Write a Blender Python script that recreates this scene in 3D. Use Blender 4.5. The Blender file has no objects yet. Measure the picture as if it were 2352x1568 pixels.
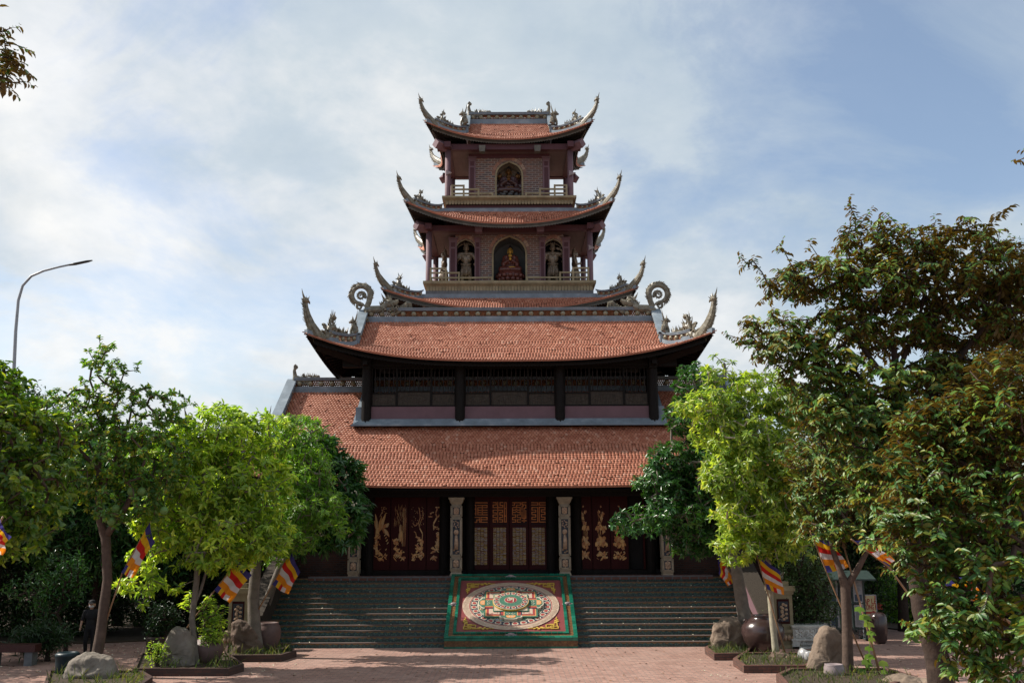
import bpy, math, random
import numpy as np
from math import sin, cos, pi, radians, sqrt, atan2, tan
from mathutils import Vector, Matrix

random.seed(7); rng = np.random.default_rng(7)
SC = bpy.context.scene
COL = SC.collection

# ------------------------------------------------------------------ camera
F = 2287.0; PW, PH = 2352.0, 1568.0            # focal length and picture size in reference pixels
HC = 3.8; TH = radians(11.0); ROLL = radians(-0.24); YAW = radians(-0.13)
cam_d = bpy.data.cameras.new("camera"); cam = bpy.data.objects.new("camera", cam_d); COL.objects.link(cam)
cam_d.sensor_width = 36.0; cam_d.lens = 36.0 * F / PW; cam_d.clip_end = 3000; cam_d.clip_start = 0.1
RM = Matrix.Rotation(YAW, 3, 'Z') @ Matrix.Rotation(pi / 2 + TH, 3, 'X') @ Matrix.Rotation(ROLL, 3, 'Z')
cam.matrix_world = Matrix.Translation((0, 0, HC)) @ RM.to_4x4()
SC.camera = cam

def ray(px, py):
    return RM @ Vector(((px - PW / 2) / F, -(py - PH / 2) / F, -1.0))
def at(px, py, Y):
    d = ray(px, py); k = Y / d.y
    return Vector((d.x * k, Y, HC + d.z * k))
def gnd(px, py, z=0.0):
    d = ray(px, py); k = (z - HC) / d.z
    return Vector((d.x * k, d.y * k, z))
def zat(py, Y, px=1172): return at(px, py, Y).z
def ppm(py, Y):                                   # metres per reference pixel at depth Y
    return (at(1300, py, Y).x - at(1200, py, Y).x) / 100.0

# ------------------------------------------------------------------ sun, sky, exposure
SUN_EL = radians(43); SUN_BACK = radians(11)      # sun from the left, a little behind the hall front
sd = Vector((-cos(SUN_EL) * cos(SUN_BACK), cos(SUN_EL) * sin(SUN_BACK), sin(SUN_EL)))
sun_d = bpy.data.lights.new("sun", 'SUN'); sun_d.energy = 4.8; sun_d.angle = radians(0.6); sun_d.color = (1.0, 0.93, 0.84)
sun = bpy.data.objects.new("sun", sun_d); COL.objects.link(sun)
sun.rotation_euler = sd.to_track_quat('Z', 'Y').to_euler()
sun.location = (0, 0, 60)
W = bpy.data.worlds.new("World"); SC.world = W; W.use_nodes = True
nt = W.node_tree; N = nt.nodes; L = nt.links; N.clear()
def wn(t, **k):
    n = N.new(t)
    for a, b in k.items(): setattr(n, a, b)
    return n
CLX, CLY = 1.2, 4.9
sky = wn('ShaderNodeTexSky', sky_type='NISHITA', sun_disc=False)
sky.sun_elevation = SUN_EL; sky.sun_rotation = atan2(sd.x, sd.y)
sky.air_density = 1.0; sky.dust_density = 1.6; sky.ozone_density = 0.8
bg = wn('ShaderNodeBackground'); bg.inputs[1].default_value = 0.11
L.new(sky.outputs[0], bg.inputs[0])
tc = wn('ShaderNodeTexCoord'); sep = wn('ShaderNodeSeparateXYZ'); L.new(tc.outputs['Generated'], sep.inputs[0])
def wmath(op, a, b=None, c=None):
    n = wn('ShaderNodeMath', operation=op)
    for i, v in enumerate((a, b, c)):
        if v is None: continue
        if isinstance(v, (int, float)): n.inputs[i].default_value = v
        else: L.new(v, n.inputs[i])
    return n.outputs[0]
zz = wmath('ADD', wmath('MAXIMUM', sep.outputs[2], 0.0), 0.42)
cx = wmath('DIVIDE', sep.outputs[0], zz); cy = wmath('DIVIDE', sep.outputs[1], zz)
cmb = wn('ShaderNodeCombineXYZ'); L.new(cx, cmb.inputs[0]); L.new(cy, cmb.inputs[1]); cmb.inputs[2].default_value = 3.17
def wnoise(scale, detail, rough, off, dist=0.0):
    m = wn('ShaderNodeMapping'); m.inputs['Location'].default_value = off; L.new(cmb.outputs[0], m.inputs[0])
    n = wn('ShaderNodeTexNoise'); n.inputs['Scale'].default_value = scale; n.inputs['Detail'].default_value = detail
    n.inputs['Roughness'].default_value = rough; n.inputs['Distortion'].default_value = dist
    L.new(m.outputs[0], n.inputs['Vector']); return n.outputs[0]
def wramp(src, stops):
    r = wn('ShaderNodeValToRGB'); L.new(src, r.inputs[0]); e = r.color_ramp.elements
    while len(e) < len(stops): e.new(0.5)
    for q, (p, c) in zip(e, stops):
        q.position = p; q.color = (c, c, c, 1) if isinstance(c, (int, float)) else (*c, 1)
    return r.outputs[0]
big = wnoise(0.85, 2, 0.5, (CLX, CLY, 0), 0.2); mid = wnoise(2.3, 10, 0.60, (4.1, 0.6, 0), 0.45)
cov = wmath('ADD', wmath('MULTIPLY', big, 0.60), wmath('MULTIPLY', mid, 0.46))
cover = wramp(cov, [(0.445, 0.15), (0.50, 0.50), (0.535, 0.88), (0.585, 1.0)])
shade = wmath('ADD', wmath('MULTIPLY', wnoise(1.5, 8, 0.58, (7.7, 2.2, 1.0), 0.35), 0.7), wmath('MULTIPLY', wnoise(5.0, 6, 0.6, (1.7, 5.2, 1.0), 0.2), 0.3))
ccol = wramp(shade, [(0.38, (0.42, 0.50, 0.57)), (0.47, (0.51, 0.575, 0.625)), (0.53, (0.64, 0.67, 0.69)), (0.62, (0.80, 0.80, 0.79))])
bgc = wn('ShaderNodeBackground'); L.new(ccol, bgc.inputs[0]); bgc.inputs[1].default_value = 0.80
mx = wn('ShaderNodeMixShader'); L.new(cover, mx.inputs[0]); L.new(bg.outputs[0], mx.inputs[1]); L.new(bgc.outputs[0], mx.inputs[2])
wo = wn('ShaderNodeOutputWorld'); L.new(mx.outputs[0], wo.inputs[0])
vs = SC.view_settings; vs.view_transform = 'Standard'; vs.look = 'None'; vs.exposure = 0.62; vs.gamma = 1.0
SC.cycles.max_bounces = 6; SC.cycles.transparent_max_bounces = 8

# ------------------------------------------------------------------ materials
class NT:
    def __init__(s, name):
        s.m = bpy.data.materials.new(name); s.m.use_nodes = True
        s.t = s.m.node_tree; s.t.nodes.clear()
        s.out = s.n('ShaderNodeOutputMaterial')
    def n(s, t, **k):
        x = s.t.nodes.new(t)
        for a, b in k.items(): setattr(x, a, b)
        return x
    def l(s, a, b): s.t.links.new(a, b)
    def mth(s, op, a, b=None):
        n = s.n('ShaderNodeMath', operation=op)
        for i, v in enumerate((a, b)):
            if v is None: continue
            if isinstance(v, (int, float)): n.inputs[i].default_value = v
            else: s.l(v, n.inputs[i])
        return n.outputs[0]
    def ramp(s, src, stops, interp='LINEAR'):
        r = s.n('ShaderNodeValToRGB'); s.l(src, r.inputs[0]); r.color_ramp.interpolation = interp
        e = r.color_ramp.elements
        while len(e) < len(stops): e.new(0.5)
        for q, (p, c) in zip(e, stops):
            q.position = p; q.color = (c, c, c, 1) if isinstance(c, (int, float)) else (*c, 1)
        return r.outputs[0]
    def mix(s, f, a, b, mode='MIX'):
        n = s.n('ShaderNodeMix', data_type='RGBA', blend_type=mode)
        for sock, v in ((n.inputs[0], f), (n.inputs[6], a), (n.inputs[7], b)):
            if isinstance(v, (int, float)): sock.default_value = v
            elif isinstance(v, tuple): sock.default_value = (*v, 1)
            else: s.l(v, sock)
        return n.outputs[2]
    def obj(s): 
        return s.n('ShaderNodeTexCoord').outputs['Object']
    def noise(s, scale, detail=5, rough=0.6, vec=None, dist=0.0):
        n = s.n('ShaderNodeTexNoise'); n.inputs['Scale'].default_value = scale; n.inputs['Detail'].default_value = detail
        n.inputs['Roughness'].default_value = rough; n.inputs['Distortion'].default_value = dist
        s.l(vec if vec is not None else s.obj(), n.inputs['Vector']); return n.outputs[0]
    def bsdf(s, col, rough=0.7, spec=0.3, metal=0.0, bump=None, bstr=0.3, bdist=0.02, coat=0.0):
        b = s.n('ShaderNodeBsdfPrincipled')
        for k, v in (('Base Color', col), ('Roughness', rough), ('Specular IOR Level', spec), ('Metallic', metal), ('Coat Weight', coat)):
            if isinstance(v, tuple): b.inputs[k].default_value = (*v, 1)
            elif isinstance(v, (int, float)): b.inputs[k].default_value = v
            else: s.l(v, b.inputs[k])
        if bump is not None:
            bp = s.n('ShaderNodeBump'); bp.inputs['Strength'].default_value = bstr; bp.inputs['Distance'].default_value = bdist
            s.l(bump, bp.inputs['Height']); s.l(bp.outputs[0], b.inputs['Normal'])
        return b
    def fin(s, sh): s.l(sh.outputs[0], s.out.inputs[0]); return s.m

def mulc(c, k): return tuple(min(1, x * k) for x in c)
def pmat(name, col, rough=0.7, var=0.25, scale=3.0, spec=0.3, metal=0.0, bstr=0.25, fscale=30, col2=None, coat=0.0):
    t = NT(name); nz = t.noise(scale, 6, 0.65)
    c = t.ramp(nz, [(0.3, mulc(col, 1 - var)), (0.55, col), (0.75, col2 or mulc(col, 1 + var))])
    f = t.noise(fscale, 5, 0.7)
    return t.fin(t.bsdf(c, rough, spec, metal, f, bstr, 0.02, coat))

def tile_mat():
    t = NT('roof_tile'); isl = t.n('ShaderNodeNewGeometry').outputs['Random Per Island']
    c = t.ramp(isl, [(0.0, (0.29, 0.088, 0.045)), (0.3, (0.36, 0.125, 0.066)), (0.7, (0.42, 0.16, 0.09)), (0.93, (0.46, 0.19, 0.115)), (1.0, (0.52, 0.27, 0.18))])
    n2 = t.noise(0.7, 5, 0.6); c = t.mix(t.ramp(n2, [(0.35, 0.0), (0.7, 0.35)]), c, (0.23, 0.07, 0.04))
    n3 = t.noise(16, 3, 0.6)
    c = t.mix(t.ramp(n3, [(0.60, 0.0), (0.8, 0.35)]), c, (0.10, 0.06, 0.05))
    return t.fin(t.bsdf(c, 0.55, 0.35, 0, n3, 0.3, 0.01))
def brick_mat(name, c1, c2, mortar, bw=0.24, bh=0.075, ms=0.012, horiz=False, rough=0.85, bstr=0.5, var=0.35, stain=None):
    t = NT(name); o = t.obj(); sp = t.n('ShaderNodeSeparateXYZ'); t.l(o, sp.inputs[0]); cb = t.n('ShaderNodeCombineXYZ')
    if horiz:
        t.l(sp.outputs[0], cb.inputs[0]); t.l(sp.outputs[1], cb.inputs[1])
    else:
        t.l(t.mth('ADD', sp.outputs[0], sp.outputs[1]), cb.inputs[0]); t.l(sp.outputs[2], cb.inputs[1])
    b = t.n('ShaderNodeTexBrick'); t.l(cb.outputs[0], b.inputs['Vector'])
    b.inputs['Scale'].default_value = 1.0; b.inputs['Brick Width'].default_value = bw; b.inputs['Row Height'].default_value = bh
    b.inputs['Mortar Size'].default_value = ms; b.inputs['Color1'].default_value = (*c1, 1); b.inputs['Color2'].default_value = (*c2, 1)
    b.inputs['Mortar'].default_value = (*mortar, 1); b.inputs['Mortar Smooth'].default_value = 0.2
    nz = t.noise(5.0, 6, 0.7); c = t.mix(t.ramp(nz, [(0.35, var), (0.6, 0.0)]), b.outputs['Color'], (0.03, 0.02, 0.018))
    n2 = t.noise(0.6, 4, 0.6); c = t.mix(t.ramp(n2, [(0.45, 0.0), (0.7, 0.35)]), c, stain or c2)
    h = t.mth('ADD', t.mth('MULTIPLY', b.outputs['Fac'], -1.0), t.mth('MULTIPLY', t.noise(40, 4, 0.7), 0.35))
    return t.fin(t.bsdf(c, rough, 0.2, 0, h, bstr, 0.012))
def leaf_mat(name, cols, back=None, gloss=0.38, trans=0.42, tcol=None):
    t = NT(name); g = t.n('ShaderNodeNewGeometry'); isl = g.outputs['Random Per Island']
    k = len(cols); c = t.ramp(isl, [(i / max(1, k - 1), x) for i, x in enumerate(cols)])
    nz = t.noise(0.9, 3, 0.5); c = t.mix(1.0, c, t.ramp(nz, [(0.34, (0.62, 0.70, 0.75)), (0.5, (1.0, 1.0, 1.0)), (0.66, (1.5, 1.35, 1.0))]), 'MULTIPLY')
    if back: c = t.mix(g.outputs['Backfacing'], c, back)
    b = t.bsdf(c, gloss, 0.45)
    tr = t.n('ShaderNodeBsdfTranslucent')
    tt = t.mix(1.0, c, tcol or (1.5, 1.55, 0.65), 'MULTIPLY'); t.l(tt, tr.inputs[0])
    m = t.n('ShaderNodeMixShader'); m.inputs[0].default_value = trans
    t.l(b.outputs[0], m.inputs[1]); t.l(tr.outputs[0], m.inputs[2])
    t.l(m.outputs[0], t.out.inputs[0]); return t.m
def riser_mat():
    t = NT('glazed_riser_tile'); v = t.n('ShaderNodeTexVoronoi', feature='F1'); v.inputs['Scale'].default_value = 17.0; t.l(t.obj(), v.inputs['Vector'])
    c = t.ramp(v.outputs['Distance'], [(0.0, (0.10, 0.18, 0.145)), (0.35, (0.022, 0.085, 0.075)), (0.7, (0.006, 0.028, 0.033))])
    n = t.noise(1.4, 5, 0.6); c = t.mix(t.ramp(n, [(0.4, 0.0), (0.7, 0.6)]), c, (0.055, 0.06, 0.04))
    return t.fin(t.bsdf(c, 0.3, 0.5, 0, v.outputs['Distance'], 0.5, 0.02))
def wood_mat(name, col, rough=0.6, var=0.5):
    t = NT(name); o = t.obj(); mp = t.n('ShaderNodeMapping'); mp.inputs['Scale'].default_value = (9, 9, 1.2); t.l(o, mp.inputs[0])
    nz = t.noise(3.0, 6, 0.7, mp.outputs[0]); c = t.ramp(nz, [(0.3, mulc(col, 1 - var)), (0.7, mulc(col, 1 + var))])
    return t.fin(t.bsdf(c, rough, 0.1, 0, nz, 0.4, 0.02))
def pearl_mat():
    t = NT('mother_of_pearl'); isl = t.n('ShaderNodeNewGeometry').outputs['Random Per Island']
    c = t.ramp(isl, [(0, (0.16, 0.06, 0.02)), (0.3, (0.40, 0.27, 0.07)), (0.6, (0.38, 0.33, 0.22)), (0.8, (0.30, 0.27, 0.30)), (1, (0.36, 0.16, 0.045))])
    return t.fin(t.bsdf(c, 0.5, 0.2))
def island_mat(name, cols, rough=0.5, spec=0.4):
    t = NT(name); isl = t.n('ShaderNodeNewGeometry').outputs['Random Per Island']
    c = t.ramp(isl, [((i + .5) / len(cols), x) for i, x in enumerate(cols)])
    return t.fin(t.bsdf(c, rough, spec, 0, t.noise(60, 4, .6), 0.3, 0.01))

M = {}
M['tile'] = tile_mat()
M['ridge'] = pmat('blue_grey_ridge_plaster', (0.185, 0.225, 0.26), 0.8, 0.3, 1.7, col2=(0.30, 0.33, 0.35), fscale=20)
M['lattice'] = pmat('pierced_brown_ceramic', (0.27, 0.115, 0.055), 0.5, 0.4, 8)
M['medal'] = pmat('pale_ceramic', (0.26, 0.23, 0.15), 0.35, 0.3, 6, spec=0.5)
M['orn'] = pmat('glazed_ornament', (0.16, 0.14, 0.095), 0.35, 0.65, 6.5, spec=0.45, col2=(0.29, 0.28, 0.23), fscale=25, bstr=0.5)
M['orn2'] = pmat('glazed_ornament_cream', (0.50, 0.43, 0.28), 0.3, 0.35, 6, spec=0.5)
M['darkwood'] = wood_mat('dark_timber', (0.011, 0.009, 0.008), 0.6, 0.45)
M['panelwood'] = wood_mat('weathered_panel_wood', (0.050, 0.041, 0.033), 0.7, 0.4)
M['fascia'] = pmat('carved_grey_fascia', (0.11, 0.105, 0.09), 0.8, 0.35, 3)
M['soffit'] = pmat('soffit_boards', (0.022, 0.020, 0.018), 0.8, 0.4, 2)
M['wine'] = pmat('wine_red_render', (0.075, 0.028, 0.034), 0.6, 0.15, 2)
M['mauve'] = pmat('mauve_render', (0.15, 0.088, 0.102), 0.65, 0.14, 1.5)
M['pinkband'] = pmat('pink_band_render', (0.15, 0.085, 0.097), 0.75, 0.14, 1.5)
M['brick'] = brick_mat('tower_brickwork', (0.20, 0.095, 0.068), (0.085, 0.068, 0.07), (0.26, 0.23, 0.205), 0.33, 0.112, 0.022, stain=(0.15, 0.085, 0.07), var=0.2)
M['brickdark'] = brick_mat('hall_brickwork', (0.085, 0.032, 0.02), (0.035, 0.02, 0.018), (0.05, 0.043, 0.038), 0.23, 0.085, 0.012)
M['sand'] = pmat('yellow_sandstone', (0.26, 0.215, 0.13), 0.75, 0.3, 2.5, col2=(0.33, 0.28, 0.18))
M['pale'] = pmat('carved_column_stone', (0.30, 0.25, 0.18), 0.6, 0.3, 5, bstr=0.6)
M['carve'] = pmat('carved_relief_stone', (0.40, 0.27, 0.18), 0.6, 0.4, 9, bstr=0.8)
M['charcoal'] = pmat('charcoal_ground', (0.035, 0.04, 0.05), 0.7, 0.3, 9)
M['plum'] = pmat('plum_edge', (0.17, 0.085, 0.09), 0.6, 0.2, 3)
M['doorred'] = pmat('lacquered_door', (0.034, 0.0045, 0.0045), 0.55, 0.2, 2, spec=0.12, bstr=0.1)
M['gold'] = island_mat('gilded_relief', [(0.30, 0.10, 0.025), (0.45, 0.20, 0.05), (0.55, 0.32, 0.10), (0.42, 0.27, 0.12), (0.36, 0.14, 0.03)], 0.4, 0.5)
M['orange'] = pmat('orange_lattice', (0.42, 0.13, 0.025), 0.5, 0.3, 4)
M['pearl'] = pearl_mat()
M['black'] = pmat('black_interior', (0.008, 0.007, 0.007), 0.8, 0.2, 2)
M['stone'] = pmat('grey_step_stone', (0.13, 0.135, 0.14), 0.8, 0.3, 3)
M['tread'] = pmat('pink_tread_stone', (0.095, 0.066, 0.056), 0.8, 0.3, 2)
M['riser'] = riser_mat()
M['goldtrim'] = pmat('ochre_scallop_trim', (0.21, 0.125, 0.05), 0.4, 0.35, 6)
def green_tile():
    t = NT('green_glazed_tile'); o = t.obj()
    isl = t.n('ShaderNodeNewGeometry').outputs['Random Per Island']
    c = t.ramp(isl, [(0, (0.005, 0.075, 0.045)), (0.5, (0.008, 0.115, 0.068)), (1, (0.015, 0.16, 0.10))])
    c = t.mix(t.ramp(t.noise(9, 4, .6), [(0.4, 0.), (0.75, 0.5)]), c, (0.01, 0.09, 0.06))
    return t.fin(t.bsdf(c, 0.22, 0.5, 0, t.noise(12, 3, .5), 0.15, 0.01))
M['green'] = green_tile()
M['brownglaze'] = pmat('brown_glazed_tile', (0.16, 0.075, 0.03), 0.3, 0.6, 14, col2=(0.30, 0.17, 0.06), bstr=0.7, fscale=22)
def mural_red():
    t = NT('fish_scale_red'); w = t.n('ShaderNodeTexWave', wave_type='RINGS', bands_direction='Z'); w.inputs['Scale'].default_value = 14
    w.inputs['Distortion'].default_value = 0.6; t.l(t.obj(), w.inputs['Vector'])
    c = t.ramp(w.outputs['Fac'], [(0.2, (0.165, 0.025, 0.028)), (0.8, (0.25, 0.065, 0.06))])
    return t.fin(t.bsdf(c, 0.45, 0.4, 0, w.outputs['Fac'], 0.4, 0.01))
M['mred'] = mural_red()
for k, c in dict(mcream=(0.47, 0.36, 0.27), mwhite=(0.52, 0.46, 0.35), mnavy=(0.035, 0.04, 0.06), mpetal=(0.30, 0.05, 0.045), mgreen=(0.055, 0.15, 0.10),
                 morange=(0.60, 0.27, 0.10), mblue=(0.16, 0.25, 0.38), mdkred=(0.26, 0.035, 0.04), myel=(0.50, 0.33, 0.06)).items():
    M[k] = pmat('mosaic_' + k[1:], c, 0.45, 0.18, 12, spec=0.4, fscale=50)
M['pave'] = brick_mat('brick_paving', (0.41, 0.24, 0.19), (0.28, 0.155, 0.122), (0.17, 0.15, 0.13), 0.30, 0.15, 0.014, True, 0.8, 0.5, 0.35, (0.36, 0.26, 0.22))
M['soil'] = pmat('dark_soil', (0.05, 0.035, 0.022), 0.95, 0.4, 6)
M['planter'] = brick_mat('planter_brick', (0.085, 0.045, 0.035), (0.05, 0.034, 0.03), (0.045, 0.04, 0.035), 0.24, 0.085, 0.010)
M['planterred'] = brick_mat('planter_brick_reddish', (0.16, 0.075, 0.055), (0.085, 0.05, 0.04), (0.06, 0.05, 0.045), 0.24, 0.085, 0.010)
M['rock'] = pmat('rock', (0.20, 0.15, 0.11), 0.85, 0.45, 1.6, fscale=14, bstr=0.9)
M['rockgrey'] = pmat('rock_grey', (0.20, 0.172, 0.14), 0.85, 0.35, 1.3, fscale=16, bstr=0.8)
M['rockdark'] = pmat('rock_dark', (0.14, 0.095, 0.07), 0.85, 0.55, 1.3, fscale=14, bstr=0.8)
M['jar'] = pmat('brown_glazed_jar', (0.045, 0.026, 0.024), 0.22, 0.3, 3, spec=0.6, bstr=0.1)
M['jardull'] = pmat('dull_clay_jar', (0.12, 0.075, 0.065), 0.5, 0.3, 3)
M['pot'] = pmat('pale_glazed_pot', (0.27, 0.22, 0.22), 0.35, 0.25, 3)
M['silver'] = pmat('silvery_glaze', (0.34, 0.34, 0.34), 0.28, 0.3, 4, spec=0.6)
M['bluegreen'] = pmat('blue_green_drum', (0.008, 0.022, 0.028), 0.4, 0.3, 3)
M['stonewhite'] = pmat('carved_white_stone', (0.55, 0.54, 0.50), 0.8, 0.3, 3, bstr=0.8)
M['bronze'] = pmat('antique_bronze', (0.20, 0.15, 0.10), 0.35, 0.5, 7, spec=0.6, metal=0.1, fscale=40, bstr=0.15, col2=(0.34, 0.28, 0.20))
M['robe'] = pmat('russet_robe', (0.115, 0.032, 0.022), 0.35, 0.4, 7, spec=0.5, bstr=0.2)
M['robedark'] = pmat('dark_russet_robe', (0.055, 0.023, 0.022), 0.35, 0.4, 7, spec=0.5, bstr=0.2)
M['goldskin'] = pmat('gilt_skin', (0.50, 0.29, 0.055), 0.3, 0.2, 8, metal=0.5, bstr=0.1)
M['goldskind'] = pmat('dark_gilt_skin', (0.13, 0.06, 0.015), 0.3, 0.3, 8, metal=0.5, bstr=0.1)
M['hair'] = pmat('dark_blue_hair', (0.015, 0.014, 0.02), 0.6, 0.3, 20)
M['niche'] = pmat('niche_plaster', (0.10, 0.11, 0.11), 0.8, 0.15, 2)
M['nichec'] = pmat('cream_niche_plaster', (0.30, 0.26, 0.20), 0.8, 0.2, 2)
M['bark'] = pmat('smooth_grey_bark', (0.15, 0.128, 0.105), 0.85, 0.35, 4, fscale=18, bstr=0.7)
M['barkb'] = pmat('brown_bark', (0.085, 0.058, 0.044), 0.9, 0.4, 5, fscale=16, bstr=0.9)
M['barkp'] = pmat('pale_bark', (0.33, 0.30, 0.22), 0.85, 0.3, 5, fscale=18, bstr=0.6)
M['barkd'] = pmat('dark_rough_bark', (0.042, 0.028, 0.021), 0.95, 0.5, 7, fscale=12, bstr=1.0)
M['bamboo'] = pmat('bamboo_pole', (0.24, 0.14, 0.075), 0.5, 0.25, 6)
M['metal'] = pmat('galvanised_grey', (0.28, 0.30, 0.32), 0.45, 0.15, 2, spec=0.5, bstr=0.05)
M['lampdark'] = pmat('dark_lamp_housing', (0.04, 0.045, 0.05), 0.4, 0.2, 3)
M['wire'] = pmat('white_tie', (0.55, 0.55, 0.53), 0.5, 0.1, 3)
M['skin'] = pmat('skin', (0.42, 0.25, 0.18), 0.5, 0.1, 8, bstr=0.05)
M['cloth'] = pmat('black_cloth', (0.012, 0.012, 0.014), 0.8, 0.2, 10)
M['mask'] = pmat('pale_face_mask', (0.45, 0.46, 0.47), 0.7, 0.1, 8)
M['boardwhite'] = pmat('board_paper', (0.30, 0.30, 0.30), 0.6, 0.12, 5, bstr=0.02)
M['boardframe'] = pmat('board_green_frame', (0.032, 0.05, 0.045), 0.5, 0.2, 5)
M['boardphoto'] = pmat('board_print', (0.035, 0.06, 0.09), 0.4, 0.5, 12)
M['boardtext'] = pmat('board_grey_print', (0.12, 0.12, 0.12), 0.6, 0.2, 20)
M['signcream'] = pmat('sign_cream', (0.50, 0.42, 0.22), 0.55, 0.12, 5, bstr=0.02)
M['signred'] = pmat('sign_red', (0.32, 0.025, 0.02), 0.5, 0.1, 5, bstr=0.02)
M['benchred'] = pmat('red_granite', (0.06, 0.02, 0.018), 0.35, 0.3, 20)
def cloth(name, c):
    t = NT(name); b = t.bsdf(c, 0.7, 0.2); tr = t.n('ShaderNodeBsdfTranslucent'); tr.inputs[0].default_value = (*c, 1)
    m = t.n('ShaderNodeMixShader'); m.inputs[0].default_value = 0.4; t.l(b.outputs[0], m.inputs[1]); t.l(tr.outputs[0], m.inputs[2]); t.l(m.outputs[0], t.out.inputs[0]); return t.m
FLAGC = [cloth('flag_blue', (0.05, 0.045, 0.20)), cloth('flag_yellow', (0.72, 0.42, 0.02)), cloth('flag_red', (0.55, 0.025, 0.02)), cloth('flag_white', (0.62, 0.58, 0.58)), cloth('flag_orange', (0.75, 0.25, 0.015))]
M['lf_lime'] = leaf_mat('lime_leaves', [(0.14, 0.25, 0.03), (0.23, 0.37, 0.045), (0.34, 0.46, 0.06), (0.48, 0.56, 0.09)], gloss=0.33, trans=0.5)
M['lf_lime2'] = leaf_mat('yellow_green_leaves', [(0.11, 0.20, 0.035), (0.18, 0.29, 0.045), (0.29, 0.39, 0.065), (0.44, 0.48, 0.11)], gloss=0.33, trans=0.5)
M['lf_pomelo'] = leaf_mat('pomelo_leaves', [(0.05, 0.13, 0.025), (0.075, 0.18, 0.03), (0.12, 0.24, 0.03), (0.09, 0.19, 0.035), (0.34, 0.32, 0.03)], gloss=0.3, trans=0.4)
M['lf_near'] = leaf_mat('broad_olive_leaves', [(0.04, 0.10, 0.018), (0.07, 0.15, 0.02), (0.12, 0.21, 0.022), (0.24, 0.30, 0.03)], gloss=0.35)
M['lf_frang'] = leaf_mat('frangipani_leaves', [(0.022, 0.075, 0.022), (0.035, 0.11, 0.03), (0.06, 0.15, 0.035)], gloss=0.28, trans=0.28)
M['lf_mid'] = leaf_mat('mid_green_leaves', [(0.085, 0.20, 0.03), (0.14, 0.29, 0.035), (0.22, 0.37, 0.05)], gloss=0.32)
M['lf_whorl'] = leaf_mat('dark_whorled_leaves', [(0.022, 0.08, 0.02), (0.035, 0.115, 0.028), (0.07, 0.17, 0.03)], gloss=0.28, trans=0.28)
M['lf_star'] = leaf_mat('star_apple_leaves', [(0.035, 0.11, 0.022), (0.06, 0.165, 0.028), (0.11, 0.21, 0.025), (0.22, 0.21, 0.025)], back=(0.10, 0.078, 0.02), gloss=0.42, trans=0.36, tcol=(1.4, 1.0, 0.35))
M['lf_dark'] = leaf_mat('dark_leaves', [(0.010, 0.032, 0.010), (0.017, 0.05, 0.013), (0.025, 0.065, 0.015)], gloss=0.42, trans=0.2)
M['lf_pale'] = leaf_mat('pale_small_leaves', [(0.03, 0.075, 0.02), (0.055, 0.11, 0.035), (0.11, 0.17, 0.06)], gloss=0.28, trans=0.25)
M['lf_grass'] = leaf_mat('grass_blades', [(0.045, 0.085, 0.018), (0.085, 0.125, 0.025), (0.17, 0.155, 0.06)], gloss=0.5)
M['petal'] = pmat('white_blossom', (0.62, 0.58, 0.42), 0.6, 0.1, 8, bstr=0.02)
M['pomelo'] = pmat('green_pomelo', (0.10, 0.19, 0.05), 0.45, 0.2, 14, bstr=0.3, fscale=60)
M['dryleaf'] = island_mat('fallen_leaf', [(0.16, 0.07, 0.03), (0.25, 0.13, 0.05), (0.10, 0.06, 0.03)], 0.8)

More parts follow.
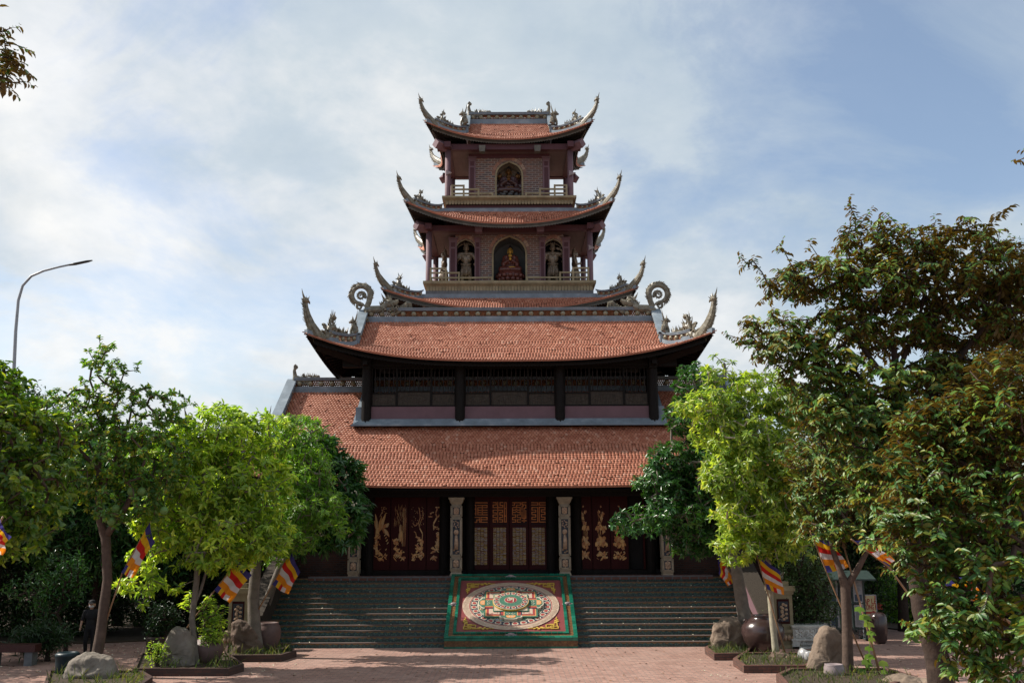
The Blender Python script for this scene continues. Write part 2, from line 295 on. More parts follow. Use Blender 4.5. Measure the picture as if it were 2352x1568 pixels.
# ------------------------------------------------------------------ mesh builder and object helpers
class MB:
    def __init__(s): s.v = []; s.f = []
    def add(s, vs, fs):
        o = len(s.v); s.v += [tuple(v) for v in vs]; s.f += [tuple(i + o for i in f) for f in fs]
    def box(s, x0, x1, y0, y1, z0, z1):
        s.add([(x0, y0, z0), (x1, y0, z0), (x1, y1, z0), (x0, y1, z0), (x0, y0, z1), (x1, y0, z1), (x1, y1, z1), (x0, y1, z1)],
              [(0, 3, 2, 1), (4, 5, 6, 7), (0, 1, 5, 4), (1, 2, 6, 5), (2, 3, 7, 6), (3, 0, 4, 7)])
    def cbox(s, c, d): s.box(c[0] - d[0] / 2, c[0] + d[0] / 2, c[1] - d[1] / 2, c[1] + d[1] / 2, c[2] - d[2] / 2, c[2] + d[2] / 2)
    def tube(s, pts, rads, n=8, flat=1.0, up=None, cap=True):
        pts = [Vector(p) for p in pts]; k = len(pts); rings = []
        if isinstance(rads, (int, float)): rads = [rads] * k
        prev = None
        for i in range(k):
            t = (pts[min(i + 1, k - 1)] - pts[max(i - 1, 0)])
            if t.length < 1e-9: t = Vector((0, 0, 1))
            t.normalize()
            if prev is None:
                a = Vector(up) if up else (Vector((0, 0, 1)) if abs(t.z) < 0.9 else Vector((1, 0, 0)))
            else: a = prev
            u = (a - t * a.dot(t))
            if u.length < 1e-6: u = t.orthogonal()
            u.normalize(); w = t.cross(u); prev = u
            rings.append([pts[i] + u * (rads[i] * cos(2 * pi * j / n)) + w * (rads[i] * flat * sin(2 * pi * j / n)) for j in range(n)])
        vs = [p for r in rings for p in r]; fs = []
        for i in range(k - 1):
            for j in range(n):
                fs.append((i * n + j, i * n + (j + 1) % n, (i + 1) * n + (j + 1) % n, (i + 1) * n + j))
        if cap: fs.append(tuple(range(n - 1, -1, -1))); fs.append(tuple((k - 1) * n + j for j in range(n)))
        s.add(vs, fs)
    def lathe(s, c, prof, n=16, sx=1.0, sy=1.0):
        vs = []; fs = []; k = len(prof)
        for r, z in prof:
            for j in range(n): vs.append((c[0] + r * sx * cos(2 * pi * j / n), c[1] + r * sy * sin(2 * pi * j / n), c[2] + z))
        for i in range(k - 1):
            for j in range(n): fs.append((i * n + j, i * n + (j + 1) % n, (i + 1) * n + (j + 1) % n, (i + 1) * n + j))
        fs.append(tuple(range(n - 1, -1, -1))); fs.append(tuple((k - 1) * n + j for j in range(n)))
        s.add(vs, fs)
    def ball(s, c, r, n=8, m=6):
        if isinstance(r, (int, float)): r = (r, r, r)
        vs = [(c[0], c[1], c[2] + r[2])]; fs = []
        for i in range(1, m):
            a = pi * i / m
            for j in range(n): vs.append((c[0] + r[0] * sin(a) * cos(2 * pi * j / n), c[1] + r[1] * sin(a) * sin(2 * pi * j / n), c[2] + r[2] * cos(a)))
        vs.append((c[0], c[1], c[2] - r[2])); e = len(vs) - 1
        for j in range(n): fs.append((0, 1 + j, 1 + (j + 1) % n)); fs.append((e, 1 + (m - 2) * n + (j + 1) % n, 1 + (m - 2) * n + j))
        for i in range(m - 2):
            for j in range(n): fs.append((1 + i * n + j, 1 + (i + 1) * n + j, 1 + (i + 1) * n + (j + 1) % n, 1 + i * n + (j + 1) % n))
        s.add(vs, fs)
    def prism(s, poly, fn, d):                    # poly in (a,b); fn(a,b,c)->xyz ; extruded from c=0 to c=d
        n = len(poly)
        ar = sum(poly[i][0] * poly[(i + 1) % n][1] - poly[(i + 1) % n][0] * poly[i][1] for i in range(n))
        if ar < 0: poly = poly[::-1]
        vs = [fn(a, b, 0) for a, b in poly] + [fn(a, b, d) for a, b in poly]
        fs = [tuple(range(n - 1, -1, -1)), tuple(range(n, 2 * n))] + [(i, (i + 1) % n, n + (i + 1) % n, n + i) for i in range(n)]
        s.add(vs, fs)
    def xf(s, fn): s.v = [tuple(fn(Vector(v))) for v in s.v]; return s
    def build(s, name, m, parent=None, smooth=False, loc=None):
        me = bpy.data.meshes.new(name); me.from_pydata(s.v, [], s.f); me.update()
        ms = m if isinstance(m, list) else [m]
        for x in ms: me.materials.append(M[x] if isinstance(x, str) else x)
        if smooth: me.polygons.foreach_set('use_smooth', [True] * len(me.polygons))
        o = bpy.data.objects.new(name, me); COL.objects.link(o)
        if parent: o.parent = parent
        if loc: o.location = loc
        return o

def npmesh(name, v, f, m, parent=None, smooth=False):
    """v (n,3) array, f (k,q) array of equal-sized faces"""
    me = bpy.data.meshes.new(name); k, q = f.shape
    me.vertices.add(len(v)); me.vertices.foreach_set('co', np.ascontiguousarray(v, dtype=np.float32).ravel())
    me.loops.add(k * q); me.loops.foreach_set('vertex_index', np.ascontiguousarray(f, dtype=np.int32).ravel())
    me.polygons.add(k); me.polygons.foreach_set('loop_start', np.arange(0, k * q, q, dtype=np.int32))
    try: me.polygons.foreach_set('loop_total', np.full(k, q, dtype=np.int32))
    except Exception: pass
    if smooth: me.polygons.foreach_set('use_smooth', np.ones(k, dtype=bool))
    me.update(calc_edges=True); me.validate()
    me.materials.append(M[m] if isinstance(m, str) else m)
    o = bpy.data.objects.new(name, me); COL.objects.link(o)
    if parent: o.parent = parent
    return o

def tag(o, label=None, cat=None, group=None, kind=None):
    if label: o['label'] = label
    if cat: o['category'] = cat
    if group: o['group'] = group
    if kind: o['kind'] = kind
    return o
def thing(name, label, cat, loc=(0, 0, 0), rz=0.0, group=None):
    o = bpy.data.objects.new(name, None); COL.objects.link(o); o.empty_display_size = 0.3
    o.location = loc; o.rotation_euler = (0, 0, rz); return tag(o, label, cat, group)
def arc(cx_, cz_, r, a0, a1, n=12): return [(cx_ + r * cos(a0 + (a1 - a0) * i / n), cz_ + r * sin(a0 + (a1 - a0) * i / n)) for i in range(n + 1)]
def blob(name, items, m, parent=None, voxel=0.03, smooth_it=3, loc=None, rz=0):
    mb = MB()
    for it in items:
        if it[0] == 's': mb.ball(it[1], it[2], 14, 10)
        elif it[0] == 'c': 
            p0, r0, p1, r1 = Vector(it[1]), it[2], Vector(it[3]), it[4]
            mb.tube([p0, (p0 + p1) / 2, p1], [r0, (r0 + r1) / 2, r1], 10); mb.ball(p0, r0, 10, 8); mb.ball(p1, r1, 10, 8)
    o = mb.build(name, m, parent, True)
    md = o.modifiers.new('remesh', 'REMESH'); md.mode = 'VOXEL'; md.voxel_size = voxel; md.use_smooth_shade = True
    if smooth_it:
        sm = o.modifiers.new('smooth', 'SMOOTH'); sm.factor = 0.5; sm.iterations = smooth_it
    if loc: o.location = loc
    if rz: o.rotation_euler = (0, 0, rz)
    return o
M['brickring'] = M['sand']
M['brickrow'] = brick_mat('kerb_bricks', (0.16, 0.07, 0.05), (0.12, 0.06, 0.05), (0.12, 0.13, 0.14), 0.34, 0.17, 0.03)
# ------------------------------------------------------------------ PAGODA : roofs
pagoda = thing('pagoda', 'tall brick and timber pagoda with five upturned red tiled roofs stacked up', 'pagoda', (0, 39.9, 0))
PO = pagoda
def P_(name, label=None):                       # an Empty part of the pagoda with its own pieces
    o = bpy.data.objects.new(name, None); COL.objects.link(o); o.parent = pagoda; o.empty_display_size = 0.2
    if label: o['label'] = label
    return o
OY = 39.9                                       # pagoda origin in Y: all of its parts are written in world metres and shifted by it
def sh(o):                                       # shift mesh vertices so that the parent offset cancels
    me = o.data; n = len(me.vertices); a = np.empty(n * 3, dtype=np.float32); me.vertices.foreach_get('co', a)
    a = a.reshape(-1, 3); a[:, 1] -= OY; me.vertices.foreach_set('co', a.ravel()); me.update(); return o
def pb(mb, name, m, parent=None, smooth=False): return sh(mb.build(name, m, parent or pagoda, smooth))

class Roof:
    def __init__(s, cy, ex, ey, gx, gy, tk, z0, z1, rise, q=2.4, fl=0.25, p=1.12):
        s.cy, s.ex, s.ey, s.gx, s.gy, s.tk, s.z0, s.z1, s.rise, s.q, s.fl, s.p = cy, ex, ey, gx, gy, tk, z0, z1, rise, q, fl, p
    def tt(s, t): return np.minimum(t / s.tk, 1.0)
    def hw(s, t): return s.ex + (s.gx - s.ex) * s.tt(t) + s.fl * (1 - s.tt(t)) ** 2
    def hd(s, t): return s.ey + (s.gy - s.ey) * t + s.fl * (1 - s.tt(t)) ** 2
    def zz(s, t, a):
        return s.z0 + (s.z1 - s.z0) * np.sign(t) * np.abs(t) ** s.p + s.rise * np.abs(a) ** s.q * (1 - s.tt(np.maximum(t, 0))) ** 1.7
    def pt(s, side, a, t, dz=0.0):
        """side F/B/L/R, a in -1..1 across, t from eave (0) to top (1)"""
        a = np.asarray(a, float); t = np.asarray(t, float)
        k = s.fl * (1 - s.tt(t)) ** 2
        z = s.zz(t, a) + dz
        if side in 'FB':
            x = a * s.hw(t); y = s.ey + (s.gy - s.ey) * t + k * np.abs(a) ** s.q
            y = s.cy - y if side == 'F' else s.cy + y
        else:
            xx = s.ex + (s.gx - s.ex) * s.tt(t) + k * np.abs(a) ** s.q
            x = -xx if side == 'L' else xx; y = s.cy + a * s.hd(t)
        return np.stack(np.broadcast_arrays(x, y, z), -1)

def tiles(rf, side, nrow, tw, tmax=1.0):
    V = []; Fq = []; base = 0
    dt = tmax / nrow
    for i in range(nrow):
        t0 = i * dt; t1 = min(t0 + dt * 1.25, tmax)
        half = float(rf.hw(np.array(t0)) if side in 'FB' else rf.hd(np.array(t0)))
        halft = float(rf.hw(np.array(t1)) if side in 'FB' else rf.hd(np.array(t1)))
        n = int(2 * half / tw) + 1
        u = (np.arange(n + 1) - n / 2.0 + (0.5 if i % 2 else 0.0)) * tw
        u = u[np.abs(u) < half + tw * 0.3]
        jit = rng.normal(0, 0.0035, len(u)); jt = rng.normal(0, 0.003, len(u))
        def P(uu, tq, lift):
            hh = float(rf.hw(np.array(max(tq, 0.0))) if side in 'FB' else rf.hd(np.array(max(tq, 0.0))))
            a = np.clip(uu / hh, -1, 1)
            p = rf.pt(side, a, np.full(len(uu), tq), 0.0); p[:, 2] += lift; return p
        w = tw * 0.455
        lo = 0.052 + jit + np.where(rng.random(len(u)) < .02, .03, 0) + 0.0035 * np.sin(u * 1.3 + i * 1.7) * np.sin(i * 2.3 + u * .4); tb = t0 - 0.12 * dt
        m = 0.022
        tl = P(u - w, t1, 0.0); tmid = P(u, t1, m); tr = P(u + w, t1, 0.0)
        bl = P(u - w, t0 + 0.16 * dt, lo); bm = P(u, tb - 0.36 * dt, lo + m); br = P(u + w, t0 + 0.16 * dt, lo)
        dl = bl - [0, 0, 0.03]; dm = bm - [0, 0, 0.035]; dr = br - [0, 0, 0.03]
        k = len(u); V.append(np.stack([tl, tmid, tr, bl, bm, br, dl, dm, dr], 1).reshape(-1, 3))
        o = base + np.arange(k)[:, None] * 9
        qd = [(3, 4, 1, 0), (4, 5, 2, 1), (6, 7, 4, 3), (7, 8, 5, 4)]
        if side in 'BL': qd = [q[::-1] for q in qd]
        for q in qd: Fq.append(o + np.array(q))
        base += k * 9
    return np.concatenate(V), np.concatenate(Fq)

def sheet(rf, side, dz, n=40, m=14, tmax=1.0, tmin=0.0):
    a = np.linspace(-1, 1, n + 1); t = np.linspace(tmin, tmax, m + 1); A, T = np.meshgrid(a, t)
    v = rf.pt(side, A.ravel(), T.ravel(), dz); f = []
    for i in range(m):
        for j in range(n):
            q = (i * (n + 1) + j, i * (n + 1) + j + 1, (i + 1) * (n + 1) + j + 1, (i + 1) * (n + 1) + j); f.append(q)
    return v, np.array(f)

def sweep(mb, pts, w, z0, z1, jog=None):
    """upright wall of width w along a 3-D line, from z0 to z1 above it"""
    pts = [Vector(p) for p in pts]; vs = []; fs = []
    for i, p in enumerate(pts):
        t = pts[min(i + 1, len(pts) - 1)] - pts[max(i - 1, 0)]; t.z = 0
        if t.length < 1e-6: t = Vector((1, 0, 0))
        t.normalize(); s_ = Vector((-t.y, t.x, 0)) * (w / 2)
        a0 = z0 if not callable(z0) else z0(i); a1 = z1 if not callable(z1) else z1(i)
        vs += [p - s_ + Vector((0, 0, a0)), p + s_ + Vector((0, 0, a0)), p + s_ + Vector((0, 0, a1)), p - s_ + Vector((0, 0, a1))]
    for i in range(len(pts) - 1):
        for j in range(4): fs.append((i * 4 + j, i * 4 + (j + 1) % 4, (i + 1) * 4 + (j + 1) % 4, (i + 1) * 4 + j))
    k = (len(pts) - 1) * 4; fs += [(3, 2, 1, 0), (k, k + 1, k + 2, k + 3)]
    mb.add(vs, fs)

def ridge_run(name, pts, h, parent, med=0.42, w=0.2, capw=None, nomed=False):
    """plaster ridge with a pierced ceramic band and a heavier cap"""
    base = MB(); sweep(base, pts, w * 1.35, -0.12, h * 0.30); cp = capw or w * 1.3
    sweep(base, pts, cp, h * 0.80, h); sweep(base, pts, cp * 1.18, h * 0.93, h * 1.02)
    o = pb(base, name, 'ridge', parent)
    # posts + lattice strips
    lat = MB(); P3 = [Vector(p) for p in pts]; seg = [(P3[i + 1] - P3[i]).length for i in range(len(P3) - 1)]; tot = sum(seg)
    def along(d):
        for i, sl in enumerate(seg):
            if d <= sl or i == len(seg) - 1: 
                return P3[i].lerp(P3[i + 1], min(1, d / max(sl, 1e-6))), (P3[i + 1] - P3[i]).normalized()
            d -= sl
    st = h * 0.22; d = 0.0
    while d < tot:
        p, t = along(d); p2, _ = along(min(d + st, tot)); zb = Vector((0, 0, h * 0.30)); zt = Vector((0, 0, h * 0.80))
        r = h * 0.045
        lat.tube([p + zb, p2 + zt], r, 4, cap=False); lat.tube([p + zt, p2 + zb], r, 4, cap=False)
        d += st * 0.62
    n = max(1, round(tot / med)); 
    md = MB()
    for i in range(n):
        p, t = along(tot * (i + 0.5) / n); side = Vector((-t.y, t.x, 0)).normalized()
        c = p + Vector((0, 0, h * 0.55)); r = h * 0.2
        md.tube([c - side * (w * 0.62), c - side * (w * 0.45), c + side * (w * 0.45), c + side * (w * 0.62)], [r * 0.55, r, r, r * 0.55], 8)
        md.tube([c - side * (w * 0.75), c + side * (w * 0.75)], [r * 0.35, r * 0.35], 6)
    pb(lat, 'pierced_band', 'lattice', parent)
    pb(md, 'medallion_row', 'medal', parent, True)
    return o

# ---- ornaments are drawn in a vertical plane (a = along, b = up) with thickness, then placed
def spike(mb, p, d, ln, r, n=4, bend=0.3):
    d = Vector(d).normalized(); q = Vector(p); up = Vector((0, 0, 1))
    mb.tube([q, q + d * ln * 0.5, q + d * ln * 0.8 + up * ln * bend * 0.4, q + d * ln + up * ln * bend], [r, r * 0.75, r * 0.4, r * 0.08], n)
def scroll(mb, c, r, n=16, turns=1.4, th=0.03, sgn=1, a0=0.0, fl=1.0):
    pts = []; rr = []
    for i in range(n + 1):
        k = i / n; a = a0 + sgn * k * turns * 2 * pi; q = r * (1 - k * 0.85)
        pts.append((c[0] + q * cos(a), c[1], c[2] + q * sin(a))); rr.append(th * (1 - 0.5 * k))
    mb.tube(pts, rr, 6, fl)
def horn_finial(s=1.0, lean=1.0):
    """upturned phoenix-neck corner horn; origin at the hip corner, a (x) outward"""
    mb = MB(); le = lambda a, b: a + (lean - .35) * .48 * (1 - math.exp(-2.3 * max(0, b)))
    pts = [(le(a, b), 0, b) for a, b in ((-0.62, -0.06), (-0.34, 0.10), (-0.12, 0.34), (0.03, 0.62), (0.10, 0.90), (0.12, 1.08))]
    rr = [0.16, 0.17, 0.135, 0.10, 0.072, 0.06]
    rr = [q * 1.6 for q in rr]; mb.tube(pts, rr, 10, 0.55)
    for i in range(22):
        k = i / 21.0 * 4.6 + 0.3; j = int(k); fr = k - j; p = Vector(pts[j]).lerp(Vector(pts[j + 1]), fr); r = rr[j] * (1 - fr) + rr[j + 1] * fr
        t = (Vector(pts[j + 1]) - Vector(pts[j])).normalized(); out = Vector((t.z, 0, -t.x))
        spike(mb, p + out * r * 0.85, out + Vector((0, random.uniform(-.4, .4), 0.25)), 0.085 + random.uniform(0, .04), 0.022)
        if i % 2: spike(mb, p - out * r * 0.75, -out * 0.4 + t, 0.07, 0.018)
        for sy in (-1, 1): spike(mb, p + Vector((0, sy * r * 0.5, 0)) + out * r * 0.4, out + t * .6 + Vector((0, sy * .6, 0)), 0.06, 0.016)
    hx, hz = le(0.15, 1.16), 1.16
    mb.ball((hx - 0.03, 0, hz), (0.15, 0.11, 0.12)); mb.tube([(hx - 0.06, 0, hz), (hx - 0.20, 0, hz - 0.03), (hx - 0.24, 0, hz - 0.10)], [0.07, 0.045, 0.02], 6)
    spike(mb, (hx, 0, hz + 0.05), (0.6, 0, 1), 0.30, 0.045, 5, 0.35)
    for i in range(14):
        a = random.uniform(-0.4, pi + 0.7); spike(mb, (hx - 0.04 + 0.08 * cos(a), random.uniform(-.05, .05), hz + 0.08 * sin(a)), (cos(a), random.uniform(-.5, .5), sin(a)), random.uniform(0.07, 0.14), 0.022)
    # inner curl
    mb.tube([(-0.50, 0, 0.02), (-0.70, 0, 0.14), (-0.80, 0, 0.32), (-0.78, 0, 0.46), (-0.70, 0, 0.51)], [0.11, 0.09, 0.07, 0.055, 0.045], 8, 0.7)
    mb.tube([(-0.2, 0, -.1), (-.6, 0, -.02), (-1.0, 0, .04), (-1.35, 0, .02)], [.2, .19, .15, .06], 8, .6)
    scroll(mb, (-0.72, 0, 0.50), 0.095, 14, 1.3, 0.055, 1, 0.4)
    # acanthus scroll along the ridge
    for i in range(9):
        k = i / 8; a = -0.35 - 0.95 * k
        scroll(mb, (a, 0.05 * (-1) ** i, 0.12 + 0.14 * sin(k * pi) - 0.03), 0.15, 10, 0.9, 0.048, -1, 1.2 + i, 1.4)
    # little rearing dragon
    mb.tube([(-1.30, 0, 0.12), (-1.18, 0, 0.25), (-1.02, 0, 0.22), (-0.92, 0, 0.38), (-0.98, 0, 0.56), (-1.09, 0, 0.62)], [0.07, 0.105, 0.11, 0.10, 0.085, 0.07], 8)
    mb.ball((-1.14, 0, 0.62), (0.13, 0.085, 0.09))
    for i in range(22):
        a = random.uniform(0, pi); c = random.choice([(-1.0, .45), (-1.10, .62), (-1.15, .3), (-.95, .55)])
        spike(mb, (c[0] + .04 * cos(a), random.uniform(-.04, .04), c[1] + .04 * sin(a)), (cos(a) + .1, random.uniform(-.4, .4), sin(a)), random.uniform(.12, .26), 0.036)
    for i in range(9):
        spike(mb, (-1.34 - 0.06 * i, 0, 0.10 - 0.005 * i), (-0.5 + 0.12 * (i % 3), random.uniform(-.3, .3), 0.9), 0.13 + .07 * (i % 2), 0.045)
    mb.tube([(-1.3, 0, .08), (-1.6, 0, .08), (-1.85, 0, .13)], [.04, .035, .01], 6)
    return mb.xf(lambda v: v * s)
def big_tail_dragon(s=1.0):
    """ridge-end dragon: head looks inward (+x), spined tail curls into a wheel"""
    mb = MB()
    R = 0.47; C = (-0.28, 1.02); pts = []; rr = []
    pts += [(0.35, 0, 0.15), (0.12, 0, 0.22), (0.05, 0, 0.42), (0.14, 0, 0.66)]; rr += [0.20, 0.20, 0.16, 0.145]
    for i in range(19):
        a = radians(-22 + i * 292 / 18.0); q = R * (1 - 0.0022 * i); pts.append((C[0] + q * cos(a), 0, C[1] + q * sin(a))); rr.append(0.15 - 0.003 * i)
    mb.tube(pts, rr, 10, 0.75)
    for i in range(30):
        a = radians(-32 + i * 262 / 29.0); g_ = random.uniform(.13, .24); spike(mb, (C[0] + (R + .09) * cos(a), random.uniform(-.03, .03), C[1] + (R + .09) * sin(a)), (cos(a + .95), random.uniform(-.2, .2), sin(a + .95)), g_, 0.055, 5, 0.0)
    scroll(mb, (C[0] - 0.0, 0, C[1] - 0.05), 0.24, 22, 1.7, 0.075, 1, -0.6)
    for i in range(10):
        a = i / 10 * 2 * pi; spike(mb, (C[0] + .16 * cos(a), 0, C[1] - .05 + .16 * sin(a)), (cos(a + .5), 0, sin(a + .5)), 0.12, 0.03)
    scroll(mb, (-0.34, 0, 0.40), 0.20, 16, 1.4, 0.08, 1, 0.2)
    # body and foreleg
    mb.tube([(-0.1, 0, 0.12), (0.3, 0, 0.22), (0.75, 0, 0.25), (1.05, 0, 0.32)], [0.17, 0.23, 0.21, 0.19], 10, 0.8)
    mb.tube([(0.05, -0.12, 0.2), (0.0, -0.2, -0.1), (0.12, -0.22, -0.32)], [0.11, 0.08, 0.06], 8)
    for i in range(4): spike(mb, (0.12, -0.22, -0.33), (0.8 - .45 * i, -.3, -.4), 0.14, 0.035, 5, -.2)
    # head
    mb.ball((1.15, 0, 0.40), (0.26, 0.17, 0.18)); mb.tube([(1.25, 0, 0.42), (1.5, 0, 0.44), (1.66, 0, 0.52)], [0.13, 0.105, 0.06], 8, 0.9)
    mb.tube([(1.2, 0, 0.30), (1.42, 0, 0.22), (1.58, 0, 0.24)], [0.10, 0.07, 0.04], 8, 0.9)
    mb.ball((1.2, -0.15, 0.48), (0.055, 0.04, 0.045)); mb.ball((1.2, 0.15, 0.48), (0.055, 0.04, 0.045))
    for sy in (-1, 1): spike(mb, (1.0, sy * .08, 0.52), (-0.6, sy * .2, 1), 0.42, 0.05, 6, 0.3)
    for i in range(22): 
        k = i / 21; spike(mb, (0.75 + 0.62 * k, random.uniform(-.08, .08), 0.46 + .08 * sin(k * pi)), (-0.5 + random.uniform(-.3, .3), random.uniform(-.4, .4), 1), random.uniform(.1, .2), 0.035)
    for i in range(12):
        scroll(mb, (0.55 + 0.1 * i, -0.14, 0.10 + 0.08 * (i % 3)), 0.09, 10, 1.0, 0.035, -1, i)
    # flame tongue
    for i in range(9):
        k = i / 8; scroll(mb, (1.62 + 0.62 * k, 0.03 * (-1) ** i, 0.14 + 0.20 * sin(k * 2.4)), 0.13 - .03 * k, 12, 0.8, 0.045, -1, 1.4 - k, 1.3)
    mb.tube([(1.5, 0, 0.05), (1.8, 0, 0.2), (2.1, 0, 0.42), (2.3, 0, 0.40), (2.34, 0, 0.28)], [0.09, .10, .09, .06, .03], 8, .8)
    return mb.xf(lambda v: Vector((v.x, v.y * (1.25 if v.x > .75 else 1), (v.z if v.x < .75 else .12 + (v.z - .12) * (1 + .45 * min(1, (v.x - .75) / .3))))) * s)
def curl_head(s=1.0):
    """ridge-end scroll with a crooked neck, facing inward (+x)"""
    mb = MB()
    mb.tube([(0.05, 0, -0.05), (0.02, 0, 0.25), (-0.02, 0, 0.48), (0.02, 0, 0.66), (0.12, 0, 0.70)], [0.15, 0.10, 0.075, 0.075, 0.06], 9, 0.7)
    scroll(mb, (0.06, 0, 0.66), 0.10, 14, 1.3, 0.055, 1, 1.6)
    mb.tube([(0.05, 0, 0.15), (0.35, 0, 0.05), (0.65, 0, 0.05), (0.95, 0, 0.12), (1.08, 0, 0.18)], [0.13, 0.14, 0.12, 0.09, 0.07], 8, 0.8)
    mb.ball((1.08, 0, 0.20), (0.11, 0.08, 0.08)); scroll(mb, (0.42, 0, 0.26), 0.07, 12, 1.2, 0.03, 1, 1.2)
    for i in range(22):
        k = i / 21; spike(mb, (0.35 + 0.72 * k, random.uniform(-.05, .05), 0.14 + .05 * sin(k * 3)), (-0.3 + random.uniform(-.3, .3), random.uniform(-.3, .3), 1), random.uniform(.09, .19), 0.028)
    for i in range(11):
        k = i / 10; scroll(mb, (0.08 + 0.62 * k, -0.05, 0.06 - 0.22 * k * (1 if i % 2 else .4)), 0.12 - .03 * k, 10, 1.0, 0.038, -1, i * 1.1, 1.2)
    return mb.xf(lambda v: v * s)
def lion(s=1.0):
    mb = MB()
    mb.tube([(0.12, 0, 0.10), (0.08, 0, 0.32), (0.0, 0, 0.50)], [0.15, 0.14, 0.11], 9, 0.8); mb.ball((-0.03, 0, 0.60), (0.13, 0.11, 0.12))
    mb.tube([(-0.1, 0, .58), (-0.2, 0, .55)], [.07, .045], 7)
    for sy in (-1, 1):
        mb.tube([(-0.02, sy * .08, 0.36), (-0.10, sy * .09, 0.15), (-0.10, sy * .09, 0.0)], [0.06, 0.045, 0.05], 7); mb.tube([(0.15, sy * .1, 0.12), (0.02, sy * .12, 0.03)], [0.08, 0.05], 7)
        spike(mb, (-.02, sy * .08, .68), (0, sy * .3, 1), .14, .03)
    spike(mb, (0.06, 0, .55), (.3, 0, 1), .45, .05, 5, .4)
    for i in range(26):
        a = random.uniform(-1, 2.2); spike(mb, (0.03 + .08 * cos(a), random.uniform(-.1, .1), .35 + random.uniform(-.15, .3)), (cos(a) * .9, random.uniform(-.6, .6), sin(a)), random.uniform(.08, .15), .026)
    return mb.xf(lambda v: v * s)

def place(mb, pos, ang, name, m, parent):        # local x axis turned to heading ang
    c, s_ = cos(ang), sin(ang)
    mb.xf(lambda v: Vector((pos[0] + v.x * c - v.y * s_, pos[1] + v.x * s_ + v.y * c, pos[2] + v.z)))
    return pb(mb, name, m, parent, False)

def fascia(rf, sides, drop, inset, thick, parent, m, tooth=0.14, top=-0.03):
    mb = MB()
    for sd_ in sides:
        hwid = float(rf.hw(0.0) if sd_ in 'FB' else rf.hd(0.0)); n = max(20, int(2 * hwid / tooth)); n += n % 2
        a = np.linspace(-1, 1, 2 * n + 1); up = rf.pt(sd_, a * (1 - inset / hwid), np.full(len(a), 0.035), top)
        # outward inset
        dn = up.copy(); dn[:, 2] -= drop; dn[::2, 2] -= tooth * 0.33
        nrm = {'F': (0, 1, 0), 'B': (0, -1, 0), 'L': (1, 0, 0), 'R': (-1, 0, 0)}[sd_]; off = np.array(nrm) * thick
        vs = list(up) + list(dn) + list(up + off) + list(dn + off); k = len(a); fs = []
        for i in range(k - 1):
            fs += [(i, i + 1, k + i + 1, k + i), (2 * k + i, 3 * k + i, 3 * k + i + 1, 2 * k + i + 1), (k + i, k + i + 1, 3 * k + i + 1, 3 * k + i), (i, 2 * k + i, 2 * k + i + 1, i + 1)]
        mb.add(vs, fs)
    return pb(mb, 'eave_board', m, parent)

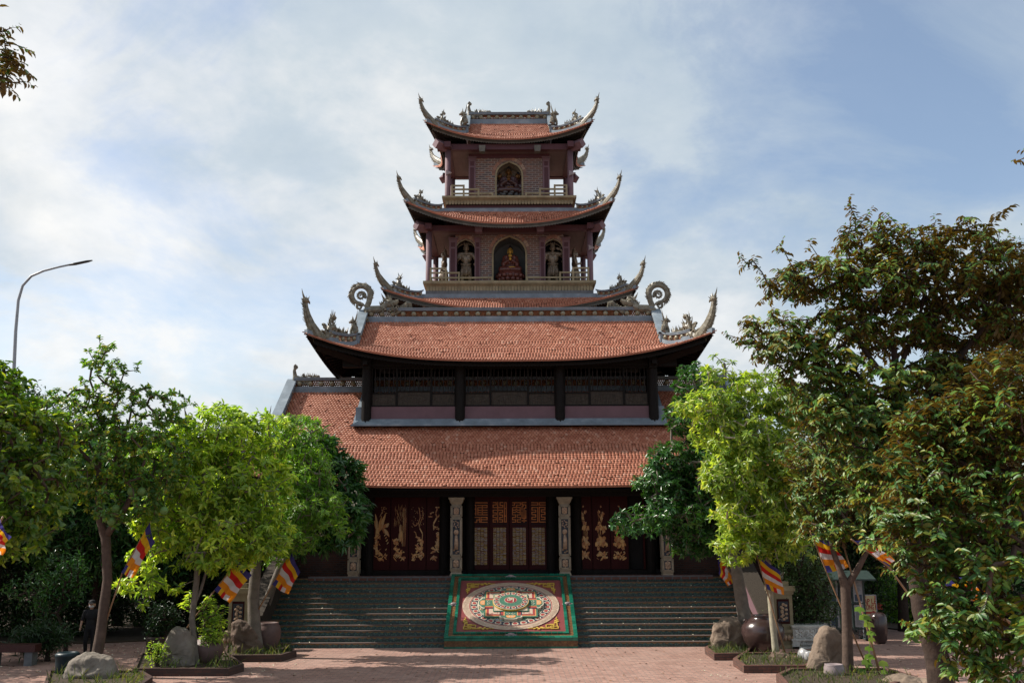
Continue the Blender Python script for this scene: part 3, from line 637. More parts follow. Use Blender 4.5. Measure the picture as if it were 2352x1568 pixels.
def make_roof(name, label, rf, rows, tw, fin_s, sides='FLRB', fasc='fascia', sof='soffit', hip_h=0.36, gable=False, hip_t=(0.98, 0.16), fdrop=0.2, rows_side=None, lean=1.35):
    root = P_('roof', label)
    first = None; VV = []; FF = []; b = 0
    for sd_ in sides:
        tm = 1.0 if (sd_ in 'FB') else rf.tk
        v, f = tiles(rf, sd_, rows if sd_ in 'FB' else max(3, int(rows * rf.tk + .5)), tw, tm); VV.append(v); FF.append(f + b); b += len(v)
    o = npmesh('roof_tiles', np.concatenate(VV), np.concatenate(FF), 'tile', root); sh(o)
    VV = []; FF = []; b = 0
    for sd_ in 'FBLR':
        tm = 1.0 if (sd_ in 'FB') else rf.tk
        for dz, flip in ((-0.012, 0), (-0.13, 1)):
            v, f = sheet(rf, sd_, dz, 48, 12, tm, 0.0)
            VV.append(v); FF.append(f + b); b += len(v)
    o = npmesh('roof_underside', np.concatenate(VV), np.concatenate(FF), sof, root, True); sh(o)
    # tile edge strip under the lowest row
    edge = MB()
    for sd_ in 'FBLR':
        a = np.linspace(-1, 1, 61); u = rf.pt(sd_, a, np.full(61, 0.0), 0.03); d = rf.pt(sd_, a, np.full(61, 0.0), -0.05); vs = list(u) + list(d)
        edge.add(vs, [(i, i + 1, 61 + i + 1, 61 + i) for i in range(60)])
    pb(edge, 'tile_edge', 'tile', root)
    fascia(rf, 'FBLR', fdrop, 0.12, 0.04, root, fasc)
    # rafters seen from below
    rb = MB()
    for sd_ in 'FLR':
        hwid = float(rf.hw(0.0) if sd_ in 'FB' else rf.hd(0.0)); n = int(2 * hwid / 0.34)
        for i in range(n + 1):
            a = -1 + 2 * i / n; lim = rf.tk if sd_ in 'LR' else 1.0
            ps = [rf.pt(sd_, a, t, -0.17) for t in np.linspace(0.07, min(lim, 0.9), 6)]
            rb.tube([Vector(p) for p in ps], 0.04, 4, cap=False)
    for sx in (-1, 1):
        for sd_ in 'FB':
            ps = [rf.pt(sd_, sx, t, -0.24) for t in np.linspace(0.06, min(rf.tk, 0.9), 9)]
            rb.tube([Vector(p) for p in ps], [0.06 + 0.05 * (i % 2) for i in range(9)], 6)
    pb(rb, 'rafters', sof, root)
    # hip ridges with corner finials
    for sd_ in 'FB':
        for sx in (-1, 1):
            ts = np.linspace(rf.tk * hip_t[0], rf.tk * hip_t[1], 9)
            pts = [Vector(rf.pt(sd_, sx, t, 0.05)) for t in ts]
            ridge_run('hip_ridge', pts, hip_h, root, 0.34, 0.16)
            ts2 = np.linspace(rf.tk * hip_t[1] * 1.5, 0.0, 7); low = MB()
            sweep(low, [Vector(rf.pt(sd_, sx, t, 0.04)) for t in ts2], 0.2, -0.08, lambda i: hip_h * (0.55 - 0.05 * i)); pb(low, 'corner_ridge', 'ridge', root)
            c = Vector(rf.pt(sd_, sx, 0.02, 0.10)); c2 = Vector(rf.pt(sd_, sx, rf.tk * .4, 0.1)); ang = atan2(c.y - c2.y, c.x - c2.x)
            sl = atan2(c.z - c2.z, (c - c2).to_2d().length) * 0.0
            mb = horn_finial(fin_s, lean)
            # follow the curve of the hip: lift each vertex by the hip height under it
            run = max(0.2, (c.to_2d() - Vector(rf.pt(sd_, sx, rf.tk, 0)).to_2d().to_3d().to_2d()).length)
            def follow(v, rf=rf, sd_=sd_, sx=sx, run=run, c=c):
                k = max(0.0, min(1.0, -v.x / run)); base = float(rf.pt(sd_, sx, 0.02 + k * rf.tk * .98, 0.10)[2]) - c.z
                if v.x < -0.9 * fin_s: base += hip_h * 0.75 * min(1, (-v.x - 0.9 * fin_s) / 0.15)
                return Vector((v.x, v.y, v.z + base))
            mb.xf(follow); place(mb, c, ang, 'corner_finial', 'orn', root)
    return root

CY = 51.0; RY = 46.0
def hwid(pxl, pxr, py, Y): return (at(pxr, py, Y).x - at(pxl, py, Y).x) / 2
# top roof (gabled)
r5 = Roof(CY, hwid(975, 1357, 277, CY - 3.1) - .62, 2.5, 2.28, 0.0, 0.42, zat(319, CY - 2.5), zat(283, CY), 0.78, 2.3, 0.62)
r5.rise = zat(278, CY - 3.1) - r5.z0 - .02
top = make_roof('top', 'topmost gabled roof with a short ridge', r5, 21, 0.125, 0.87, gable=True)
r4 = Roof(CY, hwid(929, 1408, 461, CY - 3.95) - .58, 3.35, 3.42, 2.05, 1.0, zat(512, CY - 3.35), zat(484, CY - 2.05), 0.9, 2.3, 0.58)
r4.rise = zat(461, CY - 3.93) - r4.z0
make_roof('r4', 'second roof from the top, skirting under the upper balcony', r4, 11, 0.125, 0.87)
r3 = Roof(CY, hwid(876, 1460, 662, CY - 4.5) - .6, 3.90, 4.35, 2.55, 1.0, zat(709, CY - 3.9), zat(683, CY - 2.55), 0.95, 2.3, 0.6)
r3.rise = zat(662, CY - 4.5) - r3.z0
make_roof('r3', 'middle skirt roof under the lower balcony', r3, 11, 0.125, 0.90)
r2 = Roof(RY, hwid(703, 1640, 765, RY - 4.4) - .6, 3.8, hwid(817, 1512, 783, RY - 1.5), 0.0, 0.45, zat(827, RY - 3.8), zat(736, RY), 1.0, 3.0, 0.6)
r2.rise = zat(763, RY - 4.4) - r2.z0
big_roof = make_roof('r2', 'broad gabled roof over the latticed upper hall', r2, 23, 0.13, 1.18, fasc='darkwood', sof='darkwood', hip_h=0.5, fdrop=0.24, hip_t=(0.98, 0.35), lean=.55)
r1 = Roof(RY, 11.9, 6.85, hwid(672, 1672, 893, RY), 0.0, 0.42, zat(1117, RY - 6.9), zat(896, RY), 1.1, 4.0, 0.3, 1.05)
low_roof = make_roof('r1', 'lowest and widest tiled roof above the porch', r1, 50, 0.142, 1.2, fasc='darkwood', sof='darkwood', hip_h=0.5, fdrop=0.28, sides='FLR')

def gable_end(rf, root, h, dragon, drag_s, hmed):
    """ridge, rakes and gable walls of a gabled roof"""
    top_ = rf.z1; g = rf.gx
    ridge_run('main_ridge', [Vector((-g + .1, rf.cy, top_)), Vector((g - .1, rf.cy, top_))] if True else None, h, root, hmed, 0.26)
    for sx in (-1, 1):
        wall = MB(); k = np.linspace(rf.tk, 1, 6)
        ys = [float(rf.pt('F', 1, t, 0)[1]) for t in k]; zs = [float(rf.pt('F', 1, t, 0)[2]) for t in k]
        x = sx * (g - 0.35); poly = [(y, z - .05) for y, z in zip(ys, zs)] + [(2 * rf.cy - y, z - .05) for y, z in list(zip(ys, zs))[::-1][1:]]
        wall.prism(poly, lambda a, b, c, x=x: (x + c, a, b), 0.12 * sx); pb(wall, 'gable_wall', 'ridge', root)
        for sd_ in 'FB':
            pts = [Vector((sx * (g + 0.02), float(rf.pt(sd_, 1, t, 0)[1]), float(rf.pt(sd_, 1, t, 0)[2]))) for t in np.linspace(1.0, rf.tk * 0.97, 6)]
            rk = MB(); sweep(rk, pts, 0.3, -0.1, h * 0.72); sweep(rk, pts, 0.42, h * 0.72, h * 0.95); sweep(rk, pts, .48, h * .8, h * .88); pb(rk, 'rake', 'ridge', root)
            md = MB()
            for q in np.linspace(0.15, 0.85, 4): 
                p = pts[0].lerp(pts[-1], q); md.ball((p.x - sx * .16, p.y, p.z + h * .45), (.05, h * .16, h * .16))
                md.ball((p.x + sx * .16, p.y, p.z + h * .45), (.05, h * .16, h * .16))
            pb(md, 'rake_medallions', 'medal', root, True)
            p = pts[-1]; l_ = lion(1.05 * drag_s)
            place(l_, (p.x + sx * 0.12, p.y + (-.1 if sd_ == 'F' else .1), p.z + h * 0.80), 0 if sx < 0 else pi, 'guardian_lion', 'orn', root)
        mb = dragon(drag_s); place(mb, (sx * (g - 0.1), rf.cy - 0.05, top_ + h * (0.55 if dragon is big_tail_dragon else 0.78)), 0 if sx < 0 else pi, 'ridge_dragon', 'orn', root)
gable_end(r5, top, 0.55, curl_head, 1.02, 0.42)
gable_end(r2, big_roof, 0.58, big_tail_dragon, 0.92, 0.5)
gable_end(r1, low_roof, 0.60, curl_head, 1.0, 0.5)
# ------------------------------------------------------------------ PAGODA : tower storeys
def arch_pts(w, h, pointed=True, n=14):          # niche outline: half width w, springing so that the top is at h
    r = w; zs = h - r * (1.08 if pointed else 1.0); out = [(-w, 0.0), (-w, zs)]
    for i in range(1, n):
        a = pi - pi * i / n; z = r * sin(a)
        if pointed: z += 0.10 * r * max(0, 1 - abs(cos(a)) / 0.35) ** 2
        out.append((w * cos(a), zs + z))
    out += [(w, zs), (w, 0.0)]
    return out
def wall_with_niches(y, x0, x1, z0, z1, niches, m, th, parent, name='brick_wall'):
    """front wall plane at y facing the camera with arched openings [(cx, halfw, h)]"""
    mb = MB(); edges = [x0]
    for c, w, h in niches: edges += [c - w, c + w]
    edges.append(x1)
    for i in range(0, len(edges), 2): mb.box(edges[i], edges[i + 1], y, y + th, z0, z1)
    for c, w, h in niches:
        ap = arch_pts(w, h); top = [p for p in ap if p[1] > 0.0]
        n = len(top); vs = []; fs = []
        for a, b in top: vs += [(c + a, y, z0 + b), (c + a, y, z1), (c + a, y + th, z0 + b), (c + a, y + th, z1)]
        for i in range(n - 1):
            o, q = i * 4, (i + 1) * 4; fs += [(o, q, q + 1, o + 1), (o + 2, o + 3, q + 3, q + 2), (o, o + 2, q + 2, q)]
        mb.add(vs, fs)
    return pb(mb, name, m, parent)
def niche(cx, w, h, y, z0, depth, parent, m='niche', frame='sand', side=False, ft=0.09):
    root = parent
    mb = MB(); ap = arch_pts(w, h)
    vs = [(cx + a, y + .02, z0 + b) for a, b in ap] + [(cx + a, y + depth, z0 + b) for a, b in ap]; n = len(ap)
    mb.add(vs, [(i, n + i, n + i + 1, i + 1) for i in range(n - 1)] + [tuple(range(n, 2 * n))]); mb.box(cx - w, cx + w, y, y + depth, z0 - .02, z0 + .01)
    o = pb(mb, 'niche', m, root)
    fr = MB(); ap2 = arch_pts(w + ft, h + ft)
    vs = []
    for (a, b), (c, d) in zip(ap, ap2): vs += [(cx + a, y - 0.04, z0 + b), (cx + c, y - 0.04, z0 + d), (cx + a, y + 0.10, z0 + b), (cx + c, y + .003, z0 + d)]
    fs = []
    for i in range(n - 1):
        o1, q = i * 4, (i + 1) * 4; fs += [(o1, o1 + 1, q + 1, q), (o1, q, q + 2, o1 + 2), (o1 + 1, o1 + 3, q + 3, q + 1)]
    fr.add(vs, fs); pb(fr, 'arch_frame', frame, root)
    # voussoir ring of bricks
    vb = MB(); r1_, r2_ = w + ft + .015, w + ft + .17; zs = z0 + h - w * 1.08
    for i in range(18):
        a0 = pi * (i + .06) / 18; a1 = pi * (i + .94) / 18; k = 1.10
        ps = [(r1_ * cos(a0), r1_ * k * sin(a0)), (r2_ * cos(a0), r2_ * k * sin(a0)), (r2_ * cos(a1), r2_ * k * sin(a1)), (r1_ * cos(a1), r1_ * k * sin(a1))]
        vb.prism(ps, lambda a, b, c, cx=cx, zs=zs, y=y: (cx + a, y - c, zs + b), 0.02)
    pb(vb, 'brick_arch', 'vouss', root)
M['vouss'] = island_mat('arch_bricks', [(0.22, 0.12, 0.09), (0.30, 0.17, 0.12), (0.16, 0.10, 0.09), (0.33, 0.24, 0.18)], 0.85, 0.2)

def balcony(y0, hw_, hd_, ztop, zbot, label):
    root = P_('balcony', label); d = ztop - zbot
    sl = MB(); sl.box(-hw_, hw_, CY - hd_, CY + hd_, ztop - d * .26, ztop); sl.box(-hw_ + .06, hw_ - .06, CY - hd_ + .06, CY + hd_ - .06, ztop - d * .36, ztop - d * .26)
    sl.box(-hw_ + .14, hw_ - .14, CY - hd_ + .14, CY + hd_ - .14, ztop - d * .46, ztop - d * .36); pb(sl, 'slab', 'sand', root)
    fr = MB(); w = 0.155; n = int(2 * (hw_ - .16) / w)
    for i in range(n):
        x = -hw_ + .16 + (i + .5) * (2 * (hw_ - .16) / n); yf = CY - hd_ + .17
        poly = [(x - w * .46, ztop - d * .46), (x + w * .46, ztop - d * .46), (x + w * .46, zbot + .07)] + [(x + w * .46 * cos(a), zbot + .07 - .07 * sin(a)) for a in (pi * .25, pi * .5, pi * .75)] + [(x - w * .46, zbot + .07)]
        fr.prism(poly, lambda a, b, c: (a, yf + c, b), 0.06)
    n = int(2 * (hd_ - .16) / w)
    for sx in (-1, 1):
        for i in range(n):
            yy = CY - hd_ + .16 + (i + .5) * (2 * (hd_ - .16) / n)
            fr.box(min(sx * (hw_ - .23), sx * (hw_ - .17)), max(sx * (hw_ - .23), sx * (hw_ - .17)), yy - w * .46, yy + w * .46, zbot + .03, ztop - d * .46)
    pb(fr, 'scalloped_fringe', 'sand', root)
    return root
def railing(root, xo, xm, xi, xn, y, z, h, sgn, t=0.075):
    """stepped railing: full height between xo and xm, lower to xi, lowest to xn (x grows toward centre)"""
    mb = MB()
    def bar(a, b, zc): mb.box(min(a, b) * 1, max(a, b), y, y + .09, zc - t / 2, zc + t / 2)
    def post(x, zt): mb.box(x - t * .62, x + t * .62, y - .012, y + .102, z, z + zt)
    l1, l2, l3 = h * .27, h * .63, h
    bar(xo, xn, z + l1 - .0); bar(xo, xi, z + l2); bar(xo, xm, z + l3 - t / 2)
    post(xo, l3); post(xm, l3); post(xi, l2 + t / 2); post(xn, l1 + t / 2)
    pb(mb, 'railing', 'sand', root)
def side_rail(root, x, y0, y1, z, h, t=0.075):
    mb = MB()
    for k in (.27, .63, 1.0): mb.box(x - .045, x + .045, y0, y1, z + h * k - t, z + h * k)
    for y in (y0, (y0 + y1) / 2, y1): mb.box(x - .055, x + .055, y - .05, y + .05, z, z + h)
    pb(mb, 'side_railing', 'sand', root)

def storey(zd, ztop, colx, cold, corex, cored, deck_hw, deck_hd, zfr, niches, label, col_py, beam_h, pil, lowz):
    """columns, beams, ceiling, brick core of one open tower storey"""
    yc = CY - cold
    root = P_('gallery', label)
    cols = []
    for sx in (-1, 1):
        for sy in (-1, 1):
            mb = MB(); n = 18
            mb.lathe((sx * colx, CY + sy * cold, 0), [(0.155, zd), (0.16, zd + .1), (0.148, zd + .15), (0.148, ztop)], n)
            pb(mb, 'column', 'mauve', pagoda, True)
    bm = MB(); e = 0.75
    for sy in (-1, 1):
        y = CY + sy * cold; bm.box(-colx - .55, colx + .55, y - .16, y + .16, ztop, ztop + beam_h)
    for sx in (-1, 1): bm.box(min(sx * (colx - .16), sx * (colx + .16)), max(sx * (colx - .16), sx * (colx + .16)), CY - cold - .55, CY - cold - .163, ztop + .003, ztop + beam_h - .003); bm.box(sx * colx - .16, sx * colx + .16, CY - cold + .163, CY + cold - .163, ztop + .003, ztop + beam_h - .003)
    pb(bm, 'beams', 'wine', root)
    # corner beam ends pointing outward along the hips
    for sx in (-1, 1):
        for sy in (-1, 1):
            cb_ = MB(); p0 = Vector((sx * (colx - .1), CY + sy * (cold - .1), ztop + beam_h * .55)); p1 = Vector((sx * (colx + .62), CY + sy * (cold + .55), ztop + beam_h * .62))
            cb_.tube([p0, p1], [.27, .27], 4, 1.0); pb(cb_, 'corner_beam_end', 'mauve', root)
    ce = MB(); ce.box(-colx + .165, colx - .165, CY - cold + .165, CY + cold - .165, ztop + .06, ztop + .16); pb(ce, 'ceiling', 'mauvel', root)
    return root
M['baluster'] = wood_mat('dark_baluster_wood', (0.028, 0.023, 0.022))
M['mauvel'] = pmat('pale_soffit_render', (0.13, 0.09, 0.09), 0.7, 0.12, 2)

# third storey (top)
z3 = zat(449, CY - 2.45); z3t = zat(346, CY - 2.08)
b3 = balcony(None, hwid(1013, 1322, 455, CY - 2.45), 2.45, z3, zat(467.5, CY - 2.4), 'upper balcony with stepped railings')
storey(z3, z3t, 3.17, 2.08, 2.1, 1.4, 0, 0, 0, None, 'uppermost open gallery', 0, zat(333, CY - 2.1) - z3t, None, 0)
RZ3 = r4.z1
nk = MB(); nk.box(-3.25, 3.25, CY - 2.12, CY + 2.12, RZ3 - .5, zat(467, CY - 2.4)); pb(nk, 'wine_band', 'wine')
fl_ = MB(); fl_.box(-3.42, 3.42, CY - 2.2, CY + 2.2, RZ3 - .35, RZ3 + .10); pb(fl_, 'roof_flashing', 'ridge')
fy = CY - 1.42; cxw = 2.12
wz0 = z3; wz1 = z3t + .06
nw = hwid(1140, 1197, 420, fy); nh = zat(374, fy) - wz0
core = wall_with_niches(fy, -cxw + .36, cxw - .36, wz0, wz1 - .22, [(0, nw, nh)], 'brick', .3, None)
cb3 = MB(); cb3.box(-cxw + .0, cxw - .0, fy + .95, CY + 1.42, wz0, wz1); cb3.box(-cxw, -nw - .25, fy + .3, fy + .95, wz0, wz1); cb3.box(nw + .25, cxw, fy + .3, fy + .95, wz0, wz1); cb3.box(-nw - .25, nw + .25, fy + .3, fy + .95, wz0 + nh + .3, wz1)
pb(cb3, 'core', 'brick')
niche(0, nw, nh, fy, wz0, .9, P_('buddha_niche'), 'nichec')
def pilaster(x0, x1, y, z0, z1, name='pilaster'):
    mb = MB(); mb.box(x0, x1, y - .06, y + .3, z0, z1 - .22); mb.box(x0 - .05, x1 + .05, y - .10, y + .3, z1 - .22, z1 - .16); mb.box(x0 - .03, x1 + .03, y - .08, y + .3, z1 - .30, z1 - .25)
    o = pb(mb, name, 'mauve'); pn = MB(); w = (x1 - x0); pn.box(x0 + w * .22, x1 - w * .22, y - .068, y - .06, z0 + .2, z1 - .75); pn.box(x0 + w * .22, x1 - w * .22, y - .068, y - .06, z1 - .66, z1 - .42); pb(pn, 'pilaster_panel', 'wine', o).location = (0, 0, 0)
    o.children[0].data.update()
    # child mesh is written in the same space as its parent
    me = o.children[0].data
    return o
for sx in (-1, 1): pilaster(min(sx * cxw, sx * (cxw - .36)), max(sx * cxw, sx * (cxw - .36)), fy, wz0, wz1)
lb = MB(); lb.box(-cxw, cxw, fy - .05, fy + .29, wz1 - .22, wz1 - .003); pb(lb, 'lintel', 'wine')
h3 = zat(424, CY - 2.3) - z3
for sx in (-1, 1):
    yy = CY - 2.3; X = lambda p: at(p, 440, yy).x if sx < 0 else -at(p, 440, yy).x
    railing(b3, X(1038), X(1065), X(1099), X(1131), yy, z3, h3, sx)
    side_rail(b3, sx * (3.17), CY - 1.9, CY + 1.9, z3, h3)
for sx in (-1, 1):
    bk = MB(); x = at(1171 + sx * 63.5, 340, CY - 2.4).x; bk.prism([(x - .14, 0), (x + .14, 0), (x + .17, .33), (x - .17, .33)], lambda a, b, c: (a, CY - 2.55 + c, zat(348, CY - 2.5) + b), .35); pb(bk, 'beam_end_block', 'fascia')

# second storey
z2 = zat(644, CY - 2.75); z2t = zat(532, CY - 2.35)
b2 = balcony(None, hwid(970, 1368, 650, CY - 2.75), 2.75, z2, zat(667, CY - 2.7), 'lower balcony with stepped railings')
storey(z2, z2t, 4.08, 2.35, 3.1, 1.6, 0, 0, 0, None, 'lower open gallery', 0, zat(519, CY - 2.35) - z2t, None, 0)
nk = MB(); nk.box(-4.2, 4.2, CY - 2.6, CY + 2.6, r3.z1 - .6, zat(666, CY - 2.7)); pb(nk, 'grey_band', 'stone')
fl_ = MB(); fl_.box(-4.36, 4.36, CY - 2.7, CY + 2.7, r3.z1 - .4, r3.z1 + .16); pb(fl_, 'roof_flashing', 'ridge')
fy2 = CY - 1.62; X2 = lambda p, y=fy2: at(p, 590, y).x + .03
nw2 = hwid(1133, 1206, 600, fy2); nh2 = zat(545, fy2) - z2
sw = hwid(1048, 1090, 600, fy2); sc_ = hwid(1069, 1271, 600, fy2); shh = zat(551, fy2) - z2
cx2 = hwid(1030.5, 1307.5, 600, fy2); w2t = z2t + .06
wall_with_niches(fy2, -cx2 + .3, cx2 - .3, z2, w2t, [(-sc_, sw, shh), (0, nw2, nh2), (sc_, sw, shh)], 'brick', .3, None)
cb2 = MB(); cb2.box(-cx2, cx2, fy2 + 1.25, CY + 1.6, z2, w2t)
for a, b in ((-cx2, -sc_ - sw - .2), (-sc_ + sw + .2, -nw2 - .2), (nw2 + .2, sc_ - sw - .2), (sc_ + sw + .2, cx2)): cb2.box(a, b, fy2 + .3, fy2 + 1.25, z2, w2t)
cb2.box(-cx2 + .3, cx2 - .3, fy2 + .3, fy2 + 1.25, z2 + nh2 + .25, w2t - .01)
pb(cb2, 'core', 'brick')
nn = P_('buddha_niche'); niche(0, nw2, nh2, fy2, z2, 1.1, nn)
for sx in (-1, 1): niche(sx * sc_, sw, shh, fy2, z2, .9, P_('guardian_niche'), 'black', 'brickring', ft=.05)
for a, b in ((1030.5, 1048), (1089, 1102), (1238, 1251), (1291, 1307.5)):
    pilaster(X2(a), X2(b), fy2, z2, w2t)
h2 = zat(614, CY - 2.6) - z2
for sx in (-1, 1):
    yy = CY - 2.6; X = lambda p: at(p, 640, yy).x if sx < 0 else -at(p, 640, yy).x
    railing(b2, X(989), X(1024), X(1054), X(1090 + 40), yy, z2, h2, sx)
    side_rail(b2, sx * 4.1, CY - 2.2, CY + 2.2, z2, h2)
for sx in (-1, 1):
    bk = MB(); x = at(1170.5 + sx * 71, 530, CY - 2.7).x; bk.prism([(x - .17, 0), (x + .17, 0), (x + .22, .5), (x - .22, .5)], lambda a, b, c: (a, CY - 2.85 + c, zat(534, CY - 2.7) + b), .4); pb(bk, 'beam_end_block', 'mauve')
# loudspeakers clamped on columns
for sx, cxx, cd, zz_ in ((-1, 3.17, 2.08, zat(400 , CY - 2.2) + .05), (1, 3.17, 2.08, zat(400, CY - 2.2)), (1, 4.08, 2.35, zat(570, CY - 2.5))):
    mb = MB(); x = sx * cxx + .05; mb.prism([(x - .13, zz_ + .14), (x - .13, zz_ - .14), (x + .16, zz_)], lambda a, b, c, cd=cd: (a, CY - cd - .26 + c, b), .12); pb(mb, 'loudspeaker', 'pot')

# ------------------------------------------------------------------ PAGODA : upper hall (latticed storey)
YM = RY - 2.85                                    # wall plane of the upper hall
zb = zat(962, YM); zc_ = zat(826, YM)
um = P_('upper_hall', 'dark latticed timber storey')
hwm = hwid(829, 1508, 940, YM)
cX = [at(p, 900, YM).x for p in (839.5, 1053, 1282, 1497.5)]
cX[0] = -(cX[3] - cX[0]) / 2; cX[3] = -cX[0]; cX[1] = -(cX[2] - cX[1]) / 2; cX[2] = -cX[1]
for x in cX:
    for yy in (YM, 2 * RY - YM):
        mb = MB(); mb.lathe((x, yy, 0), [(.215, zb - .15), (.215, zb + 1.2), (.205, zc_ + .1)], 20); mb.box(x - .2, x + .2, yy - .35, yy + .2, zc_ - .32, zc_ + .05); mb.box(x - .17, x + .17, yy - .28, yy + .2, zc_ - .42, zc_ - .32)
        pb(mb, 'timber_column', 'darkwood')
zp = zat(933, YM + .08)
pk = MB()
for i in range(3): pk.box(cX[i] + .2, cX[i + 1] - .2, YM + .05, YM + .25, zb - .3, zp)
pb(pk, 'pink_band_wall', 'pinkband')
bk = MB(); bk.box(-hwm, hwm, 2 * RY - YM - .25, 2 * RY - YM - .05, zb - .3, zp); bk.box(-hwm, hwm, 2 * RY - YM - .25, 2 * RY - YM - .05, zb + 1.6, zc_ + .3)
for sx in (-1, 1):
    bk.box(min(sx * hwm, sx * (hwm - .12)), max(sx * hwm, sx * (hwm - .12)), YM + .25, 2 * RY - YM - .25, zb - .3, zc_ + .3)
bk.box(-hwm, hwm, YM + .3, 2 * RY - YM - .3, zb - .35, zb - .3)
pb(bk, 'rear_and_side_walls', 'darkwood')
ub = MB(); ub.box(-hwm - .9, hwm + .9, YM - .1, YM + .22, zat(842, YM), zc_ + .12)
for x in cX: ub.box(x - .1, x + .1, YM - .7, YM - .35, zc_ - .3, zc_ - .14)
for sx in (-1, 1): ub.tube([(sx * (hwm - .2), YM, zc_ - .1), (sx * (hwm + 1.9), YM - 1.0, zc_ + .45)], [.26, .2], 4)
pb(ub, 'head_beams', 'darkwood')
for i in range(3):
    x0, x1 = cX[i] + .2, cX[i + 1] - .2; W_ = x1 - x0; fr = MB(); pn = MB(); bl = MB(); y = YM + .06
    zt = zat(846, y); zl = zat(926 - (2 if i == 2 else 0), y)
    zw = zat(904, y)
    cuts = [0, .30, .71, 1.0] if i != 1 else [0, .285, .70, 1.0]
    fr.box(x0, x1, y + .003, y + .09, zt, zt + .12); fr.box(x0, x1, y + .003, y + .09, zp, zp + .07)
    for c in cuts: 
        xc = x0 + W_ * c; fr.box(xc - .045, xc + .045, y - .01, y + .1, zp, zt + .1)
    for j in range(3):
        a, b = x0 + W_ * cuts[j] + .05, x0 + W_ * cuts[j + 1] - .05; zw_ = zw + (.09 if j == 1 else 0)
        fr.box(a - .01, b + .01, y, y + .095, zw_, zw_ + .06)
        pn.box(a, b, y + .04, y + .08, zp + .07, zw_)
        cx_, cz_, ww, hh = (a + b) / 2, (zp + .07 + zw_) / 2, (b - a) * .38, (zw_ - zp - .07) * .30
        for k in range(16):
            a0, a1 = 2 * pi * k / 16, 2 * pi * (k + 1) / 16; rr_ = lambda q: (1 + .12 * cos(4 * q))
            pn.tube([(cx_ + ww * cos(a0) * rr_(a0), y + .038, cz_ + hh * sin(a0)), (cx_ + ww * cos(a1) * rr_(a1), y + .038, cz_ + hh * sin(a1))], .012, 4)
            pn.ball((cx_ + random.uniform(-.6, .6) * ww, y + .04, cz_ + random.uniform(-.5, .5) * hh), (.06, .012, .035), 6, 4)
        nb = max(3, round((b - a) / .2))
        for k in range(nb):
            xb = a + (b - a) * (k + .5) / nb; H_ = zt - zw_
            bl.lathe((xb, y + .05, zw_ + .05), [(.028, 0), (.012, H_ * .1), (.026, H_ * .2), (.02, H_ * .35), (.032, H_ * .5), (.02, H_ * .65), (.026, H_ * .8), (.012, H_ * .9), (.026, H_)], 6)
    f = pb(fr, 'lattice_window', 'darkwood'); 
    pb(pn, 'carved_panels', 'panelwood', um); pb(bl, 'balusters', 'baluster', um)
fl_ = MB(); zf = float(zb)
yq = YM - .42
for k in range(6):
    w_ = .42 - .07 * k; fl_.box(-hwm - w_ * 1.0, hwm + w_, YM - w_, YM + .02, zf - .32 + .0, zf - .28 + k * .055 + .02)
fl_.box(-hwm - .28, -hwm - .003, YM + .0, RY + 2, zf - .3, zf + .55); fl_.box(hwm + .003, hwm + .28, YM + .0, RY + 2, zf - .3, zf + .55)
for sx in (-1, 1):
    xa, xb = sorted((sx * (hwm + .0), sx * (hwm + .36)))
    fl_.prism([(YM - .3, zf - .3), (YM + .5, zf - .3), (YM + 2.6, zf + 1.3), (YM + 2.6, zf + 1.7), (YM + .1, zf + .05)], lambda a, b, c, xa=xa: (xa + c, a, b), xb - xa)
pb(fl_, 'roof_flashing', 'ridge')

# ------------------------------------------------------------------ PAGODA : ground floor
ZP = 13 * .1685                                   # porch level
YD = 41.0                                         # door plane
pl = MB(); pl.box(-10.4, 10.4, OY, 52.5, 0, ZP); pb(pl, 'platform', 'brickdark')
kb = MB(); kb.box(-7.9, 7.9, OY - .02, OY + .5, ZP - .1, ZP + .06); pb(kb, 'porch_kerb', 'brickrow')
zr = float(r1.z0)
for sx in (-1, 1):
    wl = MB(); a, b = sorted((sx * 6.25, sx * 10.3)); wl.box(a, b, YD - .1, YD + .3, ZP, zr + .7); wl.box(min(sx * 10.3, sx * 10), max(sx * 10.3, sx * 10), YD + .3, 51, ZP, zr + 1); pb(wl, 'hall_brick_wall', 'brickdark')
rw = MB(); rw.box(-10.3, 10.3, 51, 51.3, 0, zr + 2); pb(rw, 'rear_wall', 'brickdark')
hd_ = MB(); hd_.box(-9.9, 9.9, YD + .02, YD + .32, zat(1141, YD), zr + .85); hd_.box(-10.3, 10.3, OY + .05, OY + .35, zr - .35, zr + .15)
pb(hd_, 'head_beams', 'darkwood')
ci = MB(); ci.box(-9.9, 9.9, YD + .33, 50.9, zr + .7, zr + .8); pb(ci, 'hall_ceiling', 'black')
sill = MB()
zs_ = zat(1308, YD - .05)
sill.box(-6.25, 6.25, YD - .15, YD + .2, ZP + .02, zs_); pb(sill, 'door_sill', 'darkwood')
for i, x in enumerate((-2.13, 2.13)):
    pass
colX = hwid(1045, 1293.5, 1240, OY + .25); colX2 = hwid(812, 1527.5, 1240, OY + .25)
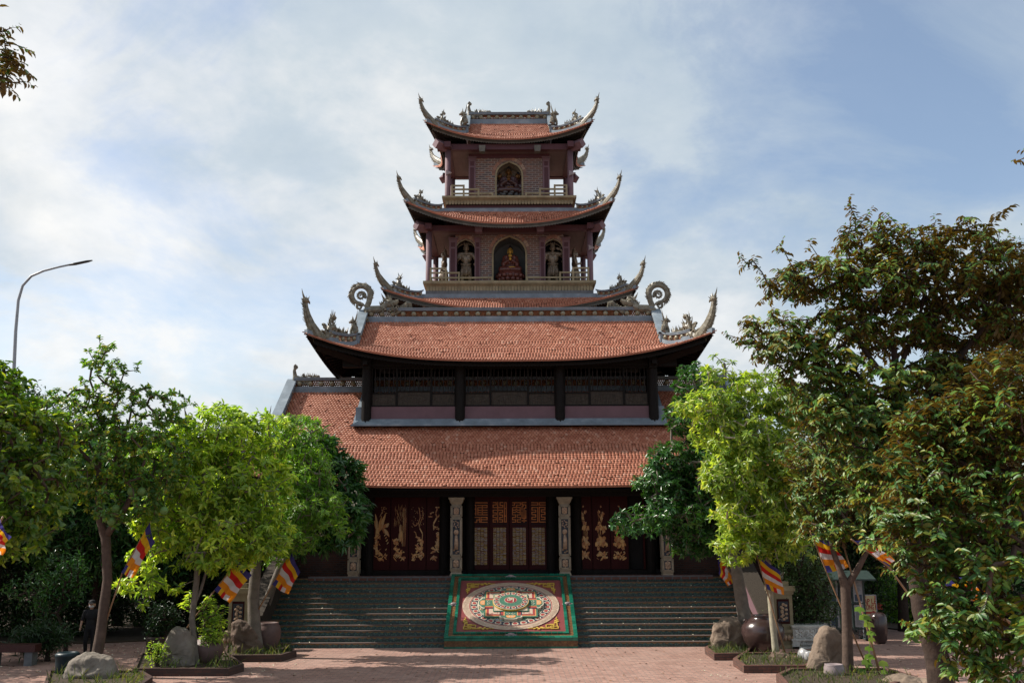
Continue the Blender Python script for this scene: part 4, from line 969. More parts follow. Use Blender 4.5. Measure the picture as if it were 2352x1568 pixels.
def stone_column(x, tall=True):
    y = OY + .25; root = P_('stone_column'); w = .2; z0 = ZP - (.1 if abs(x) > 3 else 0); zt = zat(1151, y)
    mb = MB(); 
    def sq(r0, r1, a, b):
        mb.add([(x - r0, y - r0, a), (x + r0, y - r0, a), (x + r0, y + r0, a), (x - r0, y + r0, a), (x - r1, y - r1, b), (x + r1, y - r1, b), (x + r1, y + r1, b), (x - r1, y + r1, b)],
               [(3, 2, 1, 0), (4, 5, 6, 7), (0, 1, 5, 4), (1, 2, 6, 5), (2, 3, 7, 6), (3, 0, 4, 7)])
    H = zt - z0
    sq(.27, .235, z0, z0 + .10); sq(.235, .20, z0 + .10, z0 + .19); sq(.19, .235, z0 + .19, z0 + .30)
    zs = [z0 + .30, z0 + .30 + H * .155, z0 + .36 + H * .155, z0 + .36 + H * .66, z0 + .42 + H * .66, z0 + .42 + H * .80]
    for a, b in ((zs[0], zs[1]), (zs[2], zs[3]), (zs[4], zs[5])): sq(.225, .225, a, b)
    sq(.19, .19, zs[1], zs[2]); sq(.19, .19, zs[3], zs[4]); sq(.19, .19, zs[5], zs[5] + .06)
    zc2 = zs[5] + .06; sq(.20, .26, zc2, zc2 + .1); sq(.25, .29, zc2 + .1, zc2 + .2); sq(.31, .31, zc2 + .2, zc2 + .26)
    pb(mb, 'shaft', 'pale', root)
    fr = MB(); in_ = MB()
    yf = y - .225
    for a, b in ((zs[0], zs[1]), (zs[2], zs[3]), (zs[4], zs[5])):
        a += .03; b -= .03
        in_.box(x - .14, x + .14, yf - .004, yf + .01, a + .03, b - .03)
        for q in (-1, 1): fr.box(x + q * .165 - .022, x + q * .165 + .022, yf - .022, yf + .01, a, b)
        fr.box(x - .187, x + .187, yf - .022, yf + .01, a, a + .035); fr.box(x - .187, x + .187, yf - .022, yf + .01, b - .035, b)
        for q in (-1, 1): # plum edges on both side faces
            fr.box(x + q * .227 - .003, x + q * .227 + .003, y - .17, y + .17, a, b)
    pb(in_, 'panel_ground', 'charcoal', root); pb(fr, 'panel_frame', 'pale', root)
    cv = MB()
    for a, b in ((zs[0], zs[1]), (zs[4], zs[5])):
        c = (a + b) / 2; h = (b - a) / 2 - .07
        for k in range(4):
            q = pi / 4 + k * pi / 2; cv.ball((x + .075 * cos(q), yf - .01, c + h * .6 * sin(q)), (.06, .022, .07), 8, 5)
        cv.ball((x, yf - .02, c), (.055, .03, .06)); 
        for k in range(4): q = k * pi / 2; cv.ball((x + .09 * cos(q), yf - .01, c + h * .85 * sin(q)), (.028, .015, .03), 6, 4)
    a, b = zs[2] + .1, zs[3] - .1; h = b - a
    # standing robed figure relief under foliage
    cv.ball((x, yf - .012, a + h * .62), (.055, .03, .065)); cv.tube([(x, yf - .008, a + h * .12), (x + .01, yf - .02, a + h * .35), (x, yf - .012, a + h * .55)], [.085, .08, .05], 8, .45)
    cv.ball((x, yf - .004, a + h * .64), (.10, .012, .11)); 
    for k in range(9): cv.ball((x + .09 * sin(k * 2.1), yf - .008, a + h * (.02 + .1 * (k % 3) * .4)), (.05, .02, .035), 6, 4)
    for k in range(12): cv.ball((x + .10 * sin(k * 1.7), yf - .006, a + h * (.78 + .018 * k)), (.03, .016, .03), 6, 4)
    pb(cv, 'carved_relief', 'carve', root, True)
    bl = MB(); bl.box(x - .22, x + .22, y - .3, y + .25, zt + .22, zat(1131, y)); bl.lathe((x, y, 0), [(.16, zt - .01), (.16, zt + .24)], 14); bl.box(x - .15, x + .15, y - .1, YD + .1, zt + .3, zr + .3)
    pb(bl, 'timber_head_block', 'darkwood', root)
    return root
for x in (-colX, colX, -colX2, colX2): stone_column(x)
# dark posts between the door bays
for x in (-colX2 + .45, -colX - .55, -colX + .5, colX - .5, colX + .55, colX2 - .5):
    ps = MB(); ps.lathe((x, YD - .02, 0), [(.2, ZP), (.2, zr + .7)], 16)
    ps.box(x - .26, x + .26, YD + .07, YD + .2, ZP, zr + .7); pb(ps, 'timber_post', 'darkwood')

# -- doors
DT = zat(1138, YD); DB = zs_ + .01
def dpx(p): return at(p, 1240, YD).x
def leafdoor(x0, x1, name='door_panel', label=None):
    mb = MB(); mb.box(x0 + .012, x1 - .012, YD - .04, YD + .02, DB, DT); o = pb(mb, name, 'doorred'); 
    if label: o['label'] = label
    return o
def relief_pad(mb, fn, u, v, ru, rv, ang=0.0, th=.012, n=9):
    poly = []
    for i in range(n):
        a = 2 * pi * i / n; rr = 1 + random.uniform(-.13, .13); p = (ru * rr * cos(a), rv * rr * sin(a)); poly.append((u + p[0] * cos(ang) - p[1] * sin(ang), v + p[0] * sin(ang) + p[1] * cos(ang)))
    mb.prism(poly, fn, th)
def relief_line(mb, fn, pts, w, th=.01):
    for (a, b), (c, d) in zip(pts, pts[1:]):
        l = max(1e-5, sqrt((c - a) ** 2 + (d - b) ** 2)); nx, ny = -(d - b) / l * w / 2, (c - a) / l * w / 2
        mb.prism([(a + nx, b + ny), (a - nx, b - ny), (c - nx, d - ny), (c + nx, d + ny)], fn, th)
def gold_relief(x0, x1, kind, parent):
    w = x1 - x0; z0 = zat(1284, YD); z1 = zat(1160, YD); H = z1 - z0; cxr = (x0 + x1) / 2
    fn = lambda a, b, c: (cxr + a * w, YD - .042 - c, z0 + b * H); mb = MB(); R = random.Random(hash(kind) % 1000 if isinstance(kind, int) else sum(map(ord, kind))); U = R.uniform
    def pad(u, v, ru, rv, ang=0., n=9): relief_pad(mb, fn, u, v, ru, rv, ang, .01 + U(0, .012), n)
    def rocks(v0, v1, n, uc=0, sp=.3):
        for i in range(n): v = U(v0, v1); pad(uc + U(-sp, sp) * (1 - .4 * v), v, U(.04, .12), U(.008, .022), U(-.5, .5), 7)
    if kind == 'banana':
        relief_line(mb, fn, [(-.25, .1), (-.3, .35), (-.26, .6)], .12); rocks(.0, .2, 26); rocks(.15, .5, 22, -.22, .14)
        for (u, v, a, l) in ((-.1, .68, 1.2, .16), (.05, .72, 1.0, .2), (-.3, .72, 1.9, .13), (.15, .62, .3, .2), (.22, .52, -.6, .18), (-.05, .6, .8, .16), (-.32, .62, 2.1, .1)):
            for q in range(5): k = (q - 2) / 2.; pad(u + cos(a) * l * k * .9, v + sin(a) * l * .33 * k, .10, .035, a, 8)
        for k in range(4): pad(.2 + .05 * k, .46 - .05 * k, .06, .014, .3)
        for k in range(14): pad(U(-.05, .3), U(.84, .98), .03, .006)
        relief_line(mb, fn, [(-.12, .8), (0, .88), (.1, .97)], .02)
    elif kind == 'bamboo':
        for u in (.18, .25, .32): relief_line(mb, fn, [(u - .02, .25), (u + .02, .6), (u + .0, .95)], .022)
        for k in range(60): a = U(-2.6, -.4); u, v = U(-.3, .36), U(.58, .99); pad(u, v, .07, .005, a + pi / 2 * 0, 5)
        for k in range(16): v = U(.32, .6); pad(.06 + U(-.09, .09), v, .07, .02, 1.4)
        rocks(0, .18, 30); rocks(.18, .38, 22, -.2, .15)
    elif kind == 'plum':
        relief_line(mb, fn, [(.25, .32), (.28, .48), (.12, .58), (.05, .68), (.14, .78), (.08, .95)], .035); relief_line(mb, fn, [(.1, .58), (.16, .7), (.3, .8), (.27, .92)], .022)
        relief_line(mb, fn, [(.05, .68), (-.15, .62), (-.28, .68)], .02)
        for k in range(46): pad(*R.choice([(.1, .88), (.25, .8), (-.2, .66), (.05, .95), (-.25, .7)]), .03, .006) if 0 else pad(U(-.35, .35), U(.6, .99), .022, .005)
        rocks(.0, .1, 20); rocks(.08, .42, 44, .12, .18); pad(-.05, .42, .05, .02); relief_line(mb, fn, [(-.05, .42), (-.1, .5), (-.2, .52)], .02)
    elif kind == 'pine':
        relief_line(mb, fn, [(-.08, .55), (-.12, .66), (.08, .78), (.0, .86), (.1, .95)], .05); relief_line(mb, fn, [(.08, .78), (.3, .84), (.36, .75)], .03)
        for (u, v) in ((.1, .97), (.25, .93), (-.2, .86), (-.28, .8), (.28, .72), (.3, .82), (.0, .6), (.15, .57), (.15, .5), (.3, .48)):
            for k in range(6): pad(u + U(-.09, .09), v + U(-.015, .015), .05, .008)
        rocks(.22, .48, 44, .2, .16); rocks(.1, .22, 14, -.02, .2); rocks(0, .06, 12, -.15, .2)
    else:
        hs = {'lotusa': 1, 'lotusb': 2, 'lotusc': 3}[kind]; sg = 1 if hs != 2 else -1
        for k in range(7): relief_line(mb, fn, [(U(-.1, .25) * sg, .3), (U(0, .25) * sg, .5), (U(-.15, .15) * sg, .72), (U(-.2, .1), .84)], .012)
        for (u, v, r) in ((-.1, .83, .11), (.12, .87, .09), (-.05, .76, .10), (0, .97, .05), (.1, .66, .09), (-.2, .56, .14), (.02, .58, .14), (.22, .57, .12), (-.15, .49, .1), (-.15, .36, .17), (.1, .36, .18), (.22, .28, .14), (-.25, .26, .12), (.0, .26, .15), (.18, .2, .1)):
            for k in range(6): a = U(0, 6.28); pad(u * sg + r * .45 * cos(a), v + r * .16 * sin(a), r * .55, r * .2, U(-.6, .6))
        rocks(0, .13, 26)
    return pb(mb, 'gilded_relief', 'gold', parent)
Lx = [dpx(p) for p in (856, 897, 938.5, 979.5, 1020.5)]
for i, kd in enumerate(('banana', 'bamboo', 'plum', 'pine')):
    d = leafdoor(Lx[i], Lx[i + 1], label='dark red door leaf with gilded ' + ['banana plant', 'bamboo', 'blossom branch', 'pine tree'][i] + ' relief'); gold_relief(Lx[i], Lx[i + 1], kd, d)
Rx = [dpx(p) for p in (1320, 1360.5, 1401.5, 1443.5)]
for i, kd in enumerate(('lotusa', 'lotusb', 'lotusc')):
    d = leafdoor(Rx[i], Rx[i + 1], label='dark red door leaf with gilded lotus relief'); gold_relief(Rx[i], Rx[i + 1], kd, d)
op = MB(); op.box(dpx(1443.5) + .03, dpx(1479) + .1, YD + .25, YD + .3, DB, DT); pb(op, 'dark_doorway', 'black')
jm = MB(); jm.box(dpx(1477), dpx(1481), YD - .05, YD + .1, DB, DT); pb(jm, 'door_jamb', 'doorred')
CH = {0: [[(305, 145), (535, 145)], [(275, 140), (275, 190), (312, 190), (312, 385)], [(275, 235), (275, 290)], [(275, 265), (300, 265)], [(275, 340), (275, 385)], [(275, 358), (300, 358)], [(345, 195), (530, 195), (530, 238), (355, 238)],
          [(437, 195), (437, 380)], [(350, 290), (530, 290)], [(350, 335), (530, 335)], [(350, 238), (350, 380), (530, 380)], [(385, 430), (268, 430), (268, 525), (330, 525), (330, 478), (375, 478)], [(382, 455), (382, 525), (530, 525)],
          [(412, 430), (530, 430), (530, 475), (412, 475)], [(412, 455), (412, 525)]],
      1: [[(740, 135), (740, 525)], [(650, 140), (710, 140), (710, 187), (650, 187), (650, 238), (840, 238), (840, 195), (785, 195), (785, 140), (840, 140)], [(740, 288), (835, 288), (835, 335), (780, 335), (780, 382), (835, 382), (835, 430), (780, 430), (780, 475), (835, 475), (835, 520), (780, 520)],
          [(740, 288), (650, 288), (650, 340), (710, 340), (710, 382), (650, 382), (650, 430), (710, 430), (710, 475), (650, 475), (650, 520), (700, 520)], [(870, 140), (907, 140), (907, 520), (870, 520), (870, 140)], [(870, 258), (907, 258)], [(870, 402), (907, 402)]],
      2: [[(1030, 143), (1185, 143), (1185, 190), (1110, 190), (1110, 235)], [(1070, 143), (1070, 190), (1030, 190)], [(1030, 235), (1180, 235), (1180, 380), (1122, 380), (1122, 430), (1185, 430), (1185, 475), (1122, 475), (1122, 522), (1185, 522)],
          [(1030, 235), (1030, 380), (1090, 380), (1090, 430), (1030, 430), (1030, 475), (1090, 475), (1090, 522), (1030, 522)], [(1030, 287), (1085, 287), (1106, 265), (1127, 287), (1180, 287)], [(1030, 332), (1085, 332), (1106, 310), (1127, 332), (1180, 332)],
          [(1292, 140), (1215, 140), (1215, 180), (1290, 187), (1290, 250), (1255, 250), (1255, 440)], [(1238, 185), (1238, 215), (1215, 215), (1215, 285)], [(1215, 320), (1215, 447), (1290, 447), (1290, 295)], [(1215, 495), (1297, 495)], [(1255, 455), (1255, 522)]],
      3: [[(1405, 142), (1525, 142), (1525, 187), (1405, 187)], [(1670, 142), (1555, 142), (1555, 187), (1670, 187)], [(1405, 520), (1525, 520), (1525, 237), (1410, 237), (1410, 285), (1485, 285), (1485, 328), (1410, 328), (1410, 377), (1485, 377), (1485, 425), (1410, 425), (1410, 470), (1485, 470)],
          [(1670, 520), (1555, 520), (1555, 232), (1665, 232), (1665, 280), (1595, 280), (1595, 325), (1665, 325), (1665, 372), (1595, 372), (1595, 425), (1665, 425), (1665, 470), (1595, 470)]]}
Cx = [dpx(p) for p in (1082, 1125, 1170, 1214, 1258.5)]
for i in range(4):
    d = leafdoor(Cx[i], Cx[i + 1], label='dark red door leaf with squared lattice character and shell inlay')
    def zx(a, b): p = (1840 + a / 4.9) * .57422, (1980 + b / 4.9) * .57422; q = at(p[0], p[1], YD - .05); return q.x, q.z
    mb = MB(); bk = MB()
    for line in CH[i]:
        pts = [zx(a, b) for a, b in line]; ext = []
        relief_line(mb, lambda a, b, c: (a, YD - .045 - c, b), pts, .036, .025)
        for a, b in pts: mb.box(a - .018, a + .018, YD - .0705, YD - .046, b - .018, b + .018)
    pb(mb, 'lattice_character', 'orange', d)
    a, b = min(p for l in CH[i] for p in l)[0], max(p for l in CH[i] for p in l)[0]
    x0, zz0 = zx(a - 12, 578); x1, zz1 = zx(b + 12, 95); bk.box(x0, x1, YD - .046, YD - .041, zz0, zz1); pb(bk, 'dark_opening', 'black', d)
    sl = MB(); n = 11
    for k in range(n):
        xx = x0 + (x1 - x0) * (k + .5) / n
        for za, zb_ in ((zz0, zx(0, 535)[1]), (zx(0, 128)[1], zz1)): sl.box(xx - .012, xx + .012, YD - .052, YD - .0462, za, zb_)
    pb(sl, 'slats', 'doorred', d)
    pm = MB(); c0 = (a, 628); c1 = (b, 1360)
    (xa, zt_), (xb, zbm) = zx(*c0), zx(*c1)
    for r in range(8):
        for c in range(4):
            cw = (xb - xa) / 4; chh = (zt_ - zbm) / 8; X0 = xa + c * cw + cw * .07; X1 = xa + (c + 1) * cw - cw * .07; Z0 = zbm + r * chh + chh * .03; Z1 = Z0 + chh * .94
            nr = 7
            for q in range(nr):
                za = Z0 + (Z1 - Z0) * q / nr; zb_ = za + (Z1 - Z0) / nr * .68
                if random.random() < .55: segs = [(0, 1)]
                else: k1 = random.uniform(.25, .5); segs = [(0, k1 - .06), (k1 + .06, 1)] if random.random() < .6 else [(0, .28), (.38, .6), (.7, 1)]
                for s0, s1 in segs: pm.box(X0 + (X1 - X0) * s0, X0 + (X1 - X0) * s1, YD - .048, YD - .041, za, zb_)
    pb(pm, 'shell_inlay', 'pearl', d)
# wing windows in the hall walls
for sx in (-1, 1):
    x = at(1590, 1190, YD - .1).x * sx; wr = P_('wall_window'); mb = MB(); z0, z1 = zat(1222, YD), zat(1130, YD)
    for a, b, c, d in ((x - .75, x - .6, z0, z1), (x + .6, x + .75, z0, z1), (x - .6, x + .6, z1 - .12, z1), (x - .6, x + .6, z0, z0 + .12)): mb.box(a, b, YD - .16, YD - .09, c, d)
    pb(mb, 'frame', 'doorred', wr); mb = MB(); mb.box(x - .6, x + .6, YD - .112, YD - .105, z0 + .12, z1 - .12); pb(mb, 'dark_pane', 'black', wr)
    mb = MB()
    for k in range(5): q = z0 + .12 + (z1 - z0 - .24) * (k + .5) / 5; mb.tube([(x - .5 + .1 * (k % 2), YD - .13, q), (x + .5 - .1 * (k % 2), YD - .13, q)], .025, 5)
    mb.tube([(x - .3, YD - .13, z0 + .1), (x, YD - .13, (z0 + z1) / 2), (x - .3, YD - .13, z1 - .1)], .025, 5); mb.tube([(x + .3, YD - .13, z0 + .1), (x, YD - .13, (z0 + z1) / 2), (x + .3, YD - .13, z1 - .1)], .025, 5)
    pb(mb, 'tracery', 'panelwood', wr)
# ------------------------------------------------------------------ STAIRCASE and MANDALA PANEL
stair = thing('staircase', 'wide green glazed staircase climbing to the pagoda porch on both sides of a mandala panel', 'staircase', (0, 35.8, 0))
HWS = 8.7; SHW = 2.30; RH = .1685; TR = 4.1 / 12
def scal(mb, x0, x1, y, ztop, w=.21, h=.05):
    n = int((x1 - x0) / w); w = (x1 - x0) / n; vs = []; fs = []
    for i in range(n):
        a = x0 + i * w; vs += [(a, y, ztop), (a + w, y, ztop), (a + w, y, ztop - .012), (a + w * .5, y, ztop - h), (a, y, ztop - .012)]; fs.append(tuple(i * 5 + k for k in (4, 3, 2, 1, 0)))
    mb.add(vs, fs)
for i in range(13):
    for sx in (-1, 1):
        a, b = (-HWS, -SHW - .01) if sx < 0 else (SHW + .01, HWS)
        y0 = TR * i; z0, z1 = RH * i, RH * (i + 1)
        r_ = MB(); r_.box(a, b, y0, y0 + TR + (.6 if i < 12 else 0), max(0, z0 - .05), z1 - .016); o = r_.build('step', 'riser', stair)
        t_ = MB(); t_.box(a, b, y0 - .022, y0 + TR + .0, z1 - .016, z1); t_.build('tread', 'tread', o)
        s_ = MB(); scal(s_, a, b, y0 - .004, z1 - .018); s_.build('scalloped_edging', 'goldtrim', o)
for sx in (-1, 1):                               # sloping cheek walls
    mb = MB(); x0, x1 = sorted((sx * (HWS + .003), sx * (HWS + .55)))
    mb.prism([(.15, 0), (4.9, 0), (4.9, 3.1), (4.1, 3.0), (.15, .95)], lambda a, b, c: (x0 + c, a, b), x1 - x0); o = mb.build('balustrade', 'pinkband' if sx > 0 else 'panelwood', stair)
    cp = MB(); e = .05; cp.prism([(.05, .97), (4.15, 3.04), (4.9, 3.14), (4.9, 3.26), (4.13, 3.16), (.05, 1.09)], lambda a, b, c: (x0 - e + c, a, b), x1 - x0 + 2 * e); cp.build('coping', 'panelwood', o)
    pr = stair; xc = sx * (HWS + .62); w = .42
    px_ = MB(); px_.box(xc - w - .1, xc + w + .1, -.75, .12, 0, .12); px_.box(xc - w - .04, xc + w + .04, -.69, .06, .12, .52); px_.box(xc - w - .1, xc + w + .1, -.75, .12, .52, .62)
    px_.box(xc - w * .78, xc + w * .78, -.62, 0, .62, 1.78); px_.box(xc - w * .9, xc + w * .9, -.66, .04, 1.78, 1.88); px_.box(xc - w, xc + w, -.72, .09, 1.88, 2.05); px_.box(xc - w * .6, xc + w * .6, -.55, -.08, 2.05, 2.2)
    newel = px_.build('newel_post', 'sand', stair)
    q = MB(); q.box(xc - w * .5, xc + w * .5, -.64, -.62, .8, 1.62); q.build('red_panel', 'doorred', newel)
    q = MB(); q.box(xc - w * .4, xc + w * .4, -.655, -.641, .88, 1.54); q.build('charcoal_panel', 'charcoal', newel)
    q = MB()
    for k in range(12): q.ball((xc + .09 * sin(k * 2), -.66, .95 + .045 * k), (.06, .02, .05), 6, 4)
    for k in range(7): q.ball((xc - w * .9 + w * 1.8 * k / 6, -.75, .35), (.07, .03, .1), 6, 4)
    q.build('carved_relief', 'carve', newel, True)
    q = MB(); q.ball((xc, -.3, 2.33), (.16, .16, .15)); 
    for k in range(14): a = random.uniform(0, 6.3); spike(q, (xc + .1 * cos(a), -.3 + .1 * sin(a), 2.38), (cos(a), sin(a), .9), .14, .03)
    q.build('finial', 'orn', newel)

mand = thing('mandala_panel', 'sloping mosaic panel with a round mandala framed in green glazed tiles on the stairs', 'mosaic panel', (0, 35.5, 0))
SL = Vector((0, 4.38, 13 * RH + .03 - .25)); LN = SL.length; vd = SL.normalized(); nd = Vector((0, -vd.z, vd.y))
O0 = Vector((0, 0.0, .25))
def mf(u, v, n): p = O0 + vd * v + nd * n; return (u, p.y, p.z)
mb = MB(); mb.prism([(.0, .0), (4.40, 0), (4.40, 13 * RH - .02), (.0, .20)], lambda a, b, c: (-SHW + c, a, b), 2 * SHW); base = mb.build('panel_base', 'soil', mand)
def ftiles(name, u0, u1, v0, v1, n0, n1, tl, m='green', along='u', parent=None):
    mb = MB(); Lg = (u1 - u0) if along == 'u' else (v1 - v0); k = max(1, round(Lg / tl))
    for i in range(k):
        a, b = i / k, (i + 1) / k; g = .004 / Lg
        if along == 'u': poly = [(u0 + Lg * (a + g), v0), (u0 + Lg * (b - g), v0), (u0 + Lg * (b - g), v1), (u0 + Lg * (a + g), v1)]
        else: poly = [(u0, v0 + Lg * (a + g)), (u1, v0 + Lg * (a + g)), (u1, v0 + Lg * (b - g)), (u0, v0 + Lg * (b - g))]
        mb.prism(poly, lambda p, q, c: mf(p, q, n0 + c), n1 - n0)
    return mb.build(name, m, parent or mand)
H_ = SHW
def frame(name, o, w, n0, n1, m, tl):            # o: inset from the outer edge
    p = bpy.data.objects.new(name, None); COL.objects.link(p); p.parent = mand
    a, b = o, o + w
    ftiles('tile_row', -H_ + a, H_ - a, a, b, n0, n1, tl, m, 'u', p); ftiles('tile_row', -H_ + a, H_ - a, LN - b, LN - a, n0, n1, tl, m, 'u', p)
    ftiles('tile_row', -H_ + a, -H_ + b, b, LN - b, n0, n1, tl, m, 'v', p); ftiles('tile_row', H_ - b, H_ - a, b, LN - b, n0, n1, tl, m, 'v', p)
frame('outer_green_border', 0, .135, -.1, .12, 'green', .2)
frame('brown_border', .135, .155, -.1, .08, 'brownglaze', .27)
frame('inner_green_border', .29, .105, -.1, .13, 'green', .2)
mb = MB(); n = 13
for i in range(n):
    a = -H_ + 2 * H_ * i / n; mb.box(a + .004, a + 2 * H_ / n - .004, -.02, .0, .06, .25)
mb.build('brown_front_tiles', 'brownglaze', mand)
for z0_, z1_ in ((.0, .06), (.25, .335)):
    mb = MB(); n = 24
    for i in range(n): a = -H_ + 2 * H_ * i / n; mb.box(a + .003, a + 2 * H_ / n - .003, -.035, .0, z0_, z1_)
    mb.build('green_front_tiles', 'green', mand)
def quad(name, pl, n, m, th=.004): mb = MB(); mb.prism(pl, lambda p, q, c: mf(p, q, n + c), th); return mb.build(name, m, mand)
VC = LN / 2
fw = H_ - .395
quad('red_field', [(-fw, .395), (fw, .395), (fw, LN - .395), (-fw, LN - .395)], .03, 'mred')
def ring(mb, r0, r1, n0, th=.004, seg=72):
    for i in range(seg):
        a, b = 2 * pi * i / seg, 2 * pi * (i + 1) / seg
        mb.prism([(r0 * cos(a), VC + r0 * sin(a)), (r1 * cos(a), VC + r1 * sin(a)), (r1 * cos(b), VC + r1 * sin(b)), (r0 * cos(b), VC + r0 * sin(b))], lambda p, q, c: mf(p, q, n0 + c), th)
def disc(mb, r, n0, th, seg=64, cx=0, cy=None):
    cy = VC if cy is None else cy
    mb.prism([(cx + r * cos(2 * pi * i / seg), cy + r * sin(2 * pi * i / seg)) for i in range(seg)], lambda p, q, c: mf(p, q, n0 + c), th)
def line(mb, pts, w, n0, th=.008):
    for (a, b), (c, d) in zip(pts, pts[1:]):
        l = max(1e-5, sqrt((c - a) ** 2 + (d - b) ** 2)); nx, ny = -(d - b) / l * w / 2, (c - a) / l * w / 2
        mb.prism([(a + nx, b + ny), (a - nx, b - ny), (c - nx, d - ny), (c + nx, d + ny)], lambda p, q, e: mf(p, q, n0 + e), th)
med = bpy.data.objects.new('mandala', None); COL.objects.link(med); med.parent = mand
def mbuild(mb, name, m): return mb.build(name, m, med)
mb = MB(); ring(mb, 1.52, 1.77, .045, .02); mbuild(mb, 'cream_ring', 'mcream')
mb = MB()
for i in range(26):
    a = 2 * pi * i / 26
    for k in range(6):
        b = a + .035 * k; r0 = 1.54; pts = [(r0 * cos(b) + 0, VC + r0 * sin(b))]
        for q in range(1, 4): rr = r0 + .075 * q * (1 - .06 * k); bb = b + .045 * q * q * .35; pts.append((rr * cos(bb), VC + rr * sin(bb)))
        line(mb, pts, .008, .0655, .004)
mbuild(mb, 'ring_engraving', 'carve')
mb = MB(); ring(mb, 1.49, 1.52, .045, .024); ring(mb, .235, .25, .2405, .004, 40); mbuild(mb, 'red_rings', 'mdkred')
mb = MB(); disc(mb, 1.49, .045, .012); mbuild(mb, 'navy_ground', 'mnavy')
mb = MB(); ring(mb, 1.20, 1.225, .0575, .008); ring(mb, 1.475, 1.49, .0575, .008); mbuild(mb, 'pale_rings', 'mwhite')
mb = MB(); disc(mb, 1.20, .0575, .004); mbuild(mb, 'coloured_ground', 'mgreen')
def petals(name_, R, half, n, n0, m, m2, hgt):
    a_ = MB(); b_ = MB()
    for i in range(n):
        a = 2 * pi * (i + .5) / n; ct, st = cos(a), sin(a)
        def P(r, t): return ((R + r) * ct - t * st, VC + (R + r) * st + t * ct)
        shape = [(-.8, -.55), (-.8, .55), (.1, .95), (.75, .8), (.95, .35), (.72, 0), (.95, -.35), (.75, -.8), (.1, -.95)]
        wt = pi * R / n * .86
        a_.prism([P(r * hgt, t * wt) for r, t in shape], lambda p, q, c: mf(p, q, n0 + c), .008)
        b_.prism([P(r * hgt * .66, t * wt * .66) for r, t in shape], lambda p, q, c: mf(p, q, n0 + .008 + c), .005)
    mbuild(a_, name_ + '_outline', m); mbuild(b_, name_, m2)
petals('outer_petals', 1.345, .1, 28, .058, 'mwhite', 'mpetal', .115)
R2 = random.Random(3); cols = ['morange', 'mwhite', 'mblue', 'mpetal', 'mcream']; acc = {c: MB() for c in cols}
for i in range(170):
    a = R2.uniform(0, 2 * pi); r = R2.uniform(.98, 1.17); disc(acc[R2.choice(cols)], R2.uniform(.02, .045), .062 + .0005 * (i % 8), .005, 8, r * cos(a), VC + r * sin(a))
for c, q in acc.items(): mbuild(q, 'jewel_dots', c)
def sq(mb, x0, x1, y0, y1, n0, th): mb.prism([(x0, VC + y0), (x1, VC + y0), (x1, VC + y1), (x0, VC + y1)], lambda p, q, c: mf(p, q, n0 + c), th)
def rsq(h, n0, th): mb = MB(); sq(mb, -h, h, -h, h, n0, th); return mb
mbuild(rsq(.97, .06, .06), 'palace_edge', 'mgreen'); mbuild(rsq(.91, .12, .004), 'palace_orange', 'morange'); mbuild(rsq(.87, .124, .004), 'palace_red', 'mpetal'); mbuild(rsq(.79, .128, .004), 'palace_cream', 'mcream')
mb = MB()
for sx in (-1, 1):
    for sy in (-1, 1):
        for k in range(7): a = k * .5; line(mb, [(sx * (.55 + .1 * cos(a)), VC + sy * (.7 + .08 * sin(a))), (sx * (.62 + .14 * cos(a + .6)), VC + sy * (.72 + .1 * sin(a + .6)))], .016, .132, .004)
mbuild(mb, 'palace_scrolls', 'mdkred')
for nm, m, r0 in (('gate_dark', 'mnavy', .40), ('gate_red', 'mpetal', .36), ('gate_orange', 'morange', .26), ('gate_green', 'mgreen', .22)):
    mb = MB()
    n0 = .1325 + .004 * (.40 - r0) / .04
    sq(mb, -r0, r0, -.94, .94, n0, .004); sq(mb, -.94, -r0, -r0, r0, n0, .004); sq(mb, r0, .94, -r0, r0, n0, .004); mbuild(mb, nm, m)
g4 = MB()
for k in range(4):
    g1, g2, g3 = MB(), MB(), MB()
    ca, sa = cos(k * pi / 2), sin(k * pi / 2)
    rot = lambda x, y: (x * ca - y * sa, VC + x * sa + y * ca)
    out = [(-.40, .945), (.40, .945), (.42, 1.0), (.36, 1.08), (.26, 1.10), (.2, 1.17), (.1, 1.2), (-.1, 1.2), (-.2, 1.17), (-.26, 1.10), (-.36, 1.08), (-.42, 1.0)]
    g1.prism([rot(x, y) for x, y in out], lambda p, q, c: mf(p, q, .06 + c), .10)
    inn = [(x * .86, .95 + (y - .945) * .84) for x, y in out]; g2.prism([rot(x, y) for x, y in inn], lambda p, q, c: mf(p, q, .16 + c), .004)
    g3.prism([rot(x, y) for x, y in [(-.17, .95), (.17, .95), (.17, 1.05), (.1, 1.12), (-.1, 1.12), (-.17, 1.05)]], lambda p, q, c: mf(p, q, .164 + c), .006)
    mbuild(g1, 'gate_arch', 'mwhite'); mbuild(g2, 'gate_field', 'mgreen'); mbuild(g3, 'gate_heart', 'morange')
    for (x, y) in ((-.05, 1.0), (.05, 1.0), (-.05, 1.05), (.05, 1.05)): p = rot(x, y); disc(g4, .022, .171, .004, 10, p[0], p[1])
    for s_ in (-1, 1):
        pts = [rot(s_ * (.08 + .07 * cos(t) * (1 - t / 9)), .8 + .07 * sin(t) * (1 - t / 9)) for t in [j * .6 for j in range(9)]]; line(g4, pts, .018, .162, .005)
mbuild(g4, 'gate_scrolls', 'mwhite')
mbuild(rsq(.64, .15, .015), 'inner_square_edge', 'mgreen'); mbuild(rsq(.60, .165, .004), 'inner_square', 'mcream')
mb = MB(); disc(mb, .66, .17, .06); mbuild(mb, 'lotus_disc_rim', 'myel'); mb = MB(); disc(mb, .645, .23, .004); mbuild(mb, 'lotus_disc', 'mwhite'); mb = MB(); disc(mb, .625, .234, .004); mbuild(mb, 'lotus_navy', 'mnavy')
